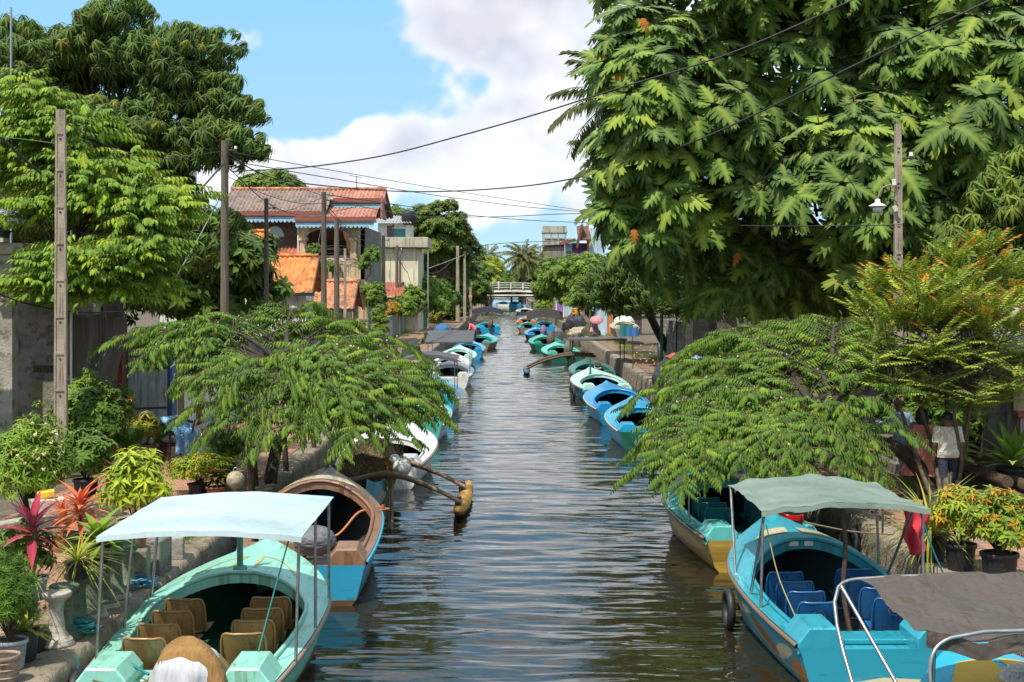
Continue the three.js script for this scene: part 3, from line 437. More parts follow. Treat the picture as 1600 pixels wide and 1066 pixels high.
{ // the far footbridge
  const D = 250, b = thing('far_bridge', 'white railed road bridge crossing the canal far ahead', 'bridge', [0, 0, -D]), a = -6.2, c = 7.4, dk = mat([.30, .28, .25], .85, { tx: 'streak', s: 6 });
  part(b, 'deck', metric(grid(20, 3, (u, v) => [mix(a, c, u), [3.3, 3.95, 3.95, 3.3][Math.round(v * 3)] + .35 * Math.sin(u * Math.PI), [.02, 0, -6, -6][Math.round(v * 3)]])), dk);
  part(b, 'underside', metric(bx(c - a, .5, 5.8, (a + c) / 2, 3.0, -3)), MT.darkConcrete);
  for (const z of [.15, -6]) { const r = part(b, 'railing', merge([0, .42, .82].map((y) => tube(Array.from({ length: 13 }, (_, i) => [mix(a, c, i / 12), 4.15 + y + .35 * Math.sin(i / 12 * Math.PI), z]), .06, 5))), BM.whiteW); for (let i = 0; i <= 6; i++) part(r, 'post', bx(.16, 1.1, .16, mix(a + .3, c - .3, i / 6), 4.4 + .35 * Math.sin(i / 6 * Math.PI), z + .02), BM.whiteW); }
  part(b, 'service_pipe', tube(Array.from({ length: 13 }, (_, i) => [mix(a, c, i / 12), 3.35 + .42 * Math.sin(i / 12 * Math.PI), .35]), .13, 8), BM.whiteW); part(b, 'service_pipe', tube([[a, 3.05, .4], [c, 3.05, .4]], .12, 8), BM.whiteW);
  for (const x of [-2.9, 2.6]) part(b, 'pier', cyl(.22, .22, 3.6, x, 1.4, -.8, 8), MT.darkConcrete);
  part(b, 'abutment', metric(bx(1.9, 3.2, 6, -5.6, 1.5, -3)), BM.tan); part(b, 'abutment', metric(bx(1.4, 3.2, 6, 6.7, 1.5, -3)), BM.tan);
}
// ---- poles
function pole(label, px, topPy, D, r, kind, o = {}) {
  const h = Y(topPy, D) - PY, p = thing('utility_pole', label, 'pole', [X(px, D) + (o.lean ?? 0), PY, -D], o.turn ?? 0, 'utility poles along the canal');
  if (o.lean) p.rotation.z = Math.atan(o.lean / h);
  if (kind === 'c') {
    const g = bx(1, h, 1, 0, h / 2, 0); const a = g.attributes.position; for (let i = 0; i < a.count; i++) { const k = mix(1, .68, a.getY(i) / h); a.setX(i, a.getX(i) * r * 2 * k); a.setZ(i, a.getZ(i) * r * 1.7 * k); } g.computeVertexNormals();
    part(p, 'shaft', metric(g), MT.poleC);
    if (D < 60) for (let y = h - .5, n = 0; y > 1.2 && n < 9; y -= .78, n++) { const k = mix(1, .68, y / h), z = r * .85 * k; part(p, 'rib', metric(merge([bx(r * 2 * k, .05, .03, 0, y, z + .006), bx(.04, .74, .03, -r * .86 * k, y - .39, z + .006), bx(.04, .74, .03, r * .86 * k, y - .39, z + .006)])), MT.poleC); part(p, 'bolt_hole', cyl(.022, .022, .02, 0, y - .12, z + .004, 8, Math.PI / 2), MT.black); }
  } else part(p, 'shaft', tube([[0, 0, 0], [(o.bend ?? 0), h * .5, 0], [0, h, 0]], r, 10, r * .74), MT.poleW);
  for (const y of o.ins ?? [h - .35]) { const s = part(p, 'insulator_bracket', merge([cyl(.02, .02, .3, r + .08, y, 0, 6, 0, 0, Math.PI / 2), bx(.06, .1, .06, r + .2, y, 0)]), MT.darkSteel); part(s, 'insulator', cyl(.045, .05, .09, r + .2, y + .09, 0, 10), BM.whiteW); }
  if (o.band) for (const y of o.band) part(p, 'wire_band', put(plain(new THREE.TorusGeometry(r * 1.05, .012, 5, 14)), 0, h - y, 0, Math.PI / 2), MT.rope);
  return p;
}
pole('tall concrete pole with ribbed face at the far left, among bright green leaves', 95, 172, 30, .14, 'c', { turn: .15, ins: [] });
pole('brown wooden pole with a tangle of cables, right of the dark mango tree', 351, 220, 44.8, .15, 'w', { ins: [8.4, 7.9] });
pole('grey pole in front of the bright orange roof', 416, 310, 51, .1, 'w', {});
pole('stout pole in front of the villa arch', 506, 300, 57.7, .135, 'w', {});
pole('mossy short pole before the villa balcony', 526, 342, 74, .17, 'w', { ins: [] });
pole('thin grey post beside the mossy pole', 539, 388, 76, .09, 'c', { ins: [] });
pole('concrete pole against the mouldy side wall of the villa', 599, 368, 100, .17, 'c', {});
pole('dark pole at the end of the garden wall, thicker of a close pair', 620, 384, 119, .17, 'w', { lean: 0 });
pole('slimmer dark pole of the close pair by the garden wall', 625, 398, 119, .12, 'w', { ins: [] });
pole('slender pole beside the green gate', 651, 402, 131, .12, 'w', {});
pole('tall concrete pole left of the parked motorbike', 715, 384, 160, .22, 'c', {});
pole('concrete pole standing at the quay edge', 726, 393, 162, .18, 'c', {});
pole('thin pole carrying a small pink sign', 735, 406, 186, .16, 'c', {});
pole('farthest leaning pole near the bridge, left bank', 748, 408, 242, .25, 'c', { lean: -.5 });
const rp = pole('concrete pole with lamp bracket before the breadfruit tree', 1403, 194, 31, .095, 'c', { ins: [6.9], band: [2.2, 3.6] });
pole('thin dark post on the right quay beside the umbrella carrier', 922, 484, 108, .07, 'w', { ins: [] });
{ // lamp and its curled bracket on the right pole
  const l = thing('street_lamp', 'small white shaded lamp on curved bracket fixed to the right concrete pole', 'lamp', [rp.position.x, rp.position.y + Y(290, 31) - PY, -30.9]);
  part(l, 'bracket', tube([[-.06, .02, 0], [-.22, 0, 0], [-.36, -.06, 0], [-.44, -.2, 0], [-.47, -.36, 0]], .018, 7), mat([.28, .17, .11], .7));
  part(l, 'lamp_shade', lathe([[.02, .06], [.05, .05], [.06, -.02], [.19, -.09], [.18, -.11], [.05, -.06]], 18, -.47, -.36, 0), BM.whiteW);
  part(l, 'glass_cover', lathe([[.09, -.09], [.11, -.16], [.1, -.24], [0, -.26]], 14, -.47, -.36, 0), mat([.55, .55, .50], .2));
  part(l, 'junction_box', bx(.08, .14, .06, -.12, .06, .03, 0, 0, .1, .01), BM.whiteW); part(l, 'fuse_box', bx(.1, .13, .07, -.1, -.52, .05, 0, 0, .3, .01), mat([.5, .46, .36], .6));
  part(l, 'loose_wire', tube([[-.1, .02, .04], [-.2, -.12, .06], [-.08, -.2, .08], [-.2, -.3, .06], [-.08, -.36, .06], [-.1, -.5, .05]], .008, 5), MT.wire);
  const s = thing('pole_sign', 'small pink sign board on a far left pole', 'sign', [X(735, 185.5), Y(463, 185.5), -185.5]); part(s, 'board', bx(.45, .26, .03, 0, 0, 0), mat([.62, .24, .22], .6)); part(s, 'bracket', bx(.06, .4, .03, 0, 0, -.04), MT.darkSteel);
}
// ---- wires
function cable(label, pts, r = .012, m = MT.wire, group) { return single('cable', tube(pts.map(([a, b, d]) => P(a, b, d)), r, 5, r, true, 10), m, label, 'cable', [0, 0, 0], 0, group); }
cable('thick cable rising across the sky from the wooden pole into the breadfruit tree', [[362, 268, 44.6], [470, 262, 43], [600, 243, 41], [720, 212, 39], [840, 178, 37], [960, 140, 35], [1150, 80, 33], [1400, -30, 31], [1500, -70, 30]], .022);
cable('upper thin wire descending right across the clouds', [[362, 238, 44.6], [500, 263, 60], [700, 297, 76], [905, 328, 88], [1060, 348, 95]], .016);
cable('lower thin wire descending across the clouds to the breadfruit crown', [[362, 252, 44.6], [520, 279, 58], [700, 308, 72], [850, 326, 80], [1000, 336, 86]], .018);
cable('black twisted cable sagging above the villa roof to the right', [[356, 240, 44.6], [400, 268, 47], [470, 286, 52], [600, 298, 55], [760, 296, 48], [910, 276, 42], [1100, 215, 36], [1350, 95, 32], [1620, -35, 30]], .024);
cable('wire running level past the tree tops to the right pole', [[510, 312, 57.7], [640, 336, 58], [760, 339, 54], [930, 334, 46], [1150, 352, 38], [1398, 352, 31]], .013);
cable('wire from the villa pole over the canal to the right bank', [[508, 304, 57.7], [620, 320, 66], [740, 337, 80], [860, 346, 88], [1000, 350, 92]], .02);
cable('thin wire strung over the far canal above the palm', [[716, 388, 160], [790, 380, 168], [860, 377, 160], [960, 374, 155]], .035);
cable('heavy twisted cable sagging before the bright leaves at upper left', [[-30, 190, 31], [0, 214, 31.5], [60, 268, 32.5], [120, 308, 34], [215, 332, 38], [290, 316, 42], [350, 256, 44.6]], .032);
cable('low slack cable near the porch at left', [[-20, 452, 31], [40, 474, 32], [110, 487, 33], [190, 487, 36]], .018);
cable('pale stay wire slanting from the wooden pole down to the left', [[348, 300, 44.7], [310, 372, 42], [262, 455, 39]], .02, mat([.2, .2, .19], .6));
cable('slack house wire looping from the villa pole to the eave', [[356, 262, 44.8], [420, 318, 55], [480, 336, 70], [570, 320, 90]], .018);
cable('thin wire from the grey pole up to the stout pole', [[416, 316, 51], [440, 330, 53], [470, 322, 55], [506, 308, 57.5]], .01);
cable('pale drop wire curving from the stout pole to the cottage roof', [[504, 350, 57.6], [490, 400, 62], [460, 440, 68]], .016, mat([.5, .5, .48], .6));
cable('sagging wire between the pair pole and the green gate pole', [[621, 400, 119], [636, 425, 125], [651, 420, 131]], .03); cable('wire from the green gate pole to the tall far pole', [[651, 420, 131], [685, 425, 150], [715, 400, 160]], .04);
cable('pale wire between the far quay poles', [[668, 420, 140], [695, 410, 150], [726, 398, 162]], .025, mat([.5, .5, .46], .6));
cable('wire from the right pole down to the left through dark leaves', [[1400, 215, 31], [1330, 270, 36], [1250, 310, 42]], .013);
cable('thin wire from the wooden pole to the stout pole, upper of two', [[356, 246, 44.8], [430, 280, 51], [504, 306, 57.6]], .012);
cable('thin wire from the wooden pole to the stout pole, lower of two', [[356, 276, 44.8], [420, 306, 50], [470, 318, 54], [504, 318, 57.6]], .012);
cable('slack wire from the stout pole to the mouldy wall pole', [[508, 318, 57.6], [545, 356, 75], [598, 378, 100]], .016);
cable('wire from the mossy pole to the pole by the garden wall', [[527, 348, 74], [575, 390, 95], [620, 396, 119]], .018);
cable('second slack wire between villa pole and pair of poles', [[508, 326, 57.6], [560, 372, 85], [619, 390, 119]], .016);
cable('wire from the villa eave down to the mossy pole', [[575, 352, 92], [550, 366, 82], [528, 352, 74]], .014);
cable('thin wire from the left pole across to the wooden pole', [[97, 190, 30], [180, 232, 35], [260, 248, 40], [348, 236, 44.8]], .012);
cable('thin green line from the near pole to the left edge', [[93, 225, 30], [40, 218, 30], [-20, 212, 30]], .008, mat([.1, .2, .05], .7));
// ---------------------------------------------------------------- trees
// one leaf along +x, normal +y: L long, W wide, folded along the midrib and drooping
function leaf(L, W, { n = 3, droop = .25, fold = .2, edge = [.06, .15, .02], rib = edge, tip = edge, pow = .8, s0 = 0 } = {}) {
  const pos = [], col = [], row = [];
  for (let i = 0; i <= n; i++) { const s = i / n, w = W / 2 * Math.max(0, Math.sin(Math.PI * Math.pow(s, pow)) + s0 * (1 - s)), x = L * s, y = -droop * L * s * s, y2 = y + fold * w, ce = edge.map((c, k) => mix(c, tip[k], s * s)), cr = rib.map((c, k) => mix(c, tip[k], s * s)); row.push([[x, y, 0, cr], [x, y2, w, ce], [x, y2, -w, ce]]); }
  const tri = (a, b, c) => { for (const p of [a, b, c]) { pos.push(p[0], p[1], p[2]); col.push(...p[3]); } };
  for (let i = 0; i < n; i++) { const [m, l, r] = row[i], [M, Lf, Rt] = row[i + 1]; for (const [a, A, f] of [[l, Lf, 1], [r, Rt, -1]]) { const w0 = Math.abs(a[2]) > 1e-6, w1 = Math.abs(A[2]) > 1e-6; if (w0) f > 0 ? tri(m, a, M) : tri(m, M, a); if (w1) { const b = w0 ? a : m; f > 0 ? tri(b, A, M) : tri(b, M, A); } } }
  const g = new THREE.BufferGeometry(); g.setAttribute('position', new THREE.Float32BufferAttribute(pos, 3)); g.setAttribute('color', new THREE.Float32BufferAttribute(col, 3)); g.setAttribute('uv', new THREE.Float32BufferAttribute(new Float32Array(pos.length / 3 * 2), 2)); g.computeVertexNormals(); return g;
}
function lobed(L, W, lobes = 6, { droop = .35, fold = .18, edge = [.035, .105, .014], rib = [.16, .26, .05] } = {}) {    // deeply cut breadfruit leaf: pointed fingers with pale veins
  const pos = [], col = [], P3 = (x, w) => [x, -droop * L * (x / L) ** 2 + fold * Math.abs(w) - .55 * w * w / W, w], half = rib.map((c, k) => mix(edge[k], c, .45));
  const tri = (f, pts, cs) => { const o = f > 0 ? [0, 1, 2] : [0, 2, 1]; for (const k of o) { pos.push(...pts[k]); col.push(...cs[k]); } };
  for (const f of [1, -1]) for (let i = 0; i < lobes; i++) {
    const a = .04 + .86 * i / lobes, b = .04 + .86 * (i + 1) / lobes, c = (a + b) / 2, env = W / 2 * Math.sin(Math.PI * Math.pow(.1 + .86 * (i + .5) / lobes, .75)), neck = (s) => .36 * W / 2 * Math.sin(Math.PI * Math.pow(.08 + .9 * s, .8)), tx = Math.min(1, c + .13 + .05 * i / lobes);
    const ma = P3(a * L, 0), mb = P3(b * L, 0), na = P3(a * L, f * neck(a)), nb = P3(b * L, f * neck(b)), nc = P3(c * L, f * neck(c)), tip = P3(tx * L, f * env), sa = P3((a * .45 + tx * .55 - .015) * L, f * mix(neck(a), env, .70)), sb = P3((b * .5 + tx * .5 + .02) * L, f * mix(neck(b), env, .66));
    tri(f, [ma, na, nc], [rib, edge, half]); tri(f, [ma, nc, mb], [rib, half, rib]); tri(f, [nc, nb, mb], [half, edge, rib]); tri(f, [na, sa, nc], [edge, edge, half]); tri(f, [sa, tip, nc], [edge, edge, half]); tri(f, [nc, tip, sb], [half, edge, edge]); tri(f, [nc, sb, nb], [half, edge, edge]);
  }
  const e0 = P3(.9 * L, 0), w = .09 * W; tri(1, [e0, P3(.9 * L, w), P3(L, 0)], [rib, edge, edge]); tri(-1, [e0, P3(.9 * L, -w), P3(L, 0)], [rib, edge, edge]);
  const g = new THREE.BufferGeometry(); g.setAttribute('position', new THREE.Float32BufferAttribute(pos, 3)); g.setAttribute('color', new THREE.Float32BufferAttribute(col, 3)); g.setAttribute('uv', new THREE.Float32BufferAttribute(new Float32Array(pos.length / 3 * 2), 2)); g.computeVertexNormals(); return g;
}
const tone = (c, k) => [c[0] * k, c[1] * k, c[2] * k];
// a whorl of leaves about +y
function rosette(n, L, W, pitch, o = {}, seed = 1, rows = 2) { const rng = rngOf(seed), l = []; for (let i = 0; i < n; i++) { const a = i * 2.39996, r = Math.floor(i / n * rows) / rows, k = .8 + rng() * .4, v = .8 + rng() * .45; l.push(put(leaf(L * k, W * k, { ...o, edge: tone(o.edge, v), rib: tone(o.rib ?? o.edge, v), tip: tone(o.tip ?? o.edge, v) }), 0, r * L * .25, 0, 0, a, pitch + (r - .5) * .9 + (rng() - .5) * .5)); } return merge(l); }
// a spray along +x with leaves to both sides
function spray(n, L, lw, lh, o = {}, seed = 2, hang = .5, ang = 1.05) { const rng = rngOf(seed), l = [tube([[0, 0, 0], [L * .5, .02 * L, 0], [L, -.08 * L, 0]], .006, 4, .002, true, 2)]; { const g = l[0], c = new Float32Array(g.attributes.position.count * 3); for (let i = 0; i < c.length; i += 3) { c[i] = .12; c[i + 1] = .1; c[i + 2] = .04; } g.setAttribute('color', new THREE.BufferAttribute(c, 3)); }
  for (let i = 0; i < n; i++) for (const f of [1, -1]) { const s = (i + (f > 0 ? .5 : 0)) / n, k = (.75 + .35 * Math.sin(Math.PI * (.15 + .8 * s))) * (.9 + rng() * .2), v = .78 + rng() * .45, g = leaf(lw * k, lh * k, { ...o, edge: tone(o.edge, v), rib: tone(o.rib ?? o.edge, v), tip: tone(o.tip ?? o.edge, v) }); g.rotateX((rng() - .5) * .5); g.rotateZ(-hang - (rng() - .5) * .4); g.rotateY(-f * (ang - .35 * s + (rng() - .5) * .25)); g.translate(L * s, .02 * L * Math.sin(s * 3) - .08 * L * s * s, 0); l.push(g); }
  l.push(put(leaf(lw, lh, o), L, -.08 * L, 0, 0, 0, -.3)); return merge(l); }
const _x = V(), _y = V(), _z = V(), _m = new THREE.Matrix4();
function basis(pos, dir, up, s, axisY = false) { // axisY: geometry grows along +y
  if (axisY) { _y.copy(dir).normalize(); _x.crossVectors(up, _y); if (_x.lengthSq() < 1e-4) _x.set(1, 0, 0); _x.normalize(); _z.crossVectors(_x, _y); } else { _x.copy(dir).normalize(); _z.crossVectors(_x, up); if (_z.lengthSq() < 1e-4) _z.set(0, 0, 1); _z.normalize(); _y.crossVectors(_z, _x); }
  return _m.makeBasis(_x.clone().multiplyScalar(s), _y.clone().multiplyScalar(s), _z.clone().multiplyScalar(s)).setPosition(pos).clone();
}
function foliage(parent, name, geo, m, list, tints, rng) {
  if (!list.length) return; const im = new THREE.InstancedMesh(geo, m, list.length), c = new THREE.Color(); im.name = name; im.userData.kind = 'stuff'; im.castShadow = im.receiveShadow = true;
  list.forEach((k, i) => { im.setMatrixAt(i, k); const t = tints[Math.floor(rng() * tints.length)], v = .82 + rng() * .36; im.setColorAt(i, c.setRGB(t[0] * v, t[1] * v, t[2] * v)); }); parent.add(im); return im;
}
const rdir = (rng, minY = -1) => { for (;;) { const v = V(rng() * 2 - 1, rng() * 2 - 1, rng() * 2 - 1), l = v.length(); if (l < 1 && l > .1) { v.multiplyScalar(1 / l); if (v.y > minY) return v; } } };
// crown of leaf clumps spread through ellipsoids given as [picture x, y, radius x, radius y, distance, depth radius in metres]
function clumpTree(o) {
  const rng = rngOf(o.seed), t = thing(o.name, o.label, o.cat ?? 'tree', [0, 0, 0], 0, o.group), el = o.ells.map(([px, py, rx, ry, D, rd]) => ({ c: P(px, py, D), r: V(rx * D / F, ry * D / F, rd ?? rx * D / F) })), vol = el.map((e) => e.r.x * e.r.y + .01), tot = vol.reduce((a, b) => a + b), clumps = [];
  for (let i = 0; i < o.n; i++) { let k = rng() * tot, q = 0; while (q < el.length - 1 && (k -= vol[q]) > 0) q++; const d = rdir(rng), s = mix(o.inner ?? .45, 1, Math.pow(rng(), .6)); if (d.z < -.3 && rng() < .5) d.z *= -1; clumps.push([el[q].c.clone().add(d.clone().multiply(el[q].r).multiplyScalar(s)), (o.cr ?? .9) * (.65 + rng() * .7), d]); }
  // trunk and limbs
  const base = o.base, top = o.fork ?? base.clone().lerp(el[0].c, .6), bm = o.bark ?? MT.bark, tr = o.tr ?? .25, limbs = [tube([base, base.clone().lerp(top, .5).add(V((rng() - .5) * .5, 0, (rng() - .5) * .5)), top], tr, 9, tr * .72)];
  clumps.forEach(([c], i) => { if (i % (o.limbEvery ?? 2)) return; const a = top.clone().lerp(base, rng() * .25), mid = a.clone().lerp(c, .5).add(V((rng() - .5) * .6, .25 + rng() * .5, (rng() - .5) * .6)); limbs.push(tube([a, mid, c], tr * .3, 5, .018, true, 4)); });
  part(t, 'trunk', merge(limbs), bm);
  const lists = o.geos.map(() => []);
  for (const [c, r, out] of clumps) for (let k = 0; k < o.per; k++) {
    const d = rdir(rng, o.minY ?? -.45), s = .35 + .7 * Math.pow(rng(), .5), p = c.clone().add(V(d.x * r * s, d.y * r * s * (o.flat ?? .75), d.z * r * s)), axis = d.clone().multiplyScalar(.7).add(out.clone().multiplyScalar(.35)).add(V((rng() - .5) * .6, o.lift ?? .7, (rng() - .5) * .6)).normalize(), sc = mix(o.size[0], o.size[1], rng());
    if (o.alongX) { const h = V(d.x + (rng() - .5), (o.lift ?? 0) + (rng() - .5) * .5, d.z + (rng() - .5)).normalize(); lists[Math.floor(rng() * lists.length)].push(basis(p, h, V((rng() - .5) * .5, 1, (rng() - .5) * .5), sc)); } else lists[Math.floor(rng() * lists.length)].push(basis(p, axis, V(rng() - .5, .2, rng() - .5), sc, true));
  }
  o.geos.forEach((g, i) => foliage(t, 'leaves', g, o.mat, lists[i], o.tints, rng));
  return t;
}
const LM = { glossy: leafMat([1.1, .92, .72], .22, .34), soft: leafMat([1.12, .92, .70], .12, .36), dull: leafMat([1.15, .92, .75], .06, .35) };
const TINT = { n: [[1, 1, 1], [.85, .95, .8], [1.15, 1.1, 1], [.75, .85, .8]], y: [[1, 1, 1], [1.35, 1.2, .9], [.85, .9, .8], [1.6, 1.3, .9]], dark: [[.8, .85, .8], [1, 1, 1], [.6, .7, .65], [1.1, 1.05, .9]] };
const mangoR = [1, 2, 3].map((s) => rosette(13, .34, .062, -.25, { n: 4, droop: .55, fold: .3, edge: [.070, .155, .018], rib: [.12, .20, .04], pow: .8 }, s));
const ovalS = [1, 2].map((s) => spray(6, .62, .19, .085, { n: 3, droop: .3, fold: .25, edge: [.125, .285, .014], rib: [.20, .34, .04] }, s + 10, .55, .95));
const smallR = [1, 2, 3].map((s) => rosette(12, .17, .07, .1, { n: 2, droop: .3, fold: .2, edge: [.09, .205, .020], rib: [.12, .23, .03] }, s + 20));
const farR = [1, 2, 3].map((s) => rosette(14, .5, .2, .1, { n: 2, droop: .3, fold: .2, edge: [.085, .175, .022] }, s + 30));
clumpTree({ name: 'mango_tree', label: 'large dark mango tree with drooping narrow leaves at upper left', seed: 11, ells: [[215, 195, 165, 135, 51, 3.8], [190, 75, 115, 62, 51, 3], [308, 330, 58, 122, 50, 2.4], [60, 130, 95, 85, 52, 3], [110, 300, 130, 120, 52, 3], [338, 195, 42, 60, 50, 1.8], [275, 115, 85, 75, 51, 2.6], [368, 240, 26, 30, 49, 1.2]], n: 210, cr: 1.0, per: 46, geos: mangoR, mat: LM.glossy, size: [.8, 1.25], tints: [...TINT.dark, ...TINT.dark, ...TINT.n, ...TINT.n, [2.0, 1.3, .8]], base: V(-14, PY, -52), tr: .4, bark: MT.darkBark, fork: P(160, 300, 51.5), flat: .6, inner: .5 });
clumpTree({ name: 'mango_tree', label: 'green tree crown peeping over the villa roof ridge', seed: 12, ells: [[432, 292, 46, 13, 125, 3], [622, 336, 26, 8, 150, 3]], n: 30, cr: 1.0, per: 40, geos: farR, mat: LM.soft, size: [.8, 1.2], tints: TINT.y, base: P(432, 470, 125), tr: .3 });
clumpTree({ name: 'custard_apple_tree', label: 'bright green broad leaved tree around the near concrete pole at left', seed: 13, ells: [[75, 205, 75, 65, 34.5, 1.1], [150, 290, 120, 75, 34, 1.3], [190, 400, 105, 75, 33, 1.3], [90, 440, 50, 45, 32.6, .8], [40, 250, 50, 60, 35, 1.1], [245, 335, 40, 55, 33.6, 1], [60, 150, 26, 24, 34, .6], [130, 190, 26, 22, 34, .6], [270, 300, 24, 18, 33.4, .5]], n: 150, cr: .46, per: 14, inner: .25, geos: ovalS, mat: LM.soft, size: [.75, 1.15], tints: [...TINT.y, ...TINT.n], base: V(-10.9, PY, -35), fork: P(95, 330, 34.5), tr: .11, alongX: true, lift: -.1, limbEvery: 2 });
// ---- low spreading trees with layered drooping sprays
function spreadTree(o) {
  const rng = rngOf(o.seed), t = thing(o.name, o.label, 'tree'), wood = [], twigs = [], sp = [[], []];
  wood.push(tube([o.trunk[0].clone().add(V(0, -.35, 0)), ...o.trunk], (s) => o.tr * (mix(1, .6, s) + .35 * Math.exp(-s * 9)), 10, 0, true, 8));
  const fork = o.trunk[o.trunk.length - 1];
  const addSprays = (pts, from, step, s0) => { const c = new THREE.CatmullRomCurve3(pts), L = c.getLength(); for (let s = from * L; s <= L; s += step) { const u = s / L, p = c.getPoint(u), tg = c.getTangent(u), side = V(0, 1, 0).cross(tg).normalize(); for (const f of [1, -1]) { if (rng() < .26) continue; const d = tg.clone().multiplyScalar(.75).add(side.clone().multiplyScalar(f * (.55 + rng() * .5))).add(V(0, (rng() - .5) * .3 - .03, 0)); sp[rng() < .5 ? 0 : 1].push(basis(p, d, V((rng() - .5) * .3, 1, (rng() - .5) * .3), s0 * (.75 + rng() * .5))); } if (u > .92) sp[0].push(basis(p, tg.clone().add(V(0, -.25, 0)), V(0, 1, 0), s0)); } };
  for (const [px, py, D, from] of o.ends) {
    const e = P(px, py, D), a = (from !== undefined ? o.trunk[from] : fork).clone(), L = a.distanceTo(e), rise = .13 * L * (.7 + rng() * .4), pts = [a, a.clone().lerp(e, .35).add(V((rng() - .5) * .25, rise, (rng() - .5) * .3)), a.clone().lerp(e, .7).add(V((rng() - .5) * .25, rise * .9, (rng() - .5) * .3)), e];
    wood.push(tube(pts, o.tr * .42, 6, .012, true, 6)); addSprays(pts, .5, .2, .62);
    const c = new THREE.CatmullRomCurve3(pts); let f = 1;
    for (let s = .9; s < L - .1; s += .26) { const u = s / L; if (u < .25) continue; f = -f; const p = c.getPoint(u), tg = c.getTangent(u), side = V(0, 1, 0).cross(tg).normalize().multiplyScalar(f), ln = (.55 + rng() * .8) * (o.reach ?? 1), d = tg.clone().multiplyScalar(.6).add(side.multiplyScalar(.8)).normalize(), q = [p, p.clone().add(d.clone().multiplyScalar(ln * .55)).add(V(0, .1 + rng() * .12, 0)), p.clone().add(d.clone().multiplyScalar(ln)).add(V(0, -.02 - rng() * .12, 0))]; twigs.push(tube(q, .014, 4, .005, true, 3)); addSprays(q, .15, .17, .52); }
  }
  part(t, 'trunk', merge(wood), o.bark ?? MT.bark); part(t, 'twigs', merge(twigs), MT.bark);
  const gs = [spray(8, .8, .20, .084, { n: 3, droop: .45, fold: .25, edge: [.068, .178, .013], rib: [.12, .23, .03] }, 41, .55, 1.0), spray(7, .7, .21, .086, { n: 3, droop: .5, fold: .2, edge: [.08, .195, .014], rib: [.13, .25, .03] }, 42, .65, 1.0)];
  gs.forEach((g, i) => foliage(t, 'leaves', g, LM.soft, sp[i], [...TINT.n, [1.3, 1.2, 1], [1.55, 1.35, 1], [.7, .78, .8]], rng));
  const fl = [], fg = put(rosette(5, .03, .018, .2, { n: 2, droop: .1, fold: .1, edge: [.8, .78, .7] }, 3), 0, 0, 0); for (let i = 0; i < 70; i++) { const m = sp[i % 2][Math.floor(rng() * sp[i % 2].length)], p = V().setFromMatrixPosition(m).add(V((rng() - .5) * .2, .05, (rng() - .5) * .2)); fl.push(basis(p, V(0, 1, .5), V(1, 0, 0), .8, true)); } foliage(t, 'blossoms', fg, LM.dull, fl, [[1, 1, 1]], rng);
  return t;
}
spreadTree({ name: 'spreading_tree', label: 'low spreading tree with feathery drooping sprays over the left quay', seed: 21, tr: .15, bark: MT.darkBark, trunk: [G(422, 756), P(436, 690, 29.6), P(470, 630, 30), P(455, 585, 30)], ends: [[663, 608, 28], [650, 645, 27.2], [625, 577, 30], [584, 540, 32], [524, 508, 33], [453, 488, 33], [377, 499, 32], [306, 514, 31], [259, 552, 30], [290, 598, 28.4], [348, 565, 29], [406, 531, 31], [348, 632, 27], [423, 607, 27], [507, 565, 28], [566, 598, 27], [608, 632, 26.5], [541, 640, 26], [583, 674, 26, 2], [474, 674, 26, 2], [474, 548, 30], [541, 538, 30], [658, 624, 30.5], [394, 666, 26.6, 2], [235, 560, 30], [215, 530, 31.5]] });
spreadTree({ name: 'spreading_tree', label: 'wide low tree with feathery drooping sprays reaching over the water from the right', seed: 22, tr: .2, bark: MT.darkBark, trunk: [G(1455, 812), P(1452, 765, 27), P(1425, 718, 26.9), P(1375, 692, 26.8), P(1310, 690, 27)], ends: [[1014, 709, 25], [1037, 682, 26.5], [1029, 653, 28], [1050, 616, 30], [1076, 583, 31.5], [1121, 548, 33], [1176, 527, 33.5], [1239, 516, 33.5], [1310, 516, 33], [1060, 728, 24.6], [1108, 732, 24.2], [1176, 726, 24], [1243, 720, 24], [1318, 714, 24.6], [1159, 615, 27], [1209, 581, 29], [1268, 573, 29], [1134, 657, 26], [1218, 640, 26], [1100, 623, 28.5], [1327, 598, 27], [1352, 640, 26.4], [1285, 640, 25.5], [1369, 573, 29], [1192, 682, 25], [1083, 682, 26], [1402, 606, 27], [1150, 573, 31], [1251, 682, 25]], reach: 1.1 });
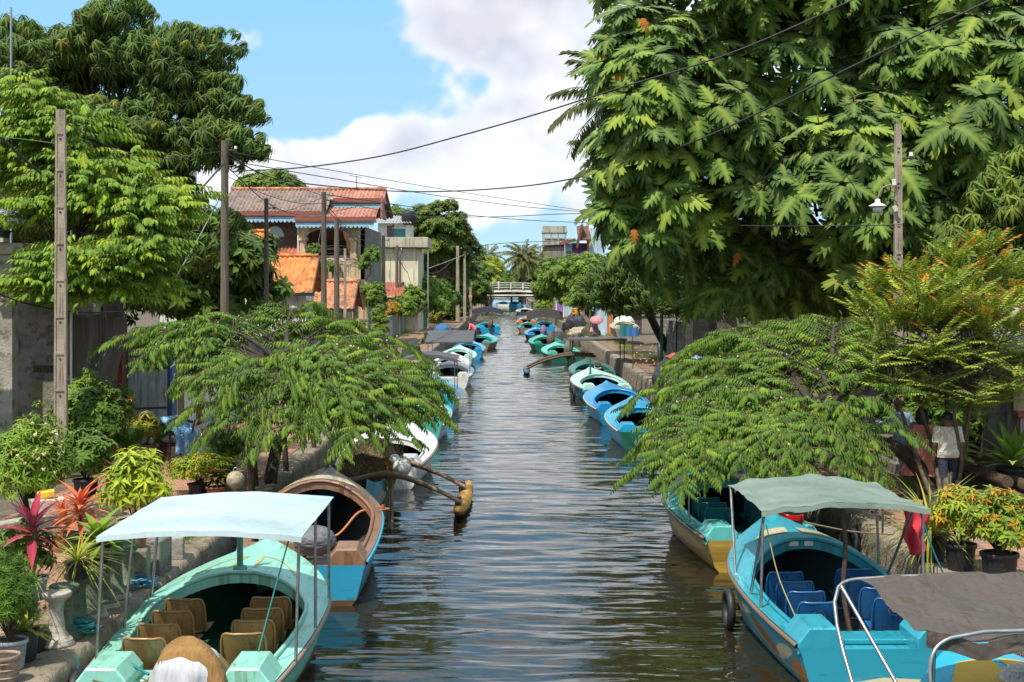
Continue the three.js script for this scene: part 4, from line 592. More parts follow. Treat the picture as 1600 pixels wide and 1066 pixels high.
// ---- feathery tree with orange young leaves at the right
{
  const rng = rngOf(31), t = thing('bilimbi_tree', 'bright green feathery tree with orange tipped fronds at the right edge', 'tree'), wood = [], A = [], B = [];
  const fr = (tip, s) => spray(13, .6, .105, .038, { n: 2, droop: .15, fold: .15, edge: tip ? [.20, .32, .015] : [.16, .32, .016], rib: [.17, .3, .03], tip: tip ? [.24, .26, .015] : undefined }, s, .3, 1.1);
  const gA = fr(false, 51); const gB = (() => { const g = fr(true, 52), p = g.attributes.position, c = g.attributes.color; for (let i = 0; i < p.count; i++) { const k = sstep(.34, .7, p.getX(i)); c.setXYZ(i, mix(c.getX(i), .55, k), mix(c.getY(i), .19, k), mix(c.getZ(i), .012, k)); } return g; })();
  const stems = [[G(1472, 800), P(1462, 720, 26.6), P(1440, 640, 26.8), P(1420, 560, 27)], [G(1480, 800), P(1478, 720, 26.6), P(1480, 640, 26.8), P(1475, 540, 27)], [G(1484, 802), P(1500, 740, 26.6), P(1512, 660, 26.6), P(1535, 560, 27)], [G(1478, 800), P(1486, 742, 26.4), P(1498, 700, 26.3), P(1492, 640, 26.2), P(1520, 610, 26.5)], [G(1466, 800), P(1442, 742, 26.3), P(1424, 690, 26.4), P(1395, 600, 26.6)]];
  stems.forEach((s, i) => wood.push(tube(s, [.05, .075, .06, .045, .05][i], 8, .03)));
  const ends = []; for (let i = 0; i < 140; i++) { const a = rng() * Math.PI * 2, r = Math.sqrt(rng()); ends.push([1482 + Math.cos(a) * r * 132, 545 + Math.sin(a) * r * 105, 27 + (rng() - .5) * 3]); }
  for (const [x, y, d] of [[1380, 455, 27.4], [1420, 440, 27], [1450, 460, 26.5], [1500, 410, 27.5], [1530, 400, 27.5], [1560, 430, 27.4], [1590, 470, 27], [1360, 480, 27.3], [1400, 500, 26.3], [1460, 500, 26], [1520, 500, 26], [1570, 520, 26], [1480, 440, 27], [1600, 440, 28], [1610, 560, 27]]) for (let k = 0; k < 4; k++) ends.push([x + (rng() - .5) * 34, y + (rng() - .5) * 26, d]);
  for (const [px, py, d] of ends) { const e = P(px, py, d), q = stems[Math.floor(rng() * stems.length)], a = q[q.length - 1]; if (rng() < .5) wood.push(tube([a, a.clone().lerp(e, .5).add(V(0, -.1, 0)), e], .022, 4, .008, true, 3)); const high = py < 540; for (let k = 0; k < 6; k++) { const dir = V(Math.cos(k * 1.05 + px) * .9, (high ? .55 : .1) + rng() * .5, Math.sin(k * 1.05 + px) * .9); (high && rng() < .3 ? B : A).push(basis(e.clone().add(V((rng() - .5) * .1, (rng() - .5) * .1, 0)), dir, V((rng() - .5) * .4, 1, (rng() - .5) * .4), .75 + rng() * .5)); } }
  part(t, 'trunk', merge(wood), MT.bark); foliage(t, 'leaves', gA, LM.soft, A, TINT.y, rng); foliage(t, 'young_leaves', gB, LM.soft, B, TINT.y, rng);
}
// ---- breadfruit tree
{
  const rng = rngOf(41), t = thing('breadfruit_tree', 'huge breadfruit tree with lobed dark leaves filling the upper right', 'tree'), wood = [], trunk = [G(1322, 620), P(1330, 480, 42), P(1290, 390, 42), P(1235, 310, 42)];
  wood.push(tube(trunk, .36, 12, .24, true, 8), tube([P(1290, 390, 42), P(1330, 300, 42.5), P(1390, 160, 42), P(1420, 20, 42)], .2, 9, .1), tube([P(1235, 310, 42), P(1180, 190, 41), P(1140, 60, 41), P(1120, -60, 41)], .2, 9, .08), tube([P(1235, 310, 42), P(1120, 270, 40), P(1010, 240, 38)], .14, 8, .05), tube([P(1330, 480, 42), P(1420, 400, 41), P(1520, 330, 40), P(1600, 280, 40)], .16, 8, .06));
  const ells = [[1260, 120, 300, 170, 42, 4.2], [1080, 230, 170, 150, 40, 3], [1010, 150, 95, 150, 39, 2.2], [1028, 330, 90, 72, 40, 2.4], [1480, 180, 210, 210, 40, 4], [1250, 330, 220, 110, 43, 3], [1130, 420, 140, 60, 42, 2.5], [978, 290, 40, 52, 39.5, 1.3], [1540, 330, 110, 90, 40, 2.5], [1180, -10, 260, 90, 41, 4], [1350, 300, 160, 160, 38.5, 2.4], [1440, -20, 260, 100, 41, 4], [1290, 420, 110, 60, 43, 2], [985, 60, 45, 60, 39, 1.6]];
  const L = (o) => [0, 1].map((s) => lobed(.84, .70, 5, { ...o, droop: .3 + s * .35, fold: .12 + s * .1 })), gs = [...L({}), ...L({ edge: [.055, .15, .013], rib: [.22, .34, .06] }), ...L({ edge: [.15, .29, .02], rib: [.28, .40, .07] })], lists = gs.map(() => []), ros = [];
  const vol = ells.map((e) => e[2] * e[3]), tot = vol.reduce((a, b) => a + b);
  for (let i = 0; i < 1050; i++) { let k = rng() * tot, q = 0; while (q < ells.length - 1 && (k -= vol[q]) > 0) q++; const [px, py, rx, ry, D, rd] = ells[q], d = rdir(rng); if (d.z < 0 && rng() < .72) d.z *= -1; const s = mix(.55, 1.02, Math.pow(rng(), .55)), c = P(px, py, D), p = c.clone().add(V(d.x * rx * D / F, d.y * ry * D / F, d.z * rd).multiplyScalar(s)); if (p.y < 3.6) continue; const qx = VX + p.x * F / -p.z, qy = VY + (H - p.y) * F / -p.z; if (p.z > -42.5 && Math.hypot((qx - 1262) / 46, (qy - 362) / 56) < 1) continue; ros.push([p, d]); }
  ros.sort((a, b) => b[0].z - a[0].z);
  const lm = LM.glossy, cc = [], inView = (p) => { const x = VX + p.x * F / -p.z, y = VY + (H - p.y) * F / -p.z; return x > 900 && x < 1590 && y > 5 && y < 450; };
  let single300 = 0; const buds = [];
  ros.forEach(([p, d], i) => {
    const axis = d.clone().multiplyScalar(.55).add(V((rng() - .5) * .5, .62, .28 + (rng() - .5) * .4)).normalize(), n = 7 + Math.floor(rng() * 3), s = .8 + rng() * .42, kind = rng() < .2 ? 2 : rng() < .45 ? 1 : 0, u = V(0, 0, 1).cross(axis).normalize(), v = axis.clone().cross(u);
    if (i % 5 === 0) { const b = trunk[2 + (i % 2)].clone().lerp(p, .35); wood.push(tube([b, b.clone().lerp(p, .6).add(V(0, .3, 0)), p.clone().addScaledVector(axis, -.05)], .05, 5, .022, true, 3)); }
    const young = kind === 2;
    for (let k = 0; k < n; k++) {
      const a = k * 2.4 + rng(), tilt = -.35 + k / n * .95 + (rng() - .5) * .3, dir = u.clone().multiplyScalar(Math.cos(a)).addScaledVector(v, Math.sin(a)).multiplyScalar(Math.cos(tilt)).addScaledVector(axis, Math.sin(tilt)); dir.y -= .12;
      const M = basis(p.clone().addScaledVector(dir, .07), dir, axis.clone().add(V(0, .4, 0)), s * (.72 + rng() * .4)), gi = (young && k > n - 4 ? 4 : kind === 0 ? 0 : 2) + (rng() < .5 ? 0 : 1);
      if (single300 < 300 && inView(p) && p.z > -39.6) { const m = part(t, 'leaf', gs[gi], lm); m.applyMatrix4(M); single300++; } else lists[gi].push(M);
    }
    if (rng() < .28) buds.push(basis(p.clone().addScaledVector(axis, .06), axis, V(1, 0, 0), .8 + rng() * .5, true));
  });
  part(t, 'trunk', merge(wood), MT.darkBark);
  gs.forEach((g, i) => foliage(t, 'leaves', g, lm, lists[i], [[1, 1, 1], [.85, .9, .85], [1.15, 1.1, 1], [.7, .8, .75], [1, 1, 1]], rng));
  const bud = lathe([[.0, 0], [.018, .02], [.02, .1], [.001, .2]], 7); bud.setAttribute('color', new THREE.BufferAttribute(new Float32Array(bud.attributes.position.count * 3).map((_, i) => [.45, .36, .06][i % 3]), 3)); foliage(t, 'buds', bud, LM.dull, buds, [[1, 1, 1], [1.2, .8, .5]], rng);
  const ol = [], og = lobed(.42, .3, 4, { edge: [.34, .12, .02], rib: [.4, .18, .03], droop: .6 }); for (const [x, y, d] of [[1003, 28, 37], [1140, 262, 37.6], [1155, 395, 39], [965, 118, 37.2], [990, 358, 38]]) ol.push([P(x, y, d), V(rng() - .5, -.7, .5)]); for (const [p, d] of ol) { const m = part(t, 'dying_leaf', og, LM.dull, 'orange brown dying leaf'); m.applyMatrix4(basis(p, d, V(0, .6, 1), .9)); }
}
// ---- mango branches and undergrowth on the right
clumpTree({ name: 'mango_tree', label: 'bright narrow leaved mango tree at the right edge under the breadfruit', seed: 51, ells: [[1575, 330, 70, 90, 36, 1.8], [1500, 395, 45, 40, 35.5, 1.4], [1590, 400, 45, 50, 35, 1.4]], n: 46, cr: .62, per: 26, geos: mangoR, mat: LM.glossy, size: [.8, 1.15], tints: [...TINT.y, [1.6, 1.5, 1]], base: V(12.4, PY, -36), tr: .18, fork: P(1560, 420, 36) });
clumpTree({ name: 'mango_tree', label: 'dark mango tree hanging over the path beside the block wall', seed: 52, ells: [[985, 440, 62, 45, 74, 2], [1060, 455, 60, 36, 70, 2], [950, 448, 34, 34, 84, 2], [1130, 450, 60, 32, 62, 2], [1190, 455, 60, 40, 56, 2]], n: 88, cr: .95, per: 34, geos: mangoR, mat: LM.glossy, size: [.9, 1.35], tints: TINT.dark, base: V(9.2, PY, -78), tr: .26, bark: MT.darkBark, fork: P(1000, 455, 76) });
clumpTree({ name: 'rain_tree', label: 'leafy light green tree leaning over the right bank before the bridge', seed: 53, ells: [[884, 438, 46, 34, 150, 4], [862, 448, 26, 24, 175, 3], [925, 445, 40, 40, 120, 3], [905, 418, 30, 16, 140, 3]], n: 90, cr: 1.25, per: 44, geos: [...smallR.map((g) => g.clone().scale(2, 2, 2))], mat: LM.soft, size: [.8, 1.3], tints: TINT.y, base: V(9.5, PY, -150), tr: .3, fork: P(900, 460, 148), inner: .5 });
clumpTree({ name: 'rain_tree', label: 'tall rounded tree with reddish patches behind the left poles', seed: 54, ells: [[690, 362, 42, 44, 165, 5], [668, 388, 36, 40, 165, 5], [712, 400, 28, 45, 170, 4], [660, 345, 24, 22, 165, 4], [705, 430, 34, 30, 170, 4]], n: 170, cr: 1.15, per: 36, geos: farR, mat: LM.dull, size: [.7, 1.2], tints: [...TINT.dark, ...TINT.dark, [1.8, 1.1, .7]], base: P(690, 492, 165), tr: .45, fork: P(690, 420, 165), inner: .3 });
clumpTree({ name: 'hedge_tree', label: 'dark bushy tree behind the left quay poles', seed: 55, ells: [[740, 440, 20, 40, 210, 4], [700, 455, 30, 34, 190, 4]], n: 56, cr: 1.6, per: 40, geos: farR, mat: LM.dull, size: [.9, 1.4], tints: TINT.dark, base: V(-9.4, PY, -200), tr: .3 });
clumpTree({ name: 'yellow_tree', label: 'yellowish tree catching the sun left of the bridge', seed: 56, ells: [[762, 435, 16, 22, 262, 4], [768, 415, 10, 12, 268, 3]], n: 40, cr: 1.5, per: 36, geos: farR, mat: LM.soft, size: [.9, 1.4], tints: [[2.6, 1.7, .7], [3.2, 2.1, .8], [1.9, 1.5, .8]], base: V(-8, PY, -262), tr: .25 });
clumpTree({ name: 'garden_tree', label: 'young light green tree over the garden wall, left bank', seed: 57, ells: [[662, 455, 26, 20, 133, 2.5], [676, 470, 18, 16, 142, 2.5], [640, 470, 18, 18, 126, 2]], n: 54, cr: .9, per: 36, geos: smallR.map((g) => g.clone().scale(2, 2, 2)), mat: LM.soft, size: [.8, 1.2], tints: TINT.y, base: P(660, 505, 134), tr: .12 });
clumpTree({ name: 'garden_tree', label: 'papaya green bushes behind the green gate, left bank', seed: 58, ells: [[695, 462, 18, 18, 155, 2.5], [705, 478, 16, 18, 165, 2.5]], n: 36, cr: 1, per: 36, geos: farR, mat: LM.soft, size: [.6, 1.0], tints: TINT.n, base: V(-9.6, PY, -160), tr: .15 });
clumpTree({ name: 'creeper', label: 'leafy creeper climbing the gate pillar below the villa', cat: 'plant', seed: 59, ells: [[588, 470, 10, 26, 92, .6], [592, 500, 9, 26, 90, .5], [582, 455, 12, 14, 93, .6]], n: 44, cr: .4, per: 30, geos: smallR, mat: LM.soft, size: [.9, 1.3], tints: TINT.y, base: P(590, 528, 90), tr: .05 });
clumpTree({ name: 'balcony_plant', label: 'trailing plants spilling over the villa balcony', cat: 'plant', seed: 60, ells: [[577, 398, 14, 12, 92.5, .5], [570, 418, 6, 10, 92.4, .4], [492, 396, 9, 12, 92.6, .4], [515, 418, 10, 8, 92.4, .3]], n: 30, cr: .36, per: 18, geos: smallR, mat: LM.soft, size: [.9, 1.2], tints: TINT.n, base: P(572, 437, 92.8), tr: .03 });
clumpTree({ name: 'shrub', label: 'orange red leaved shrub behind the garden wall', cat: 'shrub', seed: 61, ells: [[614, 482, 9, 9, 113, .8]], n: 14, cr: .4, per: 30, geos: smallR, mat: LM.soft, size: [.9, 1.4], tints: [[4.5, .8, .6], [3.4, 1.1, .6], [1.6, 1.1, .8]], base: V(-9.6, PY, -113), tr: .04 });
clumpTree({ name: 'shrub', label: 'dense green shrub beside the orange shrub, left bank', cat: 'shrub', seed: 62, ells: [[632, 480, 14, 14, 118, 1]], n: 22, cr: .5, per: 30, geos: smallR, mat: LM.soft, size: [1, 1.5], tints: TINT.y, base: V(-9.9, PY, -118), tr: .04 });
clumpTree({ name: 'shrub', label: 'bush with red flowers at the foot of the green gate', cat: 'shrub', seed: 63, ells: [[683, 490, 9, 14, 148, 1]], n: 18, cr: .5, per: 26, geos: smallR, mat: LM.soft, size: [1.2, 1.8], tints: [...TINT.n, [3.5, .6, .8]], base: V(-8, PY, -148), tr: .04 });
clumpTree({ name: 'shrub', label: 'sunlit yellow green shrub on the far right bank', cat: 'shrub', seed: 64, ells: [[850, 474, 8, 9, 215, 1.6]], n: 16, cr: .8, per: 30, geos: farR, mat: LM.soft, size: [.6, .9], tints: [[1.7, 1.6, .8], [2, 1.7, .8]], base: V(6.8, PY, -215), tr: .05 });
// distant wood that closes the canal, and undergrowth
function wood(label, name, ells, n, seed, tints = TINT.n, size = [1.4, 2.2], cr = 2.6) { return clumpTree({ name, label, seed, ells, n, cr, per: 36, geos: farR, mat: LM.dull, size, tints, base: P(ells[0][0], 474, ells[0][4]), tr: .4, limbEvery: 6 }); }
wood('round green tree behind the bridge, left of the date palm', 'far_tree', [[755, 440, 34, 20, 330, 6], [790, 446, 22, 12, 360, 6]], 60, 71);
wood('broad tree behind the bridge, below the date palm', 'far_tree', [[812, 444, 26, 16, 345, 6], [845, 440, 26, 20, 340, 6]], 60, 72, TINT.dark);
wood('tall dark trees behind the white house', 'far_tree', [[560, 430, 60, 30, 210, 8], [640, 420, 40, 40, 230, 7]], 70, 73, TINT.dark);
wood('green trees far behind the purple house', 'far_tree', [[905, 438, 30, 14, 260, 8], [985, 440, 40, 30, 180, 6]], 80, 74);
wood('dark backing trees behind the breadfruit trunk', 'far_tree', [[1150, 440, 160, 60, 95, 5], [1350, 430, 220, 80, 75, 5], [1550, 430, 160, 100, 60, 4]], 150, 75, TINT.dark, [.8, 1.3], 1.5);
wood('dark backing trees behind the porch and mango trunk', 'far_tree', [[120, 430, 170, 70, 66, 4], [320, 430, 90, 60, 62, 3]], 110, 76, TINT.dark, [.8, 1.3], 1.5);
wood('far green trees closing the end of the canal', 'far_tree', [[800, 450, 30, 9, 430, 8], [780, 452, 20, 8, 420, 6]], 46, 77, TINT.y, [1.6, 2.4], 3);
// ---- palms
function frond(L, n, w, seed, arch = .5, c = [.085, .15, .035]) { const rng = rngOf(seed), l = [], pt = (s) => V(L * s * (1 - .12 * s), arch * L * (s * .9 - 1.25 * s * s), 0); const st = tube([0, .25, .5, .75, 1].map(pt), .035, 5, .008, true, 3); st.setAttribute('color', new THREE.BufferAttribute(new Float32Array(st.attributes.position.count * 3).map((_, i) => [.2, .2, .06][i % 3]), 3)); l.push(st); for (let i = 0; i < n; i++) for (const f of [1, -1]) { const s = .12 + .88 * (i + rng() * .4) / n, k = w * (1 - .55 * s) * (.85 + rng() * .3), g = leaf(k, .05 + .03 * L, { n: 2, droop: .35, fold: .2, edge: tone(c, .75 + rng() * .5) }); g.rotateZ(-.35 - rng() * .3); g.rotateY(-f * 1.0); const p = pt(s); g.translate(p.x, p.y, 0); l.push(g); } return merge(l); }
function palm(label, px, py, D, L, n, seed, base, c, low = -.7) { const rng = rngOf(seed), t = thing('palm_tree', label, 'palm'), top = P(px, py, D), gs = [0, 1, 2].map((k) => frond(L, 22, L * .3, seed + k, .35 + k * .16, c)); part(t, 'trunk', tube([V(top.x + (base?.[0] ?? 0), PY, top.z), V(top.x + (base?.[0] ?? 0) * .75, top.y * .5, top.z), top], L * .11, 9, L * .085), MT.bark); for (let i = 0; i < n; i++) { const a = i * 2.4, e = mix(low, 1.25, i / n), f = part(t, 'frond', gs[i % 3], LM.dull); f.position.copy(top); f.rotation.set(0, a, e + (rng() - .5) * .2, 'YXZ'); f.scale.setScalar(.85 + rng() * .3); } return t; }
palm('bushy date palm rising behind the far bridge', 818, 404, 300, 5.2, 46, 81, null, [.14, .19, .07], -.9);
palm('smaller date palm to the right of the bushy one', 841, 408, 315, 4.4, 34, 82, null, [.15, .19, .08], -.9);
palm('coconut palm left of the far bridge, above the yellow tree', 761, 404, 290, 4.4, 22, 83, null, [.12, .18, .05], -.5);
palm('coconut palm with fronds showing left of the breadfruit crown', 985, 160, 55, 3.9, 20, 84, [4.2], [.06, .10, .03], -.5);
palm('second coconut palm behind the lower breadfruit crown', 1000, 262, 60, 3.4, 16, 85, [3.6], [.06, .10, .03], -.5);
// ---------------------------------------------------------------- boats
const paint = (c, rough = .32) => mat(c, rough, { tx: 'worn', s: 1.9, coat: .3, cr: .22 });
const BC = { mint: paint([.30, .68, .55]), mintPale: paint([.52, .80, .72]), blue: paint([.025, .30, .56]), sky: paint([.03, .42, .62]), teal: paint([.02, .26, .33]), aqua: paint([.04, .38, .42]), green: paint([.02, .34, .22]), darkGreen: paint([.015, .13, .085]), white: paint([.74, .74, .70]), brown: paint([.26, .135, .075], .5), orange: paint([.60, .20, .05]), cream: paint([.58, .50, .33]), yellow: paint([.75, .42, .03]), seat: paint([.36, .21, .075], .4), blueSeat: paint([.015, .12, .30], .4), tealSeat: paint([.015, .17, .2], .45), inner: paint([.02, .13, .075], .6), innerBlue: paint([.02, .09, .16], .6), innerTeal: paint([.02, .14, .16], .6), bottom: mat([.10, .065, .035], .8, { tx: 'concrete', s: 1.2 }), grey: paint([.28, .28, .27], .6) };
function hullArt(base, low, drawer) { // painted hull sides, u from stern to bow, v from keel to gunwale
  const w = 1024, h = 256, c = document.createElement('canvas'); c.width = w; c.height = h; const x = c.getContext('2d'); x.fillStyle = base; x.fillRect(0, 0, w, h); drawer(x, w, h); x.fillStyle = low; x.fillRect(0, h * .8, w, h * .2);
  const rng = rngOf(w + base.length * 7); for (let i = 0; i < 500; i++) { x.globalAlpha = rng() * .28; x.fillStyle = rng() < .6 ? '#3a2a18' : '#c8c0a8'; const a = rng() * w, b = h * (.25 + .75 * Math.sqrt(rng())), s = 1 + rng() * 5; x.fillRect(a, b, s * (rng() < .3 ? .6 : 2.5), s * (rng() < .3 ? 4 : .8)); } x.globalAlpha = 1;
  const t = new THREE.CanvasTexture(c); t.colorSpace = THREE.SRGBColorSpace; t.magFilter = THREE.LinearFilter; const m = mat([1, 1, 1], .45, {}); m.map = t; m.clearcoat = .25; m.clearcoatRoughness = .3; return m;
}
const swirl = (x, cs, w, h, y0 = .35) => cs.forEach(([c, a, b, r1, r2, rot]) => { x.fillStyle = c; x.beginPath(); x.ellipse(a * w, (y0 + b) * h, r1 * w, r2 * h, rot, 0, 7); x.fill(); });
function sheetGrid(w, d, y, z0, sag = .05, wrinkle = .02, seed = 1, edge = .06, camber = 0) { // canopy cloth with hem
  return merge([grid(30, 20, (u, v) => { const e = Math.min(u, 1 - u, v, 1 - v), s = Math.sin(u * Math.PI) * Math.sin(v * Math.PI); return [(u - .5) * w, y - sag * s + camber * Math.sin(u * Math.PI) + (fbm(u * 7, v * 4, 3, seed) - .5) * wrinkle * 2 + (Math.sin((u + v * .3) * 30 + seed) * .12 * wrinkle), z0 - v * d]; }, (u, v) => [u * w, v * d]), grid(30, 1, (u, v) => [(u - .5) * w, y - edge * v + camber * Math.sin(u * Math.PI) + (fbm(u * 7, 0, 3, seed) - .5) * wrinkle * 2, z0 + .004 + .01 * v], (u, v) => [u * w, v * edge])]);
}
function seatGeo(b = .5, back = .42, lean = .18) { return merge([grid(8, 8, (u, v) => { const x = (u - .5) * b * (1 - .10 * v), c = (u - .5) * (u - .5); return [x, .38 + v * back, .2 + v * lean - c * .22]; }, (u, v) => [u, v]), grid(8, 8, (u, v) => { const x = (u - .5) * b * (1 - .10 * v), c = (u - .5) * (u - .5); return [x, .38 + v * back, .225 + v * lean - c * .22]; }, (u, v) => [u, v]), grid(8, 5, (u, v) => [(u - .5) * b, .36 + .02 * Math.cos(u * 6) + .03 * v * v, .2 - v * .4], (u, v) => [u, v]), tube([[-b / 2, .38, .21], [-b * .45, .38 + back, .21 + lean - .055], [-b * .2, .395 + back, .21 + lean], [b * .2, .395 + back, .21 + lean], [b * .45, .38 + back, .21 + lean - .055], [b / 2, .38, .21]], .016, 6, .016, true, 4)]); }
const seatShape = seatGeo(), legShape = merge([cyl(.03, .03, .34, 0, .19, 0, 8), bx(.3, .03, .26, 0, .03, 0), tube([[-.2, .2, .05], [.2, .2, .05]], .015, 6)]);
const emblemShape = put(plain(new THREE.TorusGeometry(.05, .006, 5, 18)), 0, .66, .385, -.4, 0, 0, 1.5, 1, 1);
function boat(o) {
  const g = thing(o.name ?? 'moored_boat', o.label, 'boat', [o.x, o.y ?? 0, -o.D], o.turn ?? 0, 'boats moored along the canal'), L = o.L ?? 6.2, B = o.B ?? 2.2, Fb = o.F ?? .58, rise = o.rise ?? .42, hi = o.D < 40, N = hi ? 44 : 22, c = o.c;
  const ta = o.ta ?? .30, t1 = o.t1 ?? .48, t0 = o.t0 ?? .13, hood = o.hood ?? .3, sd = o.sd ?? .2;
  const w = (t) => B / 2 * (t < .5 ? mix(.86, 1, Math.sin(t * Math.PI)) : Math.pow(Math.max(0, 1 - Math.pow((t - .5) / .5, 2.15)), .86)), sh = (t) => Fb + rise * Math.pow(t, 2.4), z = (t) => -L * t;
  const wo = (t) => (t < t0 || t > t1 ? 0 : t < ta ? w(t) - sd : (w(ta) - sd) * Math.sqrt(Math.max(0, 1 - ((t - ta) / (t1 - ta)) ** 2))), camb = (t) => hood * sstep(ta - .16, t1, t) * mix(1, .3, sstep(t1, 1, t));
  const deckY = (x, t) => { const ww = Math.max(w(t), .02); return sh(t) + camb(t) * (1 - Math.min(1, (x / ww) ** 2)); };
  const ts = []; for (let i = 0; i <= N; i++) ts.push(i / N); ts.push(t0, t0 + .001, t1, t1 + .0015, ta); for (let i = 1; i < 8; i++) ts.push(mix(ta, t1, 1 - (1 - i / 8) ** 2)); ts.sort((a, b) => a - b);
  const n = ts.length - 1, at = (v) => ts[Math.round(v * n)];
  // hull sides
  const sect = (t, k) => { const W = w(t), e = sstep(.6, 1, t); return [[0, -.35 + .30 * e], [W * mix(.62, .12, e), -.22 + .22 * e], [W * mix(.86, .35, e), .08 + .1 * e], [W * mix(.93, .62, e), mix(.1, sh(t), .45)], [W * mix(.975, .85, e), mix(.1, sh(t), .78)], [W, sh(t) - .05]][k]; };
  const side = (f) => grid(5, n, (u, v) => { const t = at(v), p = sect(t, Math.round(u * 5)); return [p[0] * f, p[1], z(t) - (Math.round(u * 5) / 5) * .25 * sstep(.85, 1, t) + .12]; }, (u, v) => [at(v), [0, .1, .3, .55, .8, 1][Math.round(u * 5)]]);
  const tr = grid(8, 5, (u, v) => { const p = sect(0, Math.round(v * 5)); return [p[0] * (u * 2 - 1), p[1], .12 + .02 * v]; }, (u, v) => [.02 + u * .1, [0, .1, .3, .55, .8, 1][Math.round(v * 5)]]);
  part(g, 'hull', merge([side(1), side(-1)]), o.art ?? c.hull); part(g, 'transom', tr, o.transom ?? o.art ?? c.hull);
  part(g, 'rub_rail', merge([1, -1].map((f) => tube(ts.filter((_, i) => i % 2 === 0).map((t) => [w(t) * f * 1.005, sh(t) - .045, z(t) + .03 - .1 * sstep(.9, 1, t)]), .035, 6, .035, false))), c.rail ?? c.deck);
  // deck with its hood and the lip round the well
  const K = 6, deck = (f) => grid(K, n, (u, v) => { const t = at(v), a = t < t0 ? 0 : wo(t), x = mix(a, w(t), u); return [x * f, deckY(x, t) + (t <= t0 ? -.14 * (1 - sstep(w(t) - .3, w(t) - .16, x)) : 0), z(t) - .1 * sstep(.9, 1, t) * u]; });
  const open = ts.filter((t) => t >= t0 + .0005 && t <= t1), lip = (f, d0, d1, k) => grid(1, open.length - 1, (u, v) => { const t = open[Math.round(v * (open.length - 1))], a = wo(t); return [a * f * (1 - k * u), deckY(a, t) + .03 - u * (d1) - d0, z(t)]; });
  part(g, 'deck', merge([deck(1), deck(-1)]), c.deck);
  part(g, 'coaming', merge([lip(1, 0, .16, .02), lip(-1, 0, .16, .02), tube([...open.filter((_, i) => i % 2 === 0).map((t) => [wo(t), deckY(wo(t), t) + .02, z(t)]), ...open.filter((_, i) => i % 2 === 0).reverse().map((t) => [-wo(t), deckY(wo(t), t) + .02, z(t)])], .03, 6, .03, false)]), c.trim ?? c.deck);
  const ls = ts.filter((t) => t >= t0 && t < .97);
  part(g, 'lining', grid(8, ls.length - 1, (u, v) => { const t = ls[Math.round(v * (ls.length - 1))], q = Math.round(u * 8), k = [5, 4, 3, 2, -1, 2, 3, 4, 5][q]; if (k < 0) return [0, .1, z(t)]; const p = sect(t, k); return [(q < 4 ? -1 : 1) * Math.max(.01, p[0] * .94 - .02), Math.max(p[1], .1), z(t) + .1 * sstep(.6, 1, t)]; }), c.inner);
  part(g, 'aft_bulkhead', merge([bx(1.66 * w(t0), .34, .03, 0, Fb - .28, z(t0) - .012)]), c.deck);
  if (o.boxes !== false) for (const f of [1, -1]) part(g, 'stern_box', metric(put(prism([[0, 0], [.52, 0], [.52, .12], [.40, .28], [.10, .28], [0, .16]], .70, .02), f > 0 ? w(0) - .54 : -w(0) + .54, Fb - .12, -.66, 0, f > 0 ? 0 : 0, 0, f > 0 ? 1 : -1, 1, 1)), c.deck);
  if (o.bench !== false) part(g, 'aft_bench', metric(bx(w(0) * 1.1, .07, .42, 0, Fb - .1, -.6, 0, 0, 0, .02)), c.trim ?? c.deck);
  for (const [zz, col] of o.thwarts ?? (o.seats ? [] : [[.24, c.deck], [.36, c.deck]])) part(g, 'thwart', metric(bx((w(zz) - .1) * 2, .06, .3, 0, .42, z(zz), 0, 0, 0, .015)), col);
  // bow post
  if (hi) part(g, 'bow_post', merge([bx(.1, .22, .12, 0, sh(1) + .02, z(1) + .12, .2, 0, 0, .02)]), c.deck);
  for (const s of o.seats ?? []) { const q = part(g, 'seat', seatShape, o.seatMat); q.position.set(s[0], .06, -s[1]); q.rotation.y = s[2] ?? 0; part(q, 'seat_leg', legShape, MT.steel); if (o.emblem) part(q, 'emblem', emblemShape, MT.black); }
  for (const [col, pts, wd] of o.stripes ?? []) { // painted bands that follow the deck
    const q = pts.map(([x, t]) => V(x, 0, t)), cv = new THREE.CatmullRomCurve3(q); part(g, 'painted_stripe', grid(24, 2, (u, v) => { const p = cv.getPoint(u), tg = cv.getTangent(u), l = Math.hypot(tg.x, tg.z * L) || 1, nx = tg.z * L / l, nt = -tg.x / l / L, x = p.x + nx * wd * (v - .5), t = p.z + nt * wd * (v - .5); return [x, deckY(x, t) + .006, z(t)]; }), col); }
  for (const [col, f0, f1, ta0, tb0] of o.panels ?? []) part(g, 'painted_panel', grid(10, 8, (u, v) => { const t = mix(ta0, tb0, v), x = mix(f0, f1, u) * w(t) * (1 - .25 * v); return [x, deckY(x, t) + .007, z(t)]; }), col);
  for (const [x, t] of o.plates ?? []) part(g, 'name_plate', bx(.13, .1, .012, x, deckY(0, t) - .04, z(t) + .1, -.25), BC.white, 'small white plate on the hood edge');
  if (o.mast) part(g, 'mast', merge([cyl(.035, .045, o.mast[2], o.mast[0], deckY(o.mast[0], o.mast[1]) + o.mast[2] / 2, z(o.mast[1]), 8), cyl(.09, .1, .05, o.mast[0], deckY(o.mast[0], o.mast[1]) + .03, z(o.mast[1]), 12)]), o.mast[3] ?? c.deck);
